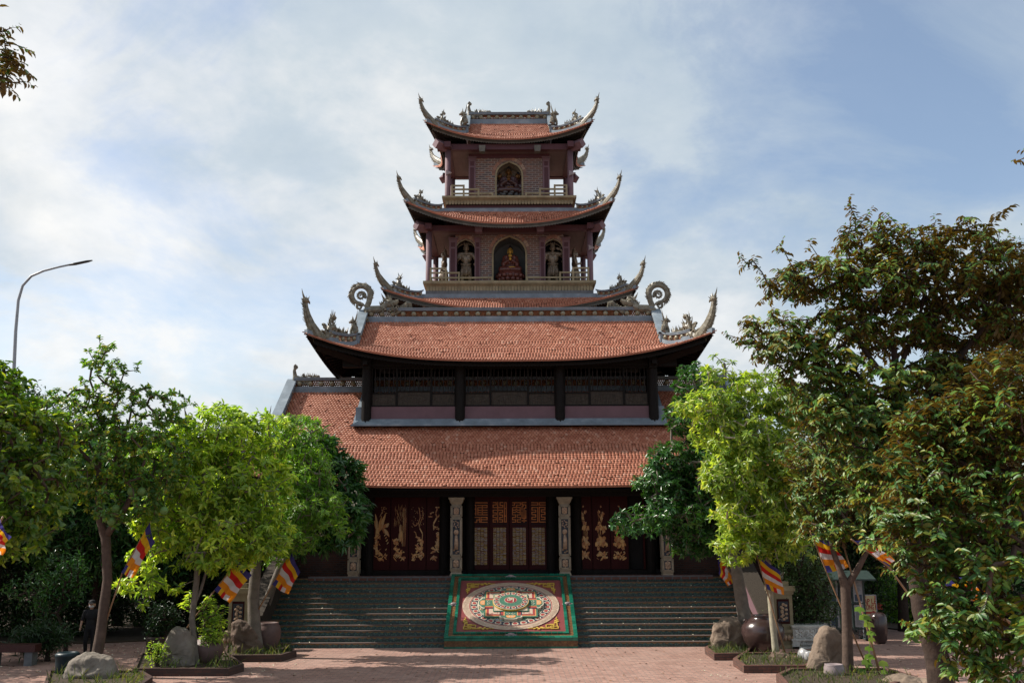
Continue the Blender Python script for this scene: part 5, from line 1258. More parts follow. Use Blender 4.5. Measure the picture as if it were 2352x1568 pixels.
petals('lotus_petals', .53, .1, 16, .239, 'mwhite', 'mpetal', .088)
mb = MB(); disc(mb, .44, .2395, .012); mbuild(mb, 'green_ring_edge', 'mwhite'); mb = MB(); disc(mb, .425, .2515, .004); mbuild(mb, 'green_disc', 'mgreen')
mb = MB(); disc(mb, .235, .2558, .01, 12); mbuild(mb, 'octagon_edge', 'mwhite'); mb = MB(); disc(mb, .22, .266, .004, 12); mbuild(mb, 'octagon_red', 'mdkred')
mb = MB()
def sy_(pts, w): line(mb, [((x - 1172) / 560., VC - (y - 540) / 250.) for x, y in pts], w, .271, .012)
sy_([(1108, 528), (1104, 540), (1116, 556), (1140, 560), (1162, 552), (1172, 536), (1168, 518), (1152, 508)], .032); sy_([(1112, 522), (1124, 510), (1140, 512), (1148, 524), (1138, 536), (1150, 542)], .03)
sy_([(1120, 500), (1135, 492), (1150, 500)], .022); sy_([(1160, 512), (1196, 512), (1232, 512)], .04); sy_([(1230, 512), (1226, 545), (1222, 585)], .035); sy_([(1200, 514), (1188, 530), (1204, 544), (1222, 542)], .026)
mbuild(mb, 'seed_syllable', 'mwhite')
mb = MB()
for sx in (-1, 1):
    for sv in (-1, 1):
        def C(x, y): return (sx * (1.66 - x), VC + sv * (VC - .70 - y))
        L1 = [[(0, 0), (.26, 0), (.26, .16), (0, .16), (0, 0)], [(.15, .08), (.42, .08), (.42, .26), (.15, .26), (.15, .08)], [(.3, .02), (.58, .02)], [(.03, .12), (.03, .42)], [(.1, .3), (.3, .3)], [(.5, .08), (.5, .02)]]
        for l in L1: line(mb, [C(*p) for p in l], .034, .04, .035)
        for t0, ax in ((.58, 0), (.42, 1)):
            for k, (d, w, r) in enumerate(((.0, .05, .055), (.1, -.03, .045), (.16, .05, .04), (.25, -.02, .035), (.33, .02, .022), (.42, .0, .014))):
                p = (t0 + d, .02 + w) if ax == 0 else (.03 + w, t0 + d * .8); q = C(*p); disc(mb, r, .0405 + .0006 * k, .035, 14, q[0], q[1])
                p2 = (t0 + d + .06, .02) if ax == 0 else (.03, t0 + d * .8 + .06); line(mb, [C(*p), C(*p2)], .028, .043, .03)
mb.build('gold_corner_knots', 'myel', mand)
for (u, v) in ((0, .21), (0, LN - .21), (-H_ + .21, VC), (H_ - .21, VC)):
    mb = MB(); c = mf(u, v, .11); mb.ball(c, (.13, .08, .07)); 
    for k in range(6): a = k * pi / 3; mb.ball((c[0] + .15 * cos(a), c[1] + .06 * sin(a), c[2] + .03 * sin(a) - .02), (.07, .05, .035), 7, 5)
    mb.build('ceramic_boss', 'pot', mand, True)
# ------------------------------------------------------------------ STATUES in the niches
def lotus(root, r, h, m, z0=0.0):
    mb = MB(); mb.lathe((0, 0, z0), [(r * .80, 0), (r * .86, h * .10), (r * .70, h * .22), (r * .62, h * .35), (r * .80, h * .48), (r * .92, h * .7), (r * .9, h)], 24, 1, .8)
    for row, (zz_, rr, pr) in enumerate(((.50, .80, .15), (.72, .92, .15), (.18, .80, .10))):
        for k in range(14):
            a = 2 * pi * (k + .5 * row) / 14; mb.ball((rr * r * cos(a), rr * r * sin(a) * .8, z0 + h * zz_), (pr * r * 1.2, pr * r * 1.2, h * .17), 8, 6)
    return mb.build('lotus_throne', m, root, True)
def hand(items, p, d, spread, s=1.0):            # palm with four fingers and a thumb, as short tapering capsules
    p = Vector(p); d = Vector(d).normalized(); spread = Vector(spread).normalized()
    items.append(('s', tuple(p), (.035 * s, .03 * s, .045 * s)))
    for k in range(4):
        b = p + spread * (.018 * s * (k - 1.5)) + d * .03 * s; t = b + d * (.065 - .008 * abs(k - 1.2)) * s; items.append(('c', tuple(b), .0095 * s, tuple(t), .007 * s))
    items.append(('c', tuple(p - spread * .03 * s), .011 * s, tuple(p - spread * .045 * s + d * .04 * s), .008 * s))
def head(items, c, s, ears=.13):
    x, y, z = c
    items += [('s', (x, y, z), (.105 * s, .12 * s, .14 * s)), ('s', (x, y - .03 * s, z - .07 * s), (.078 * s, .085 * s, .08 * s)), ('c', (x, y - .115 * s, z + .02 * s), .016 * s, (x, y - .135 * s, z - .03 * s), .022 * s),
              ('c', (x - .03 * s, y - .105 * s, z - .075 * s), .013 * s, (x + .03 * s, y - .105 * s, z - .075 * s), .013 * s)]
    for q in (-1, 1):
        items.append(('c', (x + q * .105 * s, y + .01 * s, z + .03 * s), .022 * s, (x + q * .11 * s, y, z - ears * .7 * s), .016 * s)); items.append(('c', (x + q * .025 * s, y - .11 * s, z + .045 * s), .012 * s, (x + q * .065 * s, y - .095 * s, z + .045 * s), .01 * s))
def face_marks(root, c, s):
    x, y, z = c; mb = MB()
    for q in (-1, 1): mb.ball((x + q * .045 * s, y - .112 * s, z + .015 * s), (.024 * s, .012 * s, .008 * s), 7, 5)
    mb.build('eyes', 'hair', root, True)
def buddha(name, label, loc, S, robe, skin, throne='lotus', rz=0.0, group=None):
    r = thing(name, label, 'statue', loc, rz, group); z = .62 * S if throne == 'lotus' else .42 * S
    if throne == 'lotus': lotus(r, .62 * S, .62 * S, robe)
    else:
        mb = MB()
        for row in range(4):
            for k in range(11 - row):
                a = 2 * pi * (k + .5 * row) / (11 - row); mb.ball(((.52 - .07 * row) * S * cos(a), (.38 - .05 * row) * S * sin(a), (.08 + .11 * row) * S), (.115 * S, .11 * S, .10 * S), 10, 8)
        mb.ball((0, 0, .2 * S), (.45 * S, .33 * S, .2 * S)); mb.build('lotus_base', 'bronzedark', r, True)
    f = lambda x, y, q: (x * S, y * S, z + q * S)
    it = [('s', f(0, .02, .10), (.40 * S, .28 * S, .12 * S)), ('c', f(-.40, -.10, .11), .13 * S, f(-.08, -.26, .09), .10 * S), ('c', f(.40, -.10, .11), .13 * S, f(.08, -.26, .09), .10 * S), ('s', f(0, .05, .28), (.22 * S, .17 * S, .22 * S)), ('s', f(0, .04, .52), (.25 * S, .15 * S, .20 * S)),
          ('c', f(-.17, .03, .64), .10 * S, f(.17, .03, .64), .10 * S), ('c', f(0, .02, .66), .09 * S, f(0, .01, .76), .06 * S)]
    for q in (-1, 1): it += [('c', f(q * .26, .02, .60), .095 * S, f(q * .31, -.06, .34), .095 * S), ('c', f(q * .31, -.06, .34), .095 * S, f(q * .09, -.22, .44), .06 * S), ('c', f(q * .30, -.08, .30), .08 * S, f(q * .22, -.16, .10), .06 * S)]
    for k in range(5): it.append(('c', f(-.16 + .05 * k, -.12, .60), .018 * S, f(-.10 + .07 * k, -.22, .16), .016 * S))
    blob('robe', it, robe, r, .022 * S, 1)
    hc = f(0, 0, .90); sk = []; head(sk, hc, S * 1.02, .17); sk.append(('c', f(0, .01, .72), .065 * S, f(0, .01, .84), .06 * S)); sk.append(('s', f(0, -.07, .68), (.09 * S, .06 * S, .07 * S)))
    blob('gilded_head', sk, skin, r, .012 * S, 1); face_marks(r, hc, S * 1.02)
    hd2 = []
    for q in (-1, 1): hand(hd2, f(q * .018, -.27, .50), (-q * .03, 0.03, 1), (0, 1, 0), S * 1.25)
    blob('joined_hands', hd2, skin, r, .008 * S, 0)
    hr = MB(); hr.ball((hc[0], hc[1] + .03 * S, hc[2] + .055 * S), (.118 * S, .125 * S, .115 * S), 14, 10); hr.ball((hc[0], hc[1] + .03 * S, hc[2] + .17 * S), (.055 * S, .055 * S, .06 * S)); hr.build('hair', 'hair', r, True)
    mb = MB(); mb.ball(f(.06, -.30, .16), (.17 * S, .035 * S, .03 * S)); mb.build('folded_foot', skin, r, True)
    return r
M['bronzedark'] = pmat('blackened_bronze', (0.035, 0.028, 0.024), 0.3, 0.3, 5, spec=0.6)
s2 = (zat(560, fy2 + .3) - z2) / (.62 + 1.13)
bd2 = buddha('seated_buddha', 'russet robed seated buddha with gilded face on a lotus throne, lower gallery niche', (.04, fy2 + .48, z2 + .01), s2 * .99, 'robe', 'goldskin'); bd2.scale = (.9, .9, 1)
s3 = (zat(381, fy + .3) - z3) / (.42 + 1.13)
buddha('seated_buddha', 'dark seated buddha with joined hands in the arched niche of the uppermost gallery', (-.03, fy + .38, z3 + .01), s3, 'robedark', 'goldskind', 'lumps')
for sx, w in ((-1, 'left'), (1, 'right')):
    buddha('seated_buddha', 'dark smaller buddha half hidden behind the %s shoulder of the upper seated buddha' % w, (sx * .50 - .03, fy + .62, z3 + .03), s3 * .90, 'robedark', 'goldskind', 'lumps', rz=-sx * .9)

def guardian(label, loc, S, pose, rz=0.0):
    r = thing('guardian_statue', label, 'statue', loc, rz, 'bronze guardian figures around the lower gallery')
    f = lambda x, y, q: (x * S, y * S, q * S); m = pose
    it = [('s', f(0, 0, 1.18), (.235 * S, .13 * S, .20 * S)), ('s', f(-.085, -.06, 1.26), (.095 * S, .07 * S, .075 * S)), ('s', f(.085, -.06, 1.26), (.095 * S, .07 * S, .075 * S)), ('s', f(0, 0, .98), (.145 * S, .11 * S, .15 * S)),
          ('c', f(-.24, 0, 1.36), .085 * S, f(.24, 0, 1.36), .085 * S), ('c', f(0, 0, 1.36), .07 * S, f(0, -.01, 1.48), .06 * S), ('s', f(0, 0, .86), (.17 * S, .13 * S, .10 * S))]
    for q in (-1, 1):
        for k in range(3): it.append(('s', f(q * .045, -.105, 1.12 - .075 * k), (.042 * S, .03 * S, .034 * S)))
    for q in (-1, 1): it += [('c', f(q * .10, 0, .82), .105 * S, f(q * .15, -.03, .46), .085 * S), ('c', f(q * .13, -.03, .46), .075 * S, f(q * .19, .02, .10), .052 * S), ('c', f(q * .19, .03, .05), .05 * S, f(q * .21, -.13, .035), .04 * S)]
    def arm(q, e, h, d, sp):
        it.append(('c', f(q * .28, 0, 1.33), .085 * S, f(*e), .058 * S)); it.append(('c', f(*e), .056 * S, f(*h), .036 * S)); hand(it, f(*h), d, sp, S * 1.35)
    if m == 0: arm(-1, (-.36, -.05, 1.08), (-.22, -.22, 1.14), (.05, -.1, 1), (1, 0, 0)); arm(1, (.40, -.02, 1.10), (.34, -.16, .90), (.5, -.3, -.8), (0, 1, 0))
    else: arm(-1, (-.33, 0, 1.05), (-.36, -.04, .78), (0, 0, -1), (0, 1, 0)); arm(1, (.50, .0, 1.40), (.26, -.06, 1.56), (-1, 0, .15), (0, 0, 1))
    head(it, f(0, -.02, 1.60), S * .95, .1); it.append(('s', f(0, 0, 1.70), (.10 * S, .10 * S, .06 * S))); it.append(('c', f(0, 0, 1.74), .05 * S, f(0, 0, 1.82), .03 * S))
    blob('body', it, 'bronze', r, .016 * S, 1)
    sk = MB(); prof = [(.17, .93), (.19, .86), (.20, .74), (.20, .60), (.215, .50), (.17, .47)]
    sk.lathe((0, 0, 0), [(a * S, b * S) for a, b in prof], 22, 1, .68)
    for k in range(18): a = 2 * pi * k / 18; sk.tube([f(.17 * cos(a), .12 * sin(a), .92), f(.20 * cos(a + .15), .15 * sin(a + .15), .68), f(.23 * cos(a + .3), .17 * sin(a + .3), .44 + .05 * sin(3 * a))], [.018 * S, .028 * S, .02 * S], 6)
    sk.tube([f(-.2, -.1, .93), f(0, -.15, .88), f(.2, -.1, .93)], [.04 * S] * 3, 8); sk.tube([f(0, -.15, .88), f(.02, -.2, .6), f(.0, -.2, .4)], [.04 * S, .035 * S, .03 * S], 7)
    sk.build('draped_skirt', 'bronze', r, True)
    sc = MB(); pts = []
    for k in range(15): a = radians(205 - k * 17.5) if 1 else 0; pts.append(f(.40 * cos(a) * (1 if m == 0 else .92), .05, 1.50 + .30 * sin(a)))
    pts = [f(-.30, -.05, .95), f(-.44, .0, 1.15)] + pts + [f(.44, .0, 1.15), f(.33, -.08, 1.0)]
    sc.tube(pts, [.02 * S] + [.04 * S] * (len(pts) - 2) + [.015 * S], 7, .45, up=(0, 1, 0))
    for q in (-1, 1): sc.tube([f(q * .05, 0, 1.74), f(q * .09, 0, 1.84), f(q * .05, 0, 1.93)], [.028 * S, .02 * S, .005 * S], 6)
    sc.build('flying_scarf', 'bronze', r, True)
    return r
gs = (zat(556, fy2 + .3) - z2) / 1.86
guardian('bronze guardian with open palm at the chest, left of the lower seated buddha', (-sc_ + .02, fy2 + .32, z2 + .01), gs, 0)
guardian('bronze guardian with one fist raised beside its head, right of the lower seated buddha', (sc_ - .02, fy2 + .32, z2 + .01), gs, 1)
guardian('bronze guardian with raised fist on the left flank of the lower gallery behind the railing', (-cx2 - .33, CY - .35, z2 + .01), gs * .97, 1, -pi / 2)
guardian('bronze guardian with open palm on the right flank of the lower gallery behind the railing', (cx2 + .33, CY - .35, z2 + .01), gs * .97, 0, pi / 2)
# ------------------------------------------------------------------ COURTYARD OBJECTS
class Sq:                                        # zoomed-crop coordinates -> reference pixels
    def __init__(s, ox, oy, k): s.ox, s.oy, s.k = ox * .57422, oy * .57422, .57422 / k
    def __call__(s, x, y): return (s.ox + x * s.k, s.oy + y * s.k)
ZA = Sq(0, 2000, 2.146); ZB = Sq(600, 1900, 1.887); ZC = Sq(2650, 1900, 1.887); ZD = Sq(3350, 1900, 1.887); ZE = Sq(3000, 2250, 3.26)
def rock(label, pts, Y, m, depth=.6, seed=1, name='boulder'):
    W3 = [at(x, y, Y) for x, y in pts]; zmin = min(p.z for p in W3); cx_ = sum(p.x for p in W3) / len(W3); zc = zmin + (max(p.z for p in W3) - zmin) * .38; hw_ = (max(p.x for p in W3) - min(p.x for p in W3)) / 2
    R = random.Random(seed); n = 40; import bisect
    # resample outline by angle around (cx,zc)
    out = []
    for k in range(n):
        a = 2 * pi * k / n; best = 0
        for p, q in zip(W3, W3[1:] + W3[:1]):
            x1, y1, x2, y2 = p.x - cx_, p.z - zc, q.x - cx_, q.z - zc; dx, dy = cos(a), sin(a); den = dx * (y2 - y1) - dy * (x2 - x1)
            if abs(den) < 1e-9: continue
            t = (x1 * (y2 - y1) - y1 * (x2 - x1)) / den; u = (x1 * dy - y1 * dx) / den
            if t > 0 and -1e-6 <= u <= 1 + 1e-6: best = max(best, t)
        out.append(best)
    out = [(out[k - 1] + 6 * out[k] + out[(k + 1) % n]) / 8 * 1.03 for k in range(n)]
    mb = MB(); rings = 14; vs = []; fs = []; ph = [R.uniform(0, 6.28) for _ in range(8)]
    for i in range(rings + 1):
        c = -1 + 2 * i / rings; s_ = max(.02, (1 - abs(c) ** 3.2) ** .5)
        for k in range(n):
            a = 2 * pi * k / n; nz = 1 + .035 * sin(3 * a + ph[0] + 2.2 * c) + .03 * sin(5 * a + ph[1] - 3 * c) + .02 * sin(9 * a + ph[2] + 5 * c)
            r_ = out[k] * s_ * (1 if i == rings // 2 else nz); dd = hw_ * depth * c * (1 + .08 * sin(4 * a + ph[3]))
            vs.append((cx_ + r_ * cos(a) - cx_, dd, max(-.05, zc + r_ * sin(a))))
    for i in range(rings):
        for k in range(n): fs.append((i * n + k, i * n + (k + 1) % n, (i + 1) * n + (k + 1) % n, (i + 1) * n + k))
    fs.append(tuple(range(n - 1, -1, -1))); fs.append(tuple(rings * n + k for k in range(n)))
    mb.add(vs, fs); o = mb.build(name, m, None, True, (cx_, Y, 0)); tag(o, label, 'rock')
    sb = o.modifiers.new('sub', 'SUBSURF'); sb.levels = 1; sb.render_levels = 2
    tx = bpy.data.textures.new('rocktex', 'CLOUDS'); tx.noise_scale = .28; tx.noise_depth = 4; d = o.modifiers.new('disp', 'DISPLACE'); d.texture = tx; d.strength = .16; d.mid_level = .5; d.texture_coords = 'GLOBAL'
    return o
rock('low grey brown boulder at the bottom left in front of the leaning pomelo trunk', [(146, 1575), (150, 1548), (160, 1534), (182, 1504), (203, 1499), (241, 1502), (257, 1515), (269, 1550), (271, 1575)], 27.8, 'rockgrey', .6, 1)
rock('tall pale rounded boulder in the left brick planter', [ZB(*p) for p in ((70, 1400), (90, 1320), (130, 1250), (150, 1180), (200, 1145), (265, 1150), (300, 1200), (330, 1300), (340, 1460), (75, 1460))], 30.2, 'rockgrey', .6, 2)
rock('dark leaning boulder beside the grey tree trunk left of the stairs', [ZB(*p) for p in ((618, 1200), (630, 1120), (670, 1088), (720, 1100), (790, 1160), (830, 1230), (850, 1350), (640, 1350))], 33.2, 'rockdark', .5, 3)
rock('reddish blocky boulder in front of the right end of the stairs', [ZC(*p) for p in ((370, 1230), (390, 1120), (440, 1110), (460, 1075), (520, 1065), (580, 1090), (610, 1180), (615, 1345), (375, 1345))], 33.8, 'rock', .7, 4)
rock('low flat dark boulder at the foot of the thin pale trunk', [ZC(*p) for p in ((782, 1410), (830, 1335), (870, 1330), (960, 1350), (1040, 1370), (1015, 1430), (795, 1435))], 31.6, 'rockdark', .6, 5)
rock('tall tapering brown boulder beside the forked brown trunk', [ZC(*p) for p in ((1065, 1540), (1130, 1340), (1160, 1220), (1190, 1150), (1240, 1145), (1350, 1190), (1365, 1300), (1352, 1550))], 28.6, 'rock', .55, 6)
rock('brown boulder cut by the bottom edge of the picture near the rough trunk', [ZD(*p) for p in ((335, 1600), (390, 1520), (480, 1500), (600, 1530), (800, 1545), (860, 1600))], 26.2, 'rock', .6, 7)

def planter(label, base, h=.21, m='planter', soil_h=.15):
    G = [gnd(x, y) for x, y in base]; c = sum(G, Vector()) / len(G); r = thing('brick_planter', label, 'planter', (c.x, c.y, 0))
    G = [(p.x - c.x, p.y - c.y) for p in G]; ar = sum(G[i][0] * G[(i + 1) % len(G)][1] - G[(i + 1) % len(G)][0] * G[i][1] for i in range(len(G)))
    if ar < 0: G = G[::-1]
    inn = [(x * (1 - .13 / sqrt(x * x + y * y)), y * (1 - .13 / sqrt(x * x + y * y))) for x, y in G]; n = len(G); mb = MB()
    vs = [(x, y, 0) for x, y in G] + [(x, y, h) for x, y in G] + [(x, y, h) for x, y in inn] + [(x, y, 0) for x, y in inn]
    mb.add(vs, [(i, (i + 1) % n, n + (i + 1) % n, n + i) for i in range(n)] + [(n + i, n + (i + 1) % n, 2 * n + (i + 1) % n, 2 * n + i) for i in range(n)] + [(2 * n + i, 2 * n + (i + 1) % n, 3 * n + (i + 1) % n, 3 * n + i) for i in range(n)])
    mb.build('brick_rim', m, r); mb = MB(); mb.prism(inn, lambda a, b, e: (a, b, e), soil_h); mb.build('soil', 'soil', r)
    return r, [Vector((x + c.x, y + c.y, soil_h)) for x, y in inn], c
PL = []
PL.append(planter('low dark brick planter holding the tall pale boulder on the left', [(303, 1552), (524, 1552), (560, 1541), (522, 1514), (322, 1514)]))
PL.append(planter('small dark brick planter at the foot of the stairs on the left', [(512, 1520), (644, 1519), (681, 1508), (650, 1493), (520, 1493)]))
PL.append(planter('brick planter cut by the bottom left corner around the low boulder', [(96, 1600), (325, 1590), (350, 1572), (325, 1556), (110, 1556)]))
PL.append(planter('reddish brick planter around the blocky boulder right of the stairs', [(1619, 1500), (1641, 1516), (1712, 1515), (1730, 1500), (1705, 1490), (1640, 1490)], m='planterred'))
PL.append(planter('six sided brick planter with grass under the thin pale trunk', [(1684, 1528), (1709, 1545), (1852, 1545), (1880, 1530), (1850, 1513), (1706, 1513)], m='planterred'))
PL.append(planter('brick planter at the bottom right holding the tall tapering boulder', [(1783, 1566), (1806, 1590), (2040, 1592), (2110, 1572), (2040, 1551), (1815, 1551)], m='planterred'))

def jar(name, label, px, py, Y, w, prof, m, handles=0, tilt=0, cat='jar'):
    p = at(px, py, Y); s_ = w; r = thing(name, label, cat, (p.x, Y, max(0, p.z))); r.rotation_euler = (0, tilt, 0)
    mb = MB(); mb.lathe((0, 0, 0), [(a * s_, b * s_) for a, b in prof] + [(prof[-1][0] * .82 * s_, prof[-1][1] * s_), (prof[-1][0] * .75 * s_, (prof[-1][1] - .15) * s_)], 28); mb.build('vessel', m, r, True)
    for k in range(handles):
        a = pi + k * pi * .9; mb = MB(); c = (.78 * s_ * cos(a), .78 * s_ * sin(a) - .1 * s_, prof[-2][1] * .86 * s_)
        mb.tube([(c[0] + .10 * s_ * cos(t) * cos(a), c[1], c[2] + .09 * s_ * sin(t)) for t in [j * pi / 6 - .4 for j in range(9)]], .035 * s_, 7); mb.build('handle', m, r, True)
    return r
JP = [(.5, 0), (.6, .04), (.86, .42), (1.0, .85), (.96, 1.15), (.74, 1.42), (.52, 1.52), (.50, 1.62), (.56, 1.66)]
jar('jar', 'big glossy dark brown jar with small ears right of the stairs', *ZC(765, 1330), 33.0, .68, JP, 'jar', 2)
jar('jar', 'dull brown clay jar with a ring handle left of the stairs', *ZB(880, 1320), 33.9, .44, [(.6, 0), (.75, .3), (.98, .9), (1.0, 1.4), (.92, 1.75), (.8, 1.9), (.84, 2.0)], 'jardull', 1)
jar('jar', 'round brown jar behind the tall pale boulder', *ZB(425, 1425), 30.9, .48, JP, 'jardull', 0)
jar('jar', 'pale glazed pot standing in front of the tall tapering boulder', *ZE(1105, 1530), 27.6, .27, [(.72, 0), (.95, .3), (1.0, .8), (.98, 1.2), (.88, 1.45), (.9, 1.52)], 'pot', 0)
jar('jar', 'silvery grey pot lying tilted between the flat boulder and the tall boulder', *ZE(690, 1275), 31.2, .24, [(.5, 0), (.9, .3), (1.0, .8), (.9, 1.2), (.8, 1.35)], 'silver', 0, .5)
jar('jar', 'small cream pot peeping out behind the tall tapering boulder', *ZE(775, 1280), 30.6, .15, [(.6, 0), (.95, .5), (1.0, 1.1), (.8, 1.7), (.7, 1.85)], 'silver', 0)
jar('jar', 'blue green glazed barrel behind the low boulder at the bottom left', *ZA(556, 1640), 28.6, .33, [(.7, 0), (.85, .5), (.9, 1.2), (.92, 1.7), (.98, 1.8), (.98, 1.95), (.8, 2.1)], 'bluegreen', 0)
jar('jar', 'dark urn standing behind the notice board on the right', *ZD(320, 1275), 36.5, .30, [(.6, 0), (.9, .5), (1.0, 1.8), (1.0, 3.0), (.8, 3.4), (.6, 3.5)], 'jar', 0)

# street lamp
Yl = 52.0; p0 = at(26, 905, Yl); lt = thing('street_lamp', 'tall grey street lamp with a long curved arm behind the left trees', 'street lamp', (p0.x, Yl, 0))
pts = [at(26, 960, Yl), at(31, 870, Yl), at(36, 760, Yl), at(42, 690, Yl), at(52, 656, Yl), at(72, 634, Yl), at(100, 622, Yl), at(135, 613, Yl), at(165, 607, Yl)]
pts = [Vector((pts[0].x, Yl, 0))] + pts; mb = MB(); mb.tube([p - Vector((p0.x, Yl, 0)) for p in pts], [.14, .10, .095, .085, .075, .07, .065, .06, .055, .05], 10); mb.build('pole', 'metal', lt, True)
a = at(158, 609, Yl) - Vector((p0.x, Yl, 0)); b = at(212, 598, Yl) - Vector((p0.x, Yl, 0)); mb = MB(); mb.tube([a, a.lerp(b, .25), a.lerp(b, .8), b], [.08, .15, .13, .06], 10, .45, up=(0, 1, 0)); mb.build('lamp_head', 'lampdark', lt, True)

# flags
NFL = [0]
def flag(label, A, B, C, D, base, Y, sag=.12):
    A3, B3, C3, D3 = [at(x, y, Y) for x, y in (A, B, C, D)]; b3 = at(*base, Y); r = thing('flag', label, 'flag', tuple(b3), 0, 'striped buddhist flags on poles')
    d = (A3 - b3); mb = MB(); tip = A3 + (A3 - B3).normalized() * .05
    mb.tube([Vector((0, 0, 0)), (B3 - b3) * .5 + Vector((0, .004, .0)), B3 - b3, A3 - b3, tip - b3], [.026, .024, .021, .018, .016], 8); mb.build('pole', 'bamboo', r, True)
    nu, nv = 30, 20; me = bpy.data.meshes.new('cloth'); vs = []; fs = []; mi = []; ph = random.uniform(0, 6)
    for i in range(nu + 1):
        s_ = i / nu
        for j in range(nv + 1):
            t = j / nv; p = (A3 * (1 - s_) + B3 * s_) * (1 - t) + (D3 * (1 - s_) + C3 * s_) * t
            w = .06 * sin(3.2 * pi * t + ph + 2 * s_) * t ** .5 + .05 * sin(7 * s_ + 5 * t + ph); q = p - b3
            vs.append((q.x + .015 * sin(9 * t + 6 * s_), q.y - .03 + w, q.z - sag * t * (1 - t) * .45 + .008 * sin(8 * s_ + ph) * t))
    for i in range(nu):
        for j in range(nv):
            fs.append((i * (nv + 1) + j, i * (nv + 1) + j + 1, (i + 1) * (nv + 1) + j + 1, (i + 1) * (nv + 1) + j)); k = int((i / nu) * 6); mi.append(k if k < 5 else min(4, int(j / nv * 5)))
    me.from_pydata(vs, [], fs)
    for m in FLAGC: me.materials.append(m)
    me.polygons.foreach_set('material_index', mi); me.polygons.foreach_set('use_smooth', [True] * len(fs)); me.update()
    o = bpy.data.objects.new('cloth', me); COL.objects.link(o); o.parent = r
    return r
flag('folded striped flag on a pole tied to the leaning pomelo trunk at the left', (345, 1199), (281, 1314), (303, 1327), (354, 1245), (243, 1428), 28.9)
flag('striped flag hanging under the lime green crown between the two left trunks', (548, 1285), (494, 1354), (526, 1385), (577, 1320), (430, 1441), 30.6)
flag('fully spread striped flag beside the grey trunk left of the stairs', (670, 1262), (626, 1341), (660, 1364), (689, 1314), (594, 1398), 33.2)
flag('striped flag partly cut by the left edge of the picture', (4, 1192), (-28, 1262), (3, 1274), (22, 1232), (-60, 1330), 17.0)
flag('narrow folded striped flag against the right end of the stairs', (1648, 1266), (1688, 1334), (1671, 1345), (1651, 1316), (1747, 1447), 34.6)
flag('waving striped flag in front of the thin pale trunk', (1736, 1268), (1761, 1352), (1802, 1366), (1791, 1312), (1804, 1500), 31.8)
flag('striped flag above the notice board left of the forked brown trunk', (1862, 1222), (1899, 1314), (1951, 1301), (1915, 1250), (2005, 1562), 28.2)
flag('striped flag showing between leaves right of the forked brown trunk', (1958, 1240), (2040, 1300), (2052, 1283), (1985, 1240), (2150, 1450), 24.0)
flag('striped flag mostly hidden inside the foliage at the lower right', (2160, 1340), (2262, 1392), (2272, 1362), (2200, 1318), (2400, 1480), 15.5)
# bamboo prop with vine
vp = thing('bamboo_prop', 'slanting bamboo prop with a leafy green vine against the forked brown trunk', 'pole', tuple(at(2026, 1562, 27.4)))
b3 = at(2026, 1562, 27.4); mb = MB(); tp = at(1933, 1236, 28.2); mb.tube([Vector((0, 0, 0)), (tp - b3) * .5, tp - b3], [.035, .03, .025], 8); mb.build('pole', 'bamboo', vp, True)
vine_pts = [ZE(x, y) for x, y in ((1500, 730), (1550, 820), (1580, 930), (1590, 1010), (1550, 1130), (1560, 1240), (1520, 1310), (1550, 1340), (1460, 1430), (1500, 1500), (1740, 1330), (1750, 1435), (1430, 620))]
vl = MB()
for x, y in vine_pts:
    c = at(x, y, 27.5) - b3; w = random.uniform(.09, .15)
    poly = [(0, w), (w * .9, w * .6), (w * 1.1, -w * .3), (w * .3, -w * .2), (0, -w * 1.1), (-w * .3, -w * .25), (-w * 1.1, -w * .2), (-w * .85, w * .7)]; ty = random.uniform(-.5, .5)
    vl.prism(poly, lambda a, b, e: (c.x + a, c.y + b * .4 + a * ty + e, c.z + b * .9), .004)
vl.build('vine_leaves', 'lf_lime', vp); mb = MB(); mb.tube([at(x, y, 27.52) - b3 for x, y in [ZE(1500, 700), ZE(1570, 900), ZE(1555, 1150), ZE(1530, 1320), ZE(1480, 1500)]], .008, 5); mb.build('vine_stem', 'lf_mid', vp)

# carved stone trough with clipped bush
ty = 35.4; t0 = at(*ZE(535, 1140), ty); t1 = at(*ZE(985, 1140), ty); tw = t1.x - t0.x; zt = at(*ZE(600, 805), ty).z
tr = thing('stone_trough', 'carved white stone planter box with a dense bush behind the boulders on the right', 'planter', ((t0.x + t1.x) / 2, ty, 0)); w = tw / 2
mb = MB(); mb.box(-w, w, -.4, .6, zt * .42, zt * .93); mb.box(-w - .04, w + .04, -.44, .64, zt * .93, zt); mb.box(-w - .07, w + .07, -.46, .66, zt * .36, zt * .42); mb.box(-w * .86, w * .86, -.3, .5, .1, zt * .36)
for sx in (-1, 1): mb.prism([(sx * w * 1.1, 0), (sx * w * 1.06, zt * .36), (sx * w * .6, zt * .36), (sx * w * .72, 0)], lambda a, b, c: (a, -.42 + c, b), .9)
mb.box(-w * 1.1, w * 1.1, -.42, .6, -.01, .07); mb.build('box', 'stonewhite', tr)
mb = MB()
for k in range(3):
    c = -w * .64 + k * w * .64
    for a, b, cc, d in ((c - w * .28, c + w * .28, .46, .49), (c - w * .28, c + w * .28, .86, .89), (c - w * .28, c - w * .25, .49, .86), (c + w * .25, c + w * .28, .49, .86)): mb.box(a, b, -.425, -.395, zt * cc, zt * d)
    for j in range(16): mb.ball((c + w * .2 * sin(j * 2.3), -.40, zt * (.52 + .02 * j)), (.05, .03, .04), 6, 4)
for j in range(14): mb.ball((-w * .8 + w * 1.6 * j / 13, -.31, zt * .2), (.06, .04, .07), 6, 4)
mb.build('carving', 'stonewhite', tr, True)

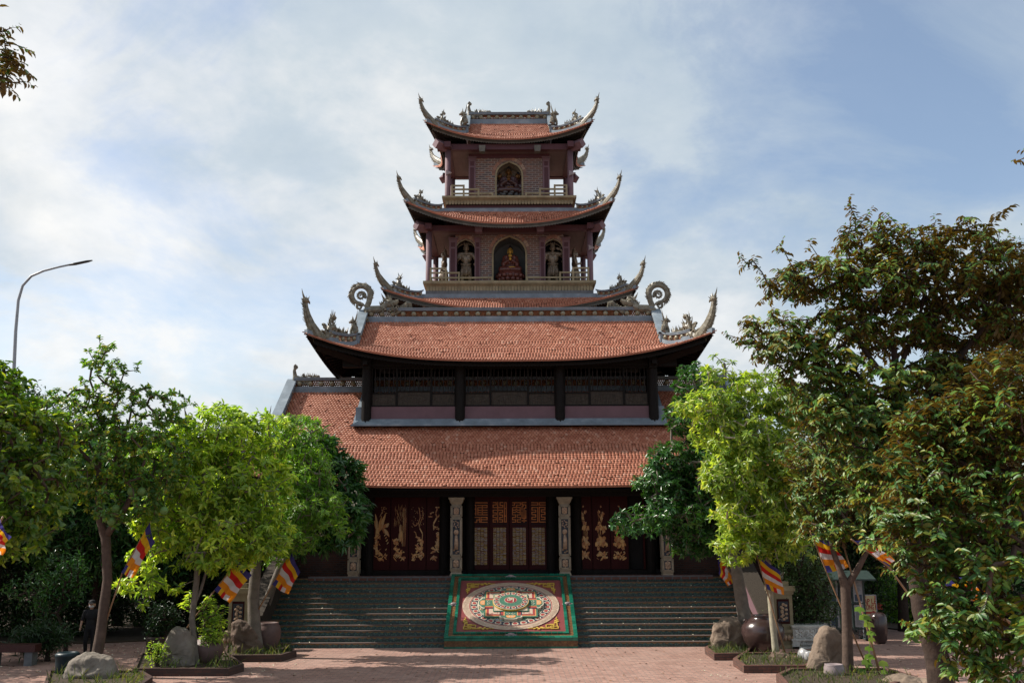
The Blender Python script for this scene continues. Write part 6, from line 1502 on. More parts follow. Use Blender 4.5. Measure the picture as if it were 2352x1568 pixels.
# notice board
ny = 37.6; bx = lambda p: p - Vector((nb0.x, ny, 0))
nb0 = at(*ZE(1230, 1060), ny); nb = thing('notice_board', 'green framed notice board with white sheets under a small roof, right of the bush', 'notice board', (nb0.x, ny, 0))
l, r_ = at(*ZE(870, 900), ny).x - nb0.x, at(*ZE(1530, 900), ny).x - nb0.x; zb0, zt0 = at(*ZE(1200, 850), ny).z, at(*ZE(1200, 215), ny).z; zr0 = at(*ZE(1200, 120), ny).z
mb = MB()
for x in (l, r_ - .06, (l + r_) / 2 - .2): mb.box(x, x + .06, 0, .06, .0, zt0)
for x in (l, r_ - .06): mb.tube([(x, -.5, .03), (x, .6, .03)], .03, 4); mb.tube([(x + .03, .5, .05), (x + .03, .03, zb0)], .02, 4)
mb.box(l, r_, -.01, .07, zb0 - .05, zb0); mb.box(l, r_, -.01, .07, zt0, zt0 + .05); zm = at(*ZE(1200, 530), ny).z; mb.box(l + .06, r_ - .06, -.01, .07, zm - .02, zm + .02)
for k in (1, 2, 3): x = l + (r_ - l) * k / 4; mb.box(x - .02, x + .02, -.008, .068, zb0, zt0)
mb.tube([(l + .6, -.02, .1), (l + 1.1, -.02, zb0)], .018, 4); mb.tube([(r_ - .1, -.02, .1), (r_ - .9, -.02, zb0)], .018, 4); mb.build('frame', 'boardframe', nb)
mb = MB(); mb.prism([(-.55, zr0 - .28), (.25, zr0), (.25, zr0 + .05), (-.55, zr0 - .23)], lambda a, b, c: (l - .25 + c, a, b), r_ - l + .5); mb.build('canopy', 'boardframe', nb)
pp, tt_, ph_ = MB(), MB(), MB(); RR = random.Random(5)
for c in range(4):
    for rw in range(2):
        x0 = l + (r_ - l) * c / 4 + .05; x1 = l + (r_ - l) * (c + 1) / 4 - .05; z0_, z1_ = (zb0 + .03, zm - .05) if rw == 0 else (zm + .05, zt0 - .03); pp.box(x0, x1, .02, .03, z0_, z1_)
        H = z1_ - z0_; cut = .0
        if RR.random() < .75: cut = RR.uniform(.3, .55); ph_.box(x0 + .05, x1 - .05 - RR.uniform(0, .1), .014, .019, z0_ + .04, z0_ + H * cut)
        z = z1_ - .06
        while z > z0_ + H * cut + .06: tt_.box(x0 + .05, x1 - RR.uniform(.05, .2), .015, .0195, z, z + .012); z -= .038
pp.build('paper_sheets', 'boardwhite', nb); tt_.build('print_lines', 'boardtext', nb); ph_.build('printed_photos', 'boardphoto', nb)
# direction sign
def text(body, size, m, parent, loc, name, sx=1.0):
    cu = bpy.data.curves.new(name, 'FONT'); cu.body = body; cu.size = size; cu.extrude = .003; cu.align_x = 'CENTER'; cu.align_y = 'CENTER'; cu.offset = size * .012
    tmp = bpy.data.objects.new('tmp', cu); COL.objects.link(tmp); dg = bpy.context.evaluated_depsgraph_get(); me = bpy.data.meshes.new_from_object(tmp.evaluated_get(dg)); bpy.data.objects.remove(tmp)
    me.materials.clear(); me.materials.append(M[m]); o = bpy.data.objects.new(name, me); COL.objects.link(o); o.parent = parent; o.location = loc; o.rotation_euler = (pi / 2, 0, 0); o.scale = (sx, 1, 1); return o
sy2 = 37.9; c0 = at(*ZE(1500, 425), sy2); c1 = at(*ZE(1650, 680), sy2); sg = thing('direction_sign', 'cream sign with red letters and an arrow on a stand beside the notice board', 'sign', ((c0.x + c1.x) / 2, sy2, 0))
ws = (c1.x - c0.x) / 2; zc2 = (c0.z + c1.z) / 2; hs = (c0.z - c1.z) / 2
mb = MB(); mb.box(-ws - .12, ws, 0, .03, zc2 - hs, zc2 + hs); mb.build('panel', 'signcream', sg)
mb = MB()
for x in (-ws - .15, ws + .01): mb.box(x, x + .025, -.01, .035, 0, zc2 + hs + .02); mb.tube([(x, .5, 0), (x, .03, zc2)], .015, 4)
mb.box(-ws - .15, ws + .02, -.01, .035, zc2 + hs, zc2 + hs + .025); mb.box(-ws - .15, ws + .02, -.01, .035, zc2 - hs - .025, zc2 - hs); mb.build('stand', 'metal', sg)
text('SẮP LỄ', .27, 'signred', sg, (-.06, -.006, zc2 + hs * .38), 'sign_text', .72); text('BÀN CÔNG ĐỨC', .25, 'signred', sg, (-.06, -.006, zc2 - hs * .2), 'sign_text', .50)
mb = MB(); za = zc2 - hs * .75; mb.prism([(-.28, za - .035), (.05, za - .035), (.05, za - .09), (.2, za), (.05, za + .09), (.05, za + .035), (-.28, za + .035)], lambda a, b, c: (a, -.006 + c, b), .004); mb.build('arrow', 'signred', sg)
# stone bench far left
bp = at(30, 1500, 31.5); be = thing('stone_bench', 'reddish stone bench in the shade at the far left', 'bench', (bp.x, 31.5, 0)); mb = MB(); mb.box(-.9, .75, -.22, .22, .40, .62); mb.build('seat', 'benchred', be)
for sx in (-1, 1): mb = MB(); mb.box(sx * .55 - .12, sx * .55 + .12, -.18, .18, 0, .399); mb.build('leg', 'stone', be)
# dark stump planter
sp = at(373, 1487, 34.6); st = thing('bonsai_pot', 'dark low pot with a shrub in the shade left of the tall pale boulder', 'planter', (sp.x, 34.6, 0)); mb = MB(); mb.lathe((0, 0, 0), [(.42, 0), (.5, .15), (.55, .5), (.52, .55), (.45, .5)], 14); mb.build('pot', 'planter', st, False)

# person
pY = 33.6; pp0 = at(203, 1500, pY); per = thing('person', 'person in black cap, black clothes and pale mask walking under the left trees', 'person', (pp0.x, pY, 0), radians(8))
S = 1.0
it = [('s', (0, 0, 1.30), (.19, .12, .20)), ('s', (0, .01, 1.05), (.165, .12, .2)), ('c', (-.17, 0, 1.43), .06, (.17, 0, 1.43), .06), ('c', (-.20, 0, 1.41), .065, (-.26, 0, 1.16), .058), ('c', (.20, 0, 1.41), .065, (.27, 0, 1.14), .058), ('s', (0, .01, .93), (.165, .125, .13))]
blob('shirt', it, 'cloth', per, .02, 2)
it = [('s', (0, .01, .90), (.16, .125, .12)), ('c', (-.085, 0, .88), .095, (-.11, -.06, .48), .07), ('c', (-.11, -.06, .48), .068, (-.12, .06, .10), .055), ('c', (.085, 0, .88), .095, (.10, .02, .48), .07), ('c', (.10, .02, .48), .068, (.10, -.05, .10), .055)]
blob('trousers', it, 'cloth', per, .02, 2)
it = [('c', (-.12, .10, .05), .045, (-.125, -.08, .04), .04), ('c', (.10, -.02, .05), .045, (.105, -.2, .04), .04)]; blob('shoes', it, 'cloth', per, .015, 1)
sk = []; head(sk, (0, 0, 1.63), .9, .06); sk += [('c', (0, .01, 1.42), .055, (0, .01, 1.56), .052), ('c', (-.265, 0, 1.16), .043, (-.29, -.06, .93), .032), ('c', (.275, 0, 1.14), .043, (.29, -.04, .92), .032)]
hand(sk, (-.295, -.07, .87), (-.02, -.05, -1), (0, 1, 0), 1.0); hand(sk, (.292, -.05, .86), (.02, -.05, -1), (0, 1, 0), 1.0)
blob('skin', sk, 'skin', per, .011, 1); face_marks(per, (0, 0, 1.63), .9)
mb = MB(); mb.ball((0, -.045, 1.585), (.085, .085, .062), 12, 8); mb.build('face_mask', 'mask', per, True)
mb = MB(); mb.ball((0, .02, 1.71), (.112, .125, .085), 14, 8); mb.tube([(0, -.06, 1.70), (0, -.21, 1.68)], [.085, .07], 10, .15, up=(1, 0, 0)); mb.build('cap', 'cloth', per, True)
mb = MB(); mb.ball((0, .04, 1.62), (.105, .105, .11), 12, 8); mb.build('hair', 'hair', per, True)
# ------------------------------------------------------------------ TREES
def nrm(a): return a / np.maximum(np.linalg.norm(a, axis=-1, keepdims=True), 1e-9)
def leaves_mesh(name, P, D, U, Ln, Wd, m, parent, curl=.12, near=True):
    """P base points, D leaf direction, U leaf up-side normal; returns one mesh of many leaf blades"""
    n = len(P); D = nrm(D); S = nrm(np.cross(D, U)); Nn = nrm(np.cross(S, D)); Ln = Ln[:, None]; Wd = Wd[:, None]
    b = P; c1 = P + D * Ln * .30 ; c2 = P + D * Ln * .68 - Nn * Ln * curl * .5; t = P + D * Ln - Nn * Ln * curl * 1.3
    k = .22
    v = np.stack([b, c1 + S * Wd * .44 + Nn * Wd * k, c2 + S * Wd * .40 + Nn * Wd * k, t, c2 - S * Wd * .40 + Nn * Wd * k, c1 - S * Wd * .44 + Nn * Wd * k, (c1 + c2) / 2], 1).reshape(-1, 3)
    o = np.arange(n)[:, None] * 7
    f = np.concatenate([o + np.array(q) for q in ((0, 6, 2, 1), (6, 3, 2, 2), (0, 5, 4, 6), (6, 4, 3, 3))], 0) if 0 else None
    q1 = o + np.array([0, 6, 2, 1]); q2 = o + np.array([0, 5, 4, 6])
    t1 = o + np.array([6, 3, 2]); t2 = o + np.array([6, 4, 3])
    # quads 0-1-2-6 and 0-6-4-5, tips 6-2-3 / 6-3-4 : use triangles throughout
    F3 = np.concatenate([o + np.array(q) for q in ((0, 1, 6), (6, 1, 2), (6, 2, 3), (0, 6, 5), (6, 4, 5), (6, 3, 4))], 0)
    return npmesh(name, v, F3, m, parent)
def sample_lobes(lobes, n, R, shell=.55):
    w = np.array([l[5] * l[3] * l[4] for l in lobes]); w = w / w.sum(); k = R.choice(len(lobes), n, p=w); u = nrm(R.normal(size=(n, 3))); r = R.random(n) ** (1 / 3.); r = shell * (.62 + .42 * R.random(n)) + (1 - shell) * r if shell < 1 else .6 + .45 * R.random(n)
    r = r * np.where(R.random(n) < .22, R.uniform(1.05, 1.4, n), 1.0); L = np.array(lobes)[k]; return L[:, :3] + u * r[:, None] * L[:, 3:6], u
def skeleton(anch, centers, R, step=.45):
    """grow twigs from existing nodes (anch: list of (point, parent index, radius)) to all cluster centres"""
    pts = [a[0] for a in anch]; par = [a[1] for a in anch]; fixed = [a[2] for a in anch]; tip = []
    root = pts[-1]
    for c in sorted(centers.tolist(), key=lambda c: sum((c[i] - root[i]) ** 2 for i in range(3))):
        A = np.array(pts[1:]) if len(pts) > 1 else np.array(pts); off = 1 if len(pts) > 1 else 0; d = np.linalg.norm(A - c, axis=1) + .25 * np.linalg.norm(A - np.array(root), axis=1) * 0
        i = int(d.argmin()) + off; L_ = float(np.linalg.norm(np.array(pts[i]) - c)); k = max(1, int(L_ / step)); p0 = np.array(pts[i]); j = i
        for q in range(1, k + 1):
            t = q / k; p = p0 * (1 - t) + np.array(c) * t + (R.normal(size=3) * .06 * L_ * (1 if q < k else 0)) * .5 + np.array([0, 0, -.05 * L_ * sin(pi * t)])
            pts.append(tuple(p)); par.append(j); fixed.append(0); j = len(pts) - 1
        tip.append(j)
    return pts, par, fixed, tip
def branches_mesh(name, pts, par, fixed, tip, m, parent, tipr=.009, ex=.42, cap=.09, maxr=.2):
    n = len(pts); cnt = np.zeros(n)
    for t in tip: cnt[t] += 1
    for i in range(n - 1, 0, -1): cnt[par[i]] += cnt[i]
    r = np.array([fixed[i] if fixed[i] > 0 else min(maxr, tipr * max(1, cnt[i]) ** ex) for i in range(n)]); P = np.array(pts); idx = [i for i in range(n) if par[i] >= 0]; pa = np.array([par[i] for i in idx]); ch = np.array(idx)
    d = nrm(P[ch] - P[pa]); up = np.where(np.abs(d[:, 2:3]) < .9, np.array([[0, 0, 1.]]), np.array([[1., 0, 0]])); s = nrm(np.cross(d, up)); w = np.cross(s, d); K = 6; V = []
    r0 = np.minimum(r[pa], r[ch] * 1.35); r1 = r[ch]
    for end, rr in ((P[pa] - d * r0[:, None] * .3, r0), (P[ch] + d * r1[:, None] * .3, r1)):
        for k in range(K): a = 2 * pi * k / K; V.append(end + s * (rr * cos(a))[:, None] + w * (rr * sin(a))[:, None])
    v = np.stack(V, 1).reshape(-1, 3); o = np.arange(len(ch))[:, None] * (2 * K); F_ = np.concatenate([o + np.array([k, (k + 1) % K, K + (k + 1) % K, K + k]) for k in range(K)], 0)
    return npmesh(name, v, F_, m, parent, True)
def tree(name, label, trunk, lobes_px, lf, bark, ncl=400, per=12, ll=.15, lw=.05, style='rosette', group=None, seed=1, cat='tree', limbs=(), spread=.16, droop=0.0, shell=.5, tipr=.009, yellow=None, up=.6, trunk_name='trunk', base=None, extra=None, curl=.12):
    """trunk: [(px,py,Y,radius)...] from the ground up; lobes_px: [(px,py,rpx,rpy,Y,ry_m)]"""
    ncl = int(ncl * DENS.get(name, 1.35)); ll *= LSC.get(name, 1.15); lw *= LSC.get(name, 1.15)
    R = np.random.default_rng(seed)
    T = [(at(x, y, Y), r) for x, y, Y, r in trunk] if base is None else base
    if T[0][0].z > .0: p = T[0][0]; T = [(Vector((p.x, p.y, 0.0)), T[0][1] * 1.05)] + T
    T[0] = (Vector((T[0][0].x, T[0][0].y, max(-.05, 0.0 if T[0][0].z < 0 else T[0][0].z))), T[0][1])
    B = Vector((T[0][0].x, T[0][0].y, 0)); root = thing(name, label, cat, tuple(B), 0, group)
    mb = MB()
    def bumpy(pl, rl):
        P2 = []; R2_ = []
        for (a, ra), (b, rb) in zip(list(zip(pl, rl)), list(zip(pl, rl))[1:]):
            for q in range(4): t = q / 4; P2.append(a.lerp(b, t)); R2_.append((ra * (1 - t) + rb * t) * random.uniform(.95, 1.06))
        P2.append(pl[-1]); R2_.append(rl[-1]); return P2, R2_
    pl = [t[0] - B for t in T]; rl = [t[1] for t in T]; P2, R2_ = bumpy(pl, rl)
    if len(P2) > 2: R2_[0] *= 1.25
    mb.tube(P2, R2_, 14); anch = [(tuple(p), i - 1, r) for i, (p, r) in enumerate(zip(pl, rl))]
    for lim in limbs:
        q = [(at(x, y, Y) - B, r) for x, y, Y, r in lim]; P3, R3 = bumpy([a for a, _ in q], [b for _, b in q]); mb.tube(P3, R3, 10)
        i0 = min(range(len(pl)), key=lambda i: (pl[i] - q[0][0]).length)
        for k, (p, r) in enumerate(q): anch.append((tuple(p), i0 if k == 0 else len(anch) - 1, r))
    mb.build(trunk_name, bark, root, True)
    lb = []
    for x, y, rx, ry, Y, rz in lobes_px: c = at(x, y, Y) - B; k = ppm(y, Y); lb.append((c.x, c.y, c.z, rx * k, rz, ry * k))
    C, U = sample_lobes(lb, ncl, R, shell); C[:, 2] = np.maximum(C[:, 2], .25)
    if extra is not None: C = np.concatenate([C, np.array([tuple(at(x, y, Y) - B) for x, y, Y in extra])])
    # anchors for each lobe so that big limbs reach into it
    pts, par, fixed, tip = skeleton(anch, C, R)
    nt0 = len(pl)
    fixed2 = [f if i < len(anch) else 0 for i, f in enumerate(fixed)]
    for i in range(len(anch)): pass
    branches_mesh('branches', pts, par, fixed2, tip, bark, root, tipr, maxr=max(.03, T[-1][1] * .75))
    PT = np.array(pts); tips = PT[tip]; pd = nrm(tips - PT[np.array(par)[tip]])
    N_ = len(tips) * per; ti = np.repeat(np.arange(len(tips)), per); base_p = tips[ti]; ax = nrm(pd[ti] * .6 + np.array([0, 0, up]) + R.normal(size=(N_, 3)) * .18)
    rnd = R.normal(size=(N_, 3)); tang = nrm(np.cross(ax, rnd)); 
    if style == 'rosette':
        el = R.uniform(-.25, .75, N_)[:, None]; D = nrm(tang + ax * el + np.array([0, 0, -droop])); P0 = base_p + ax * (R.random(N_)[:, None] - .6) * spread * .7 + tang * .01
        Uq = nrm(ax + R.normal(size=(N_, 3)) * .25)
    elif style == 'spray':                       # leaves along arching twigs
        tw = nrm(np.repeat(nrm(pd + R.normal(size=pd.shape) * .5 + np.array([0, 0, .25])), per, 0)); k = np.tile(np.arange(per), len(tips)); s_ = (k / per)[:, None] * spread * 2.2; sd_ = nrm(np.cross(tw, np.array([0, 0, 1.]) + R.normal(size=(N_, 3)) * .12))
        sg = np.where(k % 2 == 0, 1., -1.)[:, None]; P0 = base_p + tw * (s_ - spread * 1.1) + np.array([0, 0, -1.]) * (s_ ** 2) * .25; D = nrm(sd_ * sg * .85 + tw * .35 + np.array([0, 0, -droop]) + R.normal(size=(N_, 3)) * .16); oc = nrm(np.repeat(tips - C.mean(0) * [1, 1, .8], per, 0)); Uq = nrm(np.array([0, 0, .75]) + oc * [.9, .9, .2] + R.normal(size=(N_, 3)) * .3)
    else:
        D = nrm(R.normal(size=(N_, 3)) + np.array([0, 0, .1 - droop])); P0 = base_p + R.normal(size=(N_, 3)) * spread; Uq = nrm(np.array([0, 0, .8]) + R.normal(size=(N_, 3)) * .6)
    P0[:, 2] = np.maximum(P0[:, 2], .1)
    Lq = ll * R.uniform(.65, 1.2, N_); leaves_mesh('foliage', P0, D, Uq, Lq, Lq * (lw / ll) * R.uniform(.85, 1.15, N_), lf, root, curl)
    return root, B, tips + np.array(B)
DENS = {'star_apple_tree': 1.5, 'pomelo_tree': 1.05, 'broad_leaved_tree': 1.3, 'lime_leaved_tree': 1.0, 'pale_trunk_tree': 1.05, 'whorled_leaf_tree': 1.15}; LSC = {'star_apple_tree': 1.12, 'pomelo_tree': 1.25, 'broad_leaved_tree': 1.4, 'lime_leaved_tree': 1.25, 'pale_trunk_tree': 1.25}
G0 = 'trees around the temple courtyard'
# -- left side
pom, pB, ptips = tree('pomelo_tree', 'pomelo tree with round green fruits and a leaning trunk at the left', [(216, 1545, 28.9, .165), (232, 1450, 28.9, .145), (247, 1330, 28.9, .13), (243, 1235, 28.9, .13), (228, 1190, 28.9, .10), (226, 1120, 28.9, .08), (228, 1040, 28.9, .06), (240, 960, 28.9, .035)],
     [(235, 870, 55, 75, 28.9, .9), (150, 960, 80, 70, 28.6, 1.2), (320, 960, 95, 80, 29.0, 1.2), (210, 1050, 115, 95, 28.7, 1.6), (350, 1060, 90, 80, 28.6, 1.3), (120, 1080, 60, 80, 28.8, 1.2), (300, 1150, 90, 55, 28.5, 1.2), (395, 940, 40, 50, 29, .7), (60, 950, 50, 50, 29, .9)],
     'lf_pomelo', 'barkb', 1050, 14, .115, .058, 'rosette', G0, 11, limbs=[[(245, 1228, 28.9, .11), (264, 1200, 28.8, .09), (292, 1160, 28.7, .075), (312, 1110, 28.6, .05), (340, 1040, 28.6, .035)], [(228, 1080, 28.9, .07), (200, 1050, 28.8, .05), (160, 1010, 28.7, .035)], [(230, 1110, 28.9, .06), (262, 1060, 29, .05), (290, 980, 29.1, .03)]], spread=.17, shell=.35, extra=[(231, 795, 28.9), (228, 778, 28.9), (318, 835, 28.9), (240, 812, 28.9), (222, 822, 28.9), (313, 850, 28.9), (415, 905, 29)])
for x, y in ((245, 1190), (262, 1178), (256, 1197), (265, 1168), (325, 1128), (302, 1128), (377, 1172), (188, 1103), (232, 1135)):
    c = at(x, y, 28.1 + random.uniform(-.1, .1)); mb = MB(); mb.ball((0, 0, 0), (.115, .115, .12), 16, 12); mb.tube([(0, 0, .1), (0.01, 0, .26)], .01, 5); o = mb.build('pomelo', 'pomelo', pom, True); o.location = c - pB
tree('lime_leaved_tree', 'slender tree with lime green pointed leaves growing from the left planter', [(451, 1552, 30.4, .105), (446, 1480, 30.4, .095), (441, 1420, 30.4, .09), (452, 1330, 30.4, .085), (455, 1240, 30.4, .075), (458, 1180, 30.4, .06), (470, 1080, 30.4, .045), (480, 1000, 30.4, .03)],
     [(500, 985, 80, 65, 30.6, 1.2), (425, 1040, 80, 75, 30.4, 1.3), (560, 1010, 70, 60, 30.8, 1.2), (480, 1110, 115, 85, 30.3, 1.6), (590, 1120, 85, 90, 30.5, 1.3), (420, 1190, 85, 70, 30.1, 1.3), (540, 1220, 100, 70, 30.3, 1.4), (630, 1000, 55, 50, 31, .9), (360, 1250, 50, 45, 30.2, .8), (400, 1330, 40, 30, 30.0, .5), (500, 1280, 80, 35, 30.2, 1.0), (320, 1330, 45, 50, 30.1, .8), (360, 1190, 60, 60, 30.3, .9), (620, 1230, 60, 50, 30.4, .9)],
     'lf_lime', 'bark', 1450, 13, .185, .062, 'rosette', G0, 12, limbs=[[(441, 1400, 30.4, .05), (462, 1352, 30.5, .045), (480, 1290, 30.6, .035), (520, 1200, 30.6, .03)], [(455, 1215, 30.4, .05), (425, 1200, 30.3, .035), (385, 1160, 30.3, .025)]], spread=.2, droop=.35, shell=.4, extra=[(505, 925, 30.6), (470, 945, 30.5), (545, 935, 30.6), (612, 950, 31), (592, 945, 31), (560, 960, 31)])
tree('whorled_leaf_tree', 'tree with smooth grey trunk and drooping fingered leaves just left of the stairs', [(588, 1512, 33.3, .25), (584, 1440, 33.3, .215), (582, 1370, 33.3, .19), (588, 1300, 33.3, .165), (600, 1240, 33.4, .11), (640, 1150, 33.6, .08), (680, 1060, 33.8, .05)],
     [(690, 990, 60, 42, 33.6, 1.0), (640, 1040, 60, 45, 33.5, 1.0), (700, 1080, 70, 60, 33.6, 1.3), (720, 1160, 75, 55, 33.3, 1.3), (650, 1190, 80, 60, 33.2, 1.3), (620, 1260, 60, 40, 33.2, 1.0), (760, 1200, 40, 30, 33.3, .8), (690, 1240, 50, 30, 33.1, .8)],
     'lf_mid', 'bark', 850, 13, .175, .042, 'rosette', G0, 13, limbs=[[(590, 1290, 33.3, .08), (640, 1230, 33.2, .06), (700, 1190, 33.2, .04)]], spread=.13, droop=.45, shell=.45, extra=[(655, 957, 33.6), (705, 960, 33.6), (745, 1030, 33.7), (640, 1230, 33.0)])
frg, fB, ftips = tree('frangipani_tree', 'dark frangipani with long leaves and white blossoms left of the porch', [(600, 1480, 37.2, .2), (606, 1400, 37.2, .17), (640, 1310, 37.0, .14), (690, 1230, 36.7, .10), (725, 1180, 36.5, .07)],
     [(720, 1040, 70, 45, 36.5, 1.3), (780, 1100, 55, 60, 36.4, 1.3), (805, 1180, 42, 55, 36.3, 1.1), (740, 1200, 75, 60, 36.5, 1.4), (670, 1120, 70, 60, 36.8, 1.3), (780, 1235, 55, 22, 36.3, .9), (700, 1240, 60, 30, 36.5, .9)],
     'lf_frang', 'bark', 620, 15, .30, .075, 'rosette', G0, 14, spread=.16, droop=.2, shell=.55, tipr=.02)
R_ = np.random.default_rng(5); sel = [t for t in ftips if t[1] < 36.7 and t[2] > 3.2]; bl = MB()
for t in [sel[i] for i in R_.choice(len(sel), min(46, len(sel)), replace=False)]:
    for k in range(5): p = Vector(t) - fB + Vector((random.uniform(-.12, .12), -.22 + random.uniform(-.08, .05), .1 + random.uniform(-.06, .1))); bl.ball(p, (.03, .02, .028), 6, 4)
bl.build('white_blossoms', 'petal', frg)
tree('broad_leaved_tree', 'close broad leaved tree with olive green leaves at the left edge', None, 
     [(10, 1010, 80, 130, 19, 1.4), (60, 1130, 90, 120, 19, 1.3), (20, 1230, 80, 60, 18.8, 1.2), (-60, 900, 100, 100, 19.2, 1.5), (100, 1000, 60, 60, 19.2, 1), (15, 860, 35, 40, 19.2, .5), (-130, 1050, 100, 160, 19, 1.6), (90, 1200, 50, 40, 18.9, .7)],
     'lf_near', 'barkb', 620, 12, .125, .062, 'rosette', G0, 15, base=[(Vector((-10.6, 19.2, 0)), .2), (Vector((-10.5, 19.2, 2)), .16), (Vector((-10.2, 19.1, 3.6)), .12), (Vector((-9.6, 19.0, 5)), .08)], spread=.17, shell=.4, droop=.1)
# dark trees behind on the left
def dark_tree(label, x, y, lobes, lf, n, per, seed, ll=.16, lw=.06, r=.2, Y=42, group='shade trees behind the courtyard'):
    b = at(x, y, Y); return tree('shade_tree', label, None, lobes, lf, 'barkd', n, per, ll, lw, 'scatter', group, seed, base=[(Vector((b.x, Y, 0)), r), (Vector((b.x + .1, Y, b.z * .5)), r * .8), (Vector((b.x, Y, b.z)), r * .6)], spread=.28, shell=.35)
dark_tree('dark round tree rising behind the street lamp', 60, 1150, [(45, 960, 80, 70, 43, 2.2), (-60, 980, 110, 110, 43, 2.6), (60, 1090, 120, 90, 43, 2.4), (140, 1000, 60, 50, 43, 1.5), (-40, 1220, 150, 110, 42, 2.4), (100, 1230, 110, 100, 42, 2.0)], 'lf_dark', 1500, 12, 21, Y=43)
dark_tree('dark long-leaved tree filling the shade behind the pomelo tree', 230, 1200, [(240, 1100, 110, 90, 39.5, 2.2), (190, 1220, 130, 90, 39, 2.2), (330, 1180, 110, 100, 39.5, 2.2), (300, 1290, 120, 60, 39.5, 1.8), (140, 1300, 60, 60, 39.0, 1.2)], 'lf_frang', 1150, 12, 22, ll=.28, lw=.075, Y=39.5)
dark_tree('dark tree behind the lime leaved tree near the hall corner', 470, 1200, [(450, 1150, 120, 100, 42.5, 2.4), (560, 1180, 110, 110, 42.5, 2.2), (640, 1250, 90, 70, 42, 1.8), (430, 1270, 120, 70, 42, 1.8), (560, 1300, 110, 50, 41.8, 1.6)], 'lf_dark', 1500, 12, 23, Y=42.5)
# hedges and bushes
def bush(name, label, lobes, lf, n, per, seed, ll=.07, lw=.03, bark='barkd', cat='bush', group='bushes under the trees', sp=.12, Y=None, px=None):
    l0 = lobes[0]; Yb = Y or l0[4]; b = at(px or l0[0], 1500, Yb); return tree(name, label, None, lobes, lf, bark, n, per, ll, lw, 'scatter', group, seed, cat, base=[(Vector((b.x, Yb, 0)), .08), (Vector((b.x, Yb, .6)), .06)], spread=sp, shell=.45, trunk_name='stem')
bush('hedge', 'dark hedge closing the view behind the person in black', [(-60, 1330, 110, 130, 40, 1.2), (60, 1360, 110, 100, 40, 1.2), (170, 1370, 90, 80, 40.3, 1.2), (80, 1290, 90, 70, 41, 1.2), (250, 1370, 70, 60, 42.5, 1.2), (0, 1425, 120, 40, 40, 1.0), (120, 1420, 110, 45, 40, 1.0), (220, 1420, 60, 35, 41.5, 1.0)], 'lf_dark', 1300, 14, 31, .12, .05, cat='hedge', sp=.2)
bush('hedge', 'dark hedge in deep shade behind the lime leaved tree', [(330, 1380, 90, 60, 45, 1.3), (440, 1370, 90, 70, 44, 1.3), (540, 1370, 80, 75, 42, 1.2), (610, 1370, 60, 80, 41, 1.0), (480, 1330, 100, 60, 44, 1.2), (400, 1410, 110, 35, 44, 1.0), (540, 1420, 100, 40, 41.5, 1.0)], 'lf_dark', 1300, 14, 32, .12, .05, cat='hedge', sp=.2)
bush('flowering_bush', 'sparse bush with a crooked stem lit in patches behind the bench', [(150, 1310, 45, 35, 34.5, .6), (130, 1350, 40, 35, 34.5, .6), (110, 1380, 35, 30, 34.2, .5), (165, 1350, 30, 30, 34.3, .4), (60, 1350, 30, 30, 34.5, .5)], 'lf_frang', 200, 9, 33, .12, .05)
bush('fern_clump', 'fern clump beside the reddish stone bench', [(110, 1465, 40, 22, 32.5, .4), (70, 1470, 30, 20, 32.4, .4)], 'lf_dark', 120, 14, 34, .22, .03, sp=.16, cat='fern')
bush('bonsai_shrub', 'dark shrub growing in the low pot left of the tall pale boulder', [(375, 1415, 28, 25, 34.6, .4), (362, 1445, 22, 20, 34.6, .3)], 'lf_dark', 130, 10, 35, .09, .04)
tree('young_shrub', 'young bright green shrub with feathery twigs beside the slender left trunk', None, [(480, 1400, 22, 30, 30.7, .3), (490, 1440, 26, 30, 30.7, .3), (432, 1385, 10, 25, 30.9, .2), (508, 1405, 12, 22, 30.7, .25), (480, 1470, 18, 20, 30.7, .25)], 'lf_lime', 'barkb', 75, 9, .15, .045, 'spray', None, 36, 'shrub', base=[(Vector((at(474, 1545, 30.7).x, 30.7, .0)), .03), (Vector((at(478, 1480, 30.7).x, 30.7, .8)), .022)], spread=.15, droop=.3, trunk_name='stem')
bush('small_weed', 'small bright weed left of the tall pale boulder', [(362, 1500, 12, 20, 29.8, .2)], 'lf_lime', 34, 8, 37, .08, .035, cat='weed')
# -- right side
tree('grey_trunk_tree', 'dark glossy whorled tree with a thick grey trunk at the right end of the stairs', [(1722, 1512, 34.2, .30), (1714, 1440, 34.2, .25), (1702, 1370, 34.2, .21), (1690, 1300, 34.2, .19), (1672, 1240, 34.6, .15), (1640, 1160, 35.0, .12), (1610, 1060, 35.4, .09), (1595, 960, 35.6, .06)],
     [(1590, 880, 45, 45, 35.6, 1.0), (1585, 960, 55, 50, 35.6, 1.2), (1540, 1060, 60, 50, 35.4, 1.2), (1530, 1110, 75, 35, 35.2, 1.2), (1470, 1195, 75, 35, 34.8, 1.0), (1560, 1180, 80, 50, 35.0, 1.3), (1630, 1110, 80, 90, 35.5, 1.5), (1600, 1240, 60, 40, 35.0, 1.0), (1640, 1010, 60, 70, 35.8, 1.3), (1530, 1070, 50, 30, 35.2, .8), (1660, 1200, 60, 60, 35.2, 1.2)],
     'lf_whorl', 'bark', 1350, 13, .18, .058, 'rosette', G0, 41, limbs=[[(1640, 1170, 35, .09), (1590, 1180, 34.9, .07), (1520, 1190, 34.8, .045), (1450, 1195, 34.7, .025)], [(1615, 1070, 35.4, .06), (1560, 1070, 35.3, .045), (1500, 1070, 35.2, .025)]], spread=.14, droop=.3, shell=.4, extra=[(1415, 1185, 34.7), (1410, 1205, 34.7), (1428, 1190, 34.7), (1480, 1072, 35.2), (1492, 1040, 35.2), (1570, 840, 35.6), (1600, 835, 35.6)])
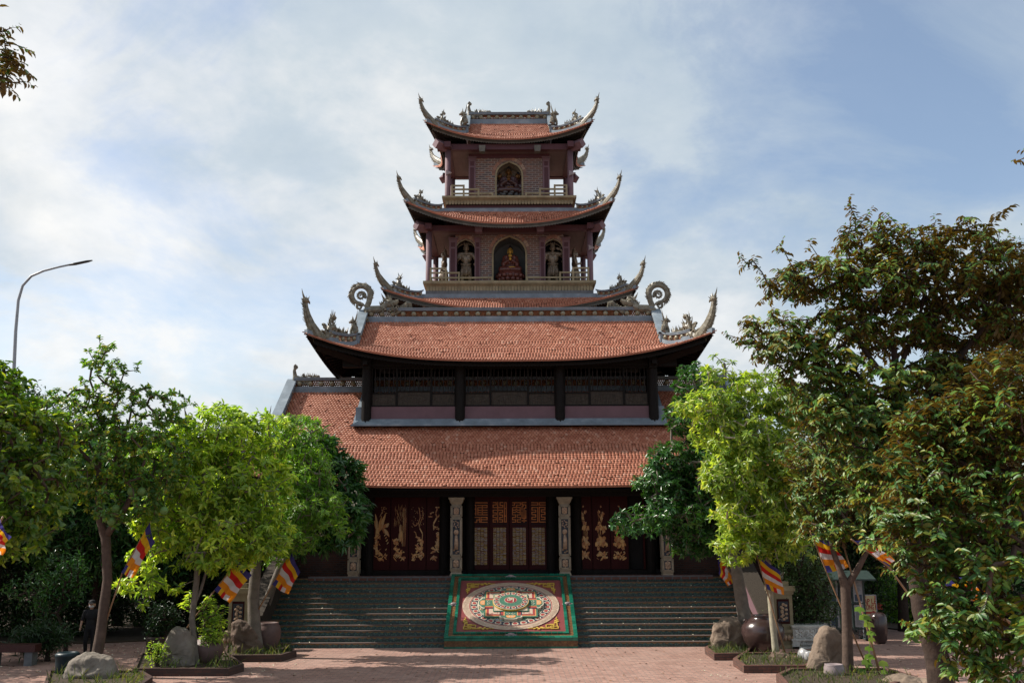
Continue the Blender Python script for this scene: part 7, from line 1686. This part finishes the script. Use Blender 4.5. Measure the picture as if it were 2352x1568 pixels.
tree('pale_trunk_tree', 'yellow green leaved tree with a thin pale trunk right of the stairs', [(1784, 1520, 32.0, .11), (1778, 1460, 32.0, .10), (1770, 1380, 32.0, .095), (1765, 1290, 32.0, .085), (1760, 1200, 32.0, .07), (1758, 1100, 32.1, .055), (1752, 1000, 32.2, .04), (1745, 930, 32.2, .025)],
     [(1740, 900, 75, 50, 32.2, 1.2), (1640, 940, 65, 55, 32.0, 1.2), (1820, 930, 70, 55, 32.4, 1.2), (1700, 1000, 95, 60, 32.0, 1.5), (1690, 1090, 85, 60, 31.8, 1.4), (1770, 1060, 90, 70, 32.0, 1.5), (1720, 1180, 85, 65, 31.8, 1.4), (1800, 1150, 70, 80, 32.2, 1.3), (1700, 1250, 60, 38, 31.7, 1.0), (1570, 930, 28, 22, 32, .6), (1800, 1250, 60, 40, 31.9, 1.0), (1650, 860, 45, 20, 32.2, .7)],
     'lf_lime2', 'barkp', 1750, 13, .17, .058, 'rosette', G0, 42, limbs=[[(1760, 1190, 32, .045), (1725, 1150, 31.9, .035), (1690, 1080, 31.8, .025)], [(1758, 1090, 32.1, .04), (1700, 1010, 32, .03), (1640, 950, 32, .02)]], spread=.19, droop=.3, shell=.4, extra=[(1548, 928, 32), (1556, 945, 32), (1640, 815, 32.2), (1655, 828, 32.2), (1680, 832, 32.2), (1672, 1290, 31.7), (1660, 1270, 31.7)])
tree('forked_trunk_tree', 'small tree with a forked brown trunk beside the tall tapering boulder', [(1950, 1590, 28.0, .17), (1947, 1500, 28.0, .145), (1945, 1420, 28.0, .135), (1942, 1345, 28.0, .135), (1930, 1310, 28.0, .085), (1915, 1270, 28.1, .07), (1900, 1200, 28.2, .05), (1890, 1120, 28.3, .035)],
     [(1890, 1130, 75, 60, 28.3, 1.1), (1960, 1180, 90, 60, 28.2, 1.2), (1880, 1210, 65, 38, 28.0, 1.0), (2040, 1200, 70, 55, 28.0, 1.1), (1930, 1060, 90, 60, 28.5, 1.2), (2030, 1110, 80, 60, 28.3, 1.2), (1860, 1050, 60, 50, 28.5, 1), (2050, 1280, 40, 25, 27.8, .6)],
     'lf_star', 'barkb', 760, 12, .13, .055, 'spray', G0, 43, limbs=[[(1945, 1345, 28, .11), (1968, 1310, 27.9, .085), (1990, 1268, 27.9, .07), (2010, 1220, 27.9, .055), (2030, 1150, 28, .035)]], spread=.16, droop=.45, shell=.4)
tree('star_apple_tree', 'large star apple tree with brown backed leaves rising over the right side', [(2172, 1620, 17.0, .22), (2150, 1500, 17.0, .19), (2118, 1400, 17.0, .16), (2103, 1300, 17.1, .14), (2092, 1180, 17.2, .13), (2084, 1060, 17.3, .12), (2076, 940, 17.4, .10), (2060, 860, 17.5, .07), (2050, 780, 17.6, .045)],
     [(1985, 560, 70, 55, 17.6, .8), (2080, 580, 85, 60, 17.8, .9), (2210, 560, 75, 50, 17.8, .9), (1880, 640, 90, 45, 17.5, .9), (2000, 660, 110, 60, 17.6, 1.1), (2150, 660, 110, 60, 17.8, 1.1), (2280, 620, 80, 60, 17.8, 1.0), (1800, 650, 60, 38, 17.3, .7), (1770, 760, 75, 45, 17.3, .8), (1890, 760, 95, 45, 17.3, .9), (2060, 760, 120, 50, 17.8, 1.1), (2220, 750, 120, 55, 18, 1.1), (1880, 860, 90, 40, 17.1, .8), (2000, 880, 90, 45, 17.0, .9), (2200, 860, 110, 50, 17.8, 1), (1950, 960, 110, 45, 16.9, .9), (2090, 970, 100, 50, 17.0, 1), (2340, 720, 80, 110, 18, 1.1), (1960, 1060, 80, 40, 17.0, .8), (2180, 1020, 110, 50, 17.2, 1.0), (2050, 1060, 90, 50, 17.0, .9), (2120, 1130, 90, 60, 17.2, .9), (1990, 1130, 60, 50, 16.9, .8), (2090, 1220, 70, 50, 17, .8), (2140, 880, 110, 60, 17.5, .9), (1800, 800, 85, 40, 17.2, .8), (1900, 835, 90, 40, 17.2, .8), (1880, 930, 70, 40, 17.0, .7)],
     'lf_star', 'barkd', 1950, 13, .115, .048, 'spray', G0, 44, limbs=[[(2076, 930, 17.4, .07), (2020, 850, 17.4, .05), (1960, 770, 17.4, .035), (1880, 720, 17.4, .022)], [(2082, 1000, 17.3, .08), (2150, 890, 17.5, .06), (2220, 800, 17.7, .045), (2300, 700, 17.8, .03)], [(2084, 1050, 17.3, .06), (2010, 990, 17.1, .04), (1930, 940, 17.0, .028)], [(2060, 860, 17.5, .05), (2110, 740, 17.7, .035), (2130, 640, 17.8, .022)]], spread=.14, droop=.45, shell=.3, tipr=.006,
     extra=[(1950, 462, 17.6), (1955, 480, 17.6), (1965, 500, 17.6), (1790, 560, 17.3), (1800, 575, 17.3), (1860, 560, 17.5), (1702, 590, 17.2), (1715, 605, 17.2), (1730, 600, 17.2), (1750, 625, 17.2), (1690, 775, 17.2), (1675, 770, 17.2), (1710, 780, 17.2), (2320, 475, 17.8), (2300, 490, 17.8), (2285, 500, 17.8), (2150, 505, 17.8), (2040, 495, 17.7), (2225, 500, 17.8), (1880, 590, 17.5)])
tree('star_apple_tree', 'close blurred star apple boughs filling the lower right corner', None,
     [(2290, 960, 110, 60, 12.6, .6), (2200, 1020, 90, 50, 12.6, .6), (2330, 1080, 110, 80, 12.5, .7), (2200, 1120, 130, 60, 12.4, .6), (2300, 1200, 120, 60, 12.4, .7), (2130, 1200, 90, 45, 12.4, .5), (2250, 1290, 120, 50, 12.3, .6), (2100, 1130, 90, 45, 12.6, .5), (2190, 1400, 75, 40, 12.2, .5), (2300, 1420, 110, 70, 12.2, .6), (2200, 1460, 70, 40, 12.1, .4), (2320, 1520, 100, 60, 12.1, .5), (2160, 1350, 60, 28, 12.3, .4), (2030, 1250, 50, 25, 12.4, .3), (2240, 1530, 60, 30, 12.1, .4), (2080, 1060, 70, 45, 12.7, .45), (2130, 1280, 70, 40, 12.4, .4), (2130, 960, 80, 45, 12.8, .5), (2050, 1190, 55, 35, 12.5, .4), (2140, 1440, 50, 30, 12.2, .35), (2310, 860, 80, 60, 12.8, .6), (2210, 930, 90, 50, 12.8, .5), (2110, 1000, 75, 50, 12.8, .45), (2380, 960, 60, 80, 12.6, .5)],
     'lf_star', 'barkb', 900, 13, .10, .042, 'spray', G0, 45, base=[(Vector((8.2, 12.6, 0)), .2), (Vector((8.1, 12.6, 2)), .16), (Vector((7.6, 12.6, 3.4)), .12), (Vector((6.9, 12.5, 4.2)), .08)], spread=.12, droop=.4, shell=.3, tipr=.005)
tree('overhanging_tree', 'dark leafy bough entering the top left corner of the picture', None, [(15, 90, 42, 45, 10.0, .4), (20, 170, 38, 55, 10, .4), (-40, 130, 60, 90, 10, .5), (-160, 60, 110, 130, 10, .8)], 'lf_star', 'barkd', 120, 11, .10, .04, 'spray', G0, 46, base=[(Vector((-7.4, 10, 0)), .2), (Vector((-7.3, 10, 4)), .16), (Vector((-6.6, 10, 7.4)), .1)], spread=.10, droop=.35, shell=.3, tipr=.005)
tree('edge_tree', 'thin twigs with few leaves entering at the right edge near the sky', None, [(2335, 350, 20, 30, 14, .3), (2340, 425, 18, 10, 14, .2), (2440, 380, 90, 90, 14, .6)], 'lf_star', 'bark', 26, 7, .11, .045, 'spray', G0, 47, base=[(Vector((9.2, 14, 0)), .2), (Vector((9.0, 14, 4)), .15), (Vector((8.6, 14, 7.0)), .1)], spread=.10, droop=.4, shell=.3, tipr=.007)
dark_tree('dark tree behind the pale trunk on the right', 1850, 1150, [(1790, 1180, 90, 100, 41, 2.0), (1900, 1150, 110, 110, 41.5, 2.2), (2000, 1180, 110, 110, 41.5, 2.2), (1860, 1260, 110, 60, 41, 1.8), (1980, 1270, 100, 60, 41, 1.8)], 'lf_dark', 1500, 12, 51, Y=41.5)
dark_tree('mid green tree behind the star apple on the right', 2050, 1100, [(1900, 960, 110, 80, 40, 2.2), (2010, 1010, 110, 90, 40, 2.2), (2100, 1150, 110, 110, 41, 2.2), (2180, 1000, 120, 110, 42, 2.2), (2130, 1260, 100, 70, 41, 1.8)], 'lf_whorl', 1500, 12, 52, Y=41)
dark_tree('tall dark tree at the far right behind the star apple', 2330, 1000, [(2330, 620, 60, 70, 36, 1.4), (2330, 740, 80, 90, 36, 1.6), (2300, 880, 110, 110, 37, 2.0), (2240, 1000, 100, 90, 37, 2.0), (2350, 1100, 110, 130, 37, 2.0), (2250, 1200, 100, 100, 38, 2.0)], 'lf_pale', 1600, 12, 53, ll=.10, lw=.045, Y=37)
bush('clipped_bush', 'dense small leaved bush growing out of the carved white stone planter', [(1840, 1290, 45, 45, 36.0, .8), (1820, 1350, 50, 45, 36.0, .8), (1870, 1350, 45, 55, 36.0, .8), (1850, 1400, 50, 30, 35.9, .7), (1800, 1390, 28, 30, 35.8, .5), (1895, 1400, 30, 30, 36, .5)], 'lf_pale', 900, 12, 54, .07, .03)
bush('hedge', 'sunlit green hedge beside the path at the right', [(2050, 1400, 40, 55, 45, 1.0), (2000, 1370, 50, 60, 46, 1.0), (2090, 1380, 45, 60, 46, 1.0), (2050, 1340, 60, 30, 46, 1.0)], 'lf_mid', 800, 13, 55, .09, .045, cat='hedge', sp=.16)
bush('hedge', 'dark hedge behind the notice board', [(1760, 1380, 60, 60, 42, 1.0), (1860, 1370, 80, 70, 42, 1.2), (1960, 1370, 70, 70, 41, 1.0), (1900, 1320, 90, 50, 43, 1.2)], 'lf_dark', 1000, 13, 56, .11, .05, cat='hedge', sp=.2)
bush('hedge', 'long dark hedge in the far right background', [(2160, 1370, 80, 60, 44, 1.2), (2260, 1360, 90, 70, 44, 1.2), (2360, 1350, 90, 80, 43, 1.2), (2240, 1300, 110, 60, 45, 1.2)], 'lf_dark', 1100, 13, 57, .12, .05, cat='hedge', sp=.2)
# far tree belt that closes the horizon
R9 = np.random.default_rng(9); PB = []
for a0, a1, yy in ((-46, -9, 62), (9, 46, 62), (-60, 60, 95)):
    n = 26000 if yy == 62 else 30000; x = R9.uniform(a0, a1, n) * (1 if yy < 90 else 1.6); top_ = 7.5 + 1.6 * np.sin(x * .35) + 1.1 * np.sin(x * .9 + 2); top_ = top_ * (1.0 if yy < 90 else 1.15); z = R9.random(n) ** .8 * top_; y = yy + R9.normal(size=n) * 1.6; PB.append(np.stack([x, y, z + .2], 1))
PB = np.concatenate(PB); n = len(PB); o = leaves_mesh('tree_belt', PB, R9.normal(size=(n, 3)) + [0, 0, -.1], nrm(R9.normal(size=(n, 3)) + [0, 0, .8]), R9.uniform(.35, .6, n), R9.uniform(.22, .34, n), 'lf_dark', None); tag(o, 'dark belt of far trees closing the view behind the temple grounds', 'trees', kind='stuff')

# grass tufts, fallen petals and leaves
def grass(label, planters_, n, hmin, hmax, seed, avoid=()):
    R = np.random.default_rng(seed); P = []
    for pi_ in planters_:
        poly = PL[pi_][1]; c = PL[pi_][2]; k = len(poly); q = 0
        while q < n:
            i = R.integers(k); a, b = R.random(), R.random(); 
            if a + b > 1: a, b = 1 - a, 1 - b
            p = c + (poly[i] - c) * a + (poly[(i + 1) % k] - c) * b; P.append((p.x, p.y, .14)); q += 1
    P = np.array(P); N_ = len(P); cl = np.sin(P[:, 0] * 5.1) * np.sin(P[:, 1] * 4.3 + 1) * .5 + .5; P = P[R.random(N_) < .25 + .75 * cl]; N_ = len(P); D = nrm(np.stack([R.normal(size=N_) * .45, R.normal(size=N_) * .45, np.ones(N_)], 1)); L_ = R.uniform(hmin, hmax, N_) * (.5 + R.random(N_))
    o = leaves_mesh('grass', P, D, nrm(R.normal(size=(N_, 3)) * [1, 1, .1] + [0, -1, 0]), L_, np.full(N_, .017) * (.6 + R.random(N_)), 'lf_grass', None, .35); tag(o, label, 'grass', kind='stuff')
grass('grass tufts growing in the brick planters left of the stairs', [0, 1, 2], 420, .12, .34, 61)
grass('grass tufts growing in the brick planters right of the stairs', [3, 4, 5], 520, .10, .26, 62)
R7 = np.random.default_rng(70)
def litter(name, label, n, boxes, size, m, seed):
    R = np.random.default_rng(seed); P = []
    for k in range(n):
        b = boxes[R.integers(len(boxes))]; g_ = gnd(R.uniform(b[0], b[1]), R.uniform(b[2], b[3])); P.append((g_.x, g_.y, .006))
    P = np.array(P); N_ = len(P); a = R.uniform(0, 2 * pi, N_); D = np.stack([np.cos(a), np.sin(a), R.uniform(.0, .35, N_)], 1); o = leaves_mesh(name, P, D, nrm(R.normal(size=(N_, 3)) * .25 + [0, 0, 1]), R.uniform(*size, N_), R.uniform(.03, .05, N_) * 1.1, m, None, .1); tag(o, label, 'litter', kind='stuff')
litter('fallen_petals', 'white fallen blossoms scattered on the brick paving', 420, [(0, 340, 1470, 1560), (100, 420, 1450, 1500), (300, 700, 1488, 1560), (1600, 2300, 1478, 1565)], (.05, .09), 'petal', 71)
litter('fallen_leaves', 'dry fallen leaves scattered on the brick paving', 260, [(0, 700, 1470, 1566), (1600, 2352, 1460, 1566), (700, 1600, 1488, 1566)], (.07, .13), 'dryleaf', 72)
P = []
RR = random.Random(8)
for k in range(150):
    i = RR.randrange(13); x = RR.choice([RR.uniform(-8.5, -2.5), RR.uniform(4.5, 8.6), RR.uniform(2.5, 8.6)]); P.append((x, 35.8 + TR * i + RR.uniform(.02, .25), RH * (i + 1) + .006))
P = np.array(P); n = len(P); R = np.random.default_rng(3); a = R.uniform(0, 6.3, n); o = leaves_mesh('fallen_petals', P, np.stack([np.cos(a), np.sin(a), R.uniform(.1, .6, n)], 1), nrm(R.normal(size=(n, 3)) * .3 + [0, 0, 1]), R.uniform(.05, .09, n), R.uniform(.03, .05, n), 'petal', None, .1); tag(o, 'white fallen blossoms lying on the stair treads', 'litter', kind='stuff')

# tall unseen trees added beyond the left edge of the view to shade the courtyard
for k, (x, y, h, r0, lb) in enumerate(((-21.5, 33, 8.5, .25, 'tall unseen tree added for shade left of the view nearest the pagoda steps'), (-19.5, 38.5, 9.0, .25, 'tall unseen tree added for shade at the left behind the stone bench'), (-22, 27, 8.0, .25, 'tall unseen tree added for shade left of the view beside the courtyard'), (-17, 44.5, 9.0, .25, 'tall unseen tree added for shade at the left near the far hedge'), (-24.5, 41, 9.5, .25, 'tall unseen tree added for shade farthest out on the left side'))):
    R = np.random.default_rng(80 + k); C = R.normal(size=(520, 3)); C = nrm(C) * (R.random((520, 1)) ** .4) * [3.4, 3.4, 2.3] + [0, 0, h - 2.6]
    rt = thing('shade_tree', lb, 'tree', (x, y, 0), 0, 'shade trees behind the courtyard'); anch = [((0, 0, 0), -1, r0), ((.1, 0, 2.0), 0, r0 * .85), ((0, .1, 4.0), 1, r0 * .6)]
    mb = MB(); mb.tube([Vector(a[0]) for a in anch], [a[2] for a in anch], 12); mb.build('trunk', 'barkd', rt, True); pts, par, fx, tip = skeleton(anch, C, R, .8); branches_mesh('branches', pts, par, fx, tip, 'barkd', rt, .012, maxr=.12)
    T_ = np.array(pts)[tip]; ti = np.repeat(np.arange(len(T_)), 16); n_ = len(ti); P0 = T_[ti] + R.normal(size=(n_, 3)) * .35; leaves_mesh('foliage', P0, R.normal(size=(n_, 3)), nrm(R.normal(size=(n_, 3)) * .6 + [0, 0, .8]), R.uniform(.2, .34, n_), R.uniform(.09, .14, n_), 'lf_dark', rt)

bd = MB(); bd.prism([(-60, 46), (-60, 37.0), (-15.2, 37.6), (-13.0, 38.6), (-11.2, 40.2), (-10.9, 60), (-60, 60)], lambda a, b, c: (a, b, c), .05); tag(bd.build('hedge_shade_sheet', 'soil'), 'dark sheet standing in for shade on the ground under the left hedges', 'ground', kind='structure')  # soil-coloured sheet over the paving; its dark colour stands in for hedge shade
bd = MB(); bd.prism([(60, 60), (60, 40.5), (15.8, 40.8), (13.6, 46), (12.4, 39.6), (10.9, 38.2), (10.9, 60)], lambda a, b, c: (a, b, c), .05); tag(bd.build('hedge_shade_sheet', 'soil'), 'dark sheet standing in for shade on the ground under the right hedges', 'ground', kind='structure')  # same on the right: shade painted as a dark ground sheet
g = MB(); g.box(-900, 900, -200, 1500, -.3, 0); tag(g.build('ground', 'pave'), 'wide red brick paved courtyard in front of the pagoda', 'ground', kind='structure')
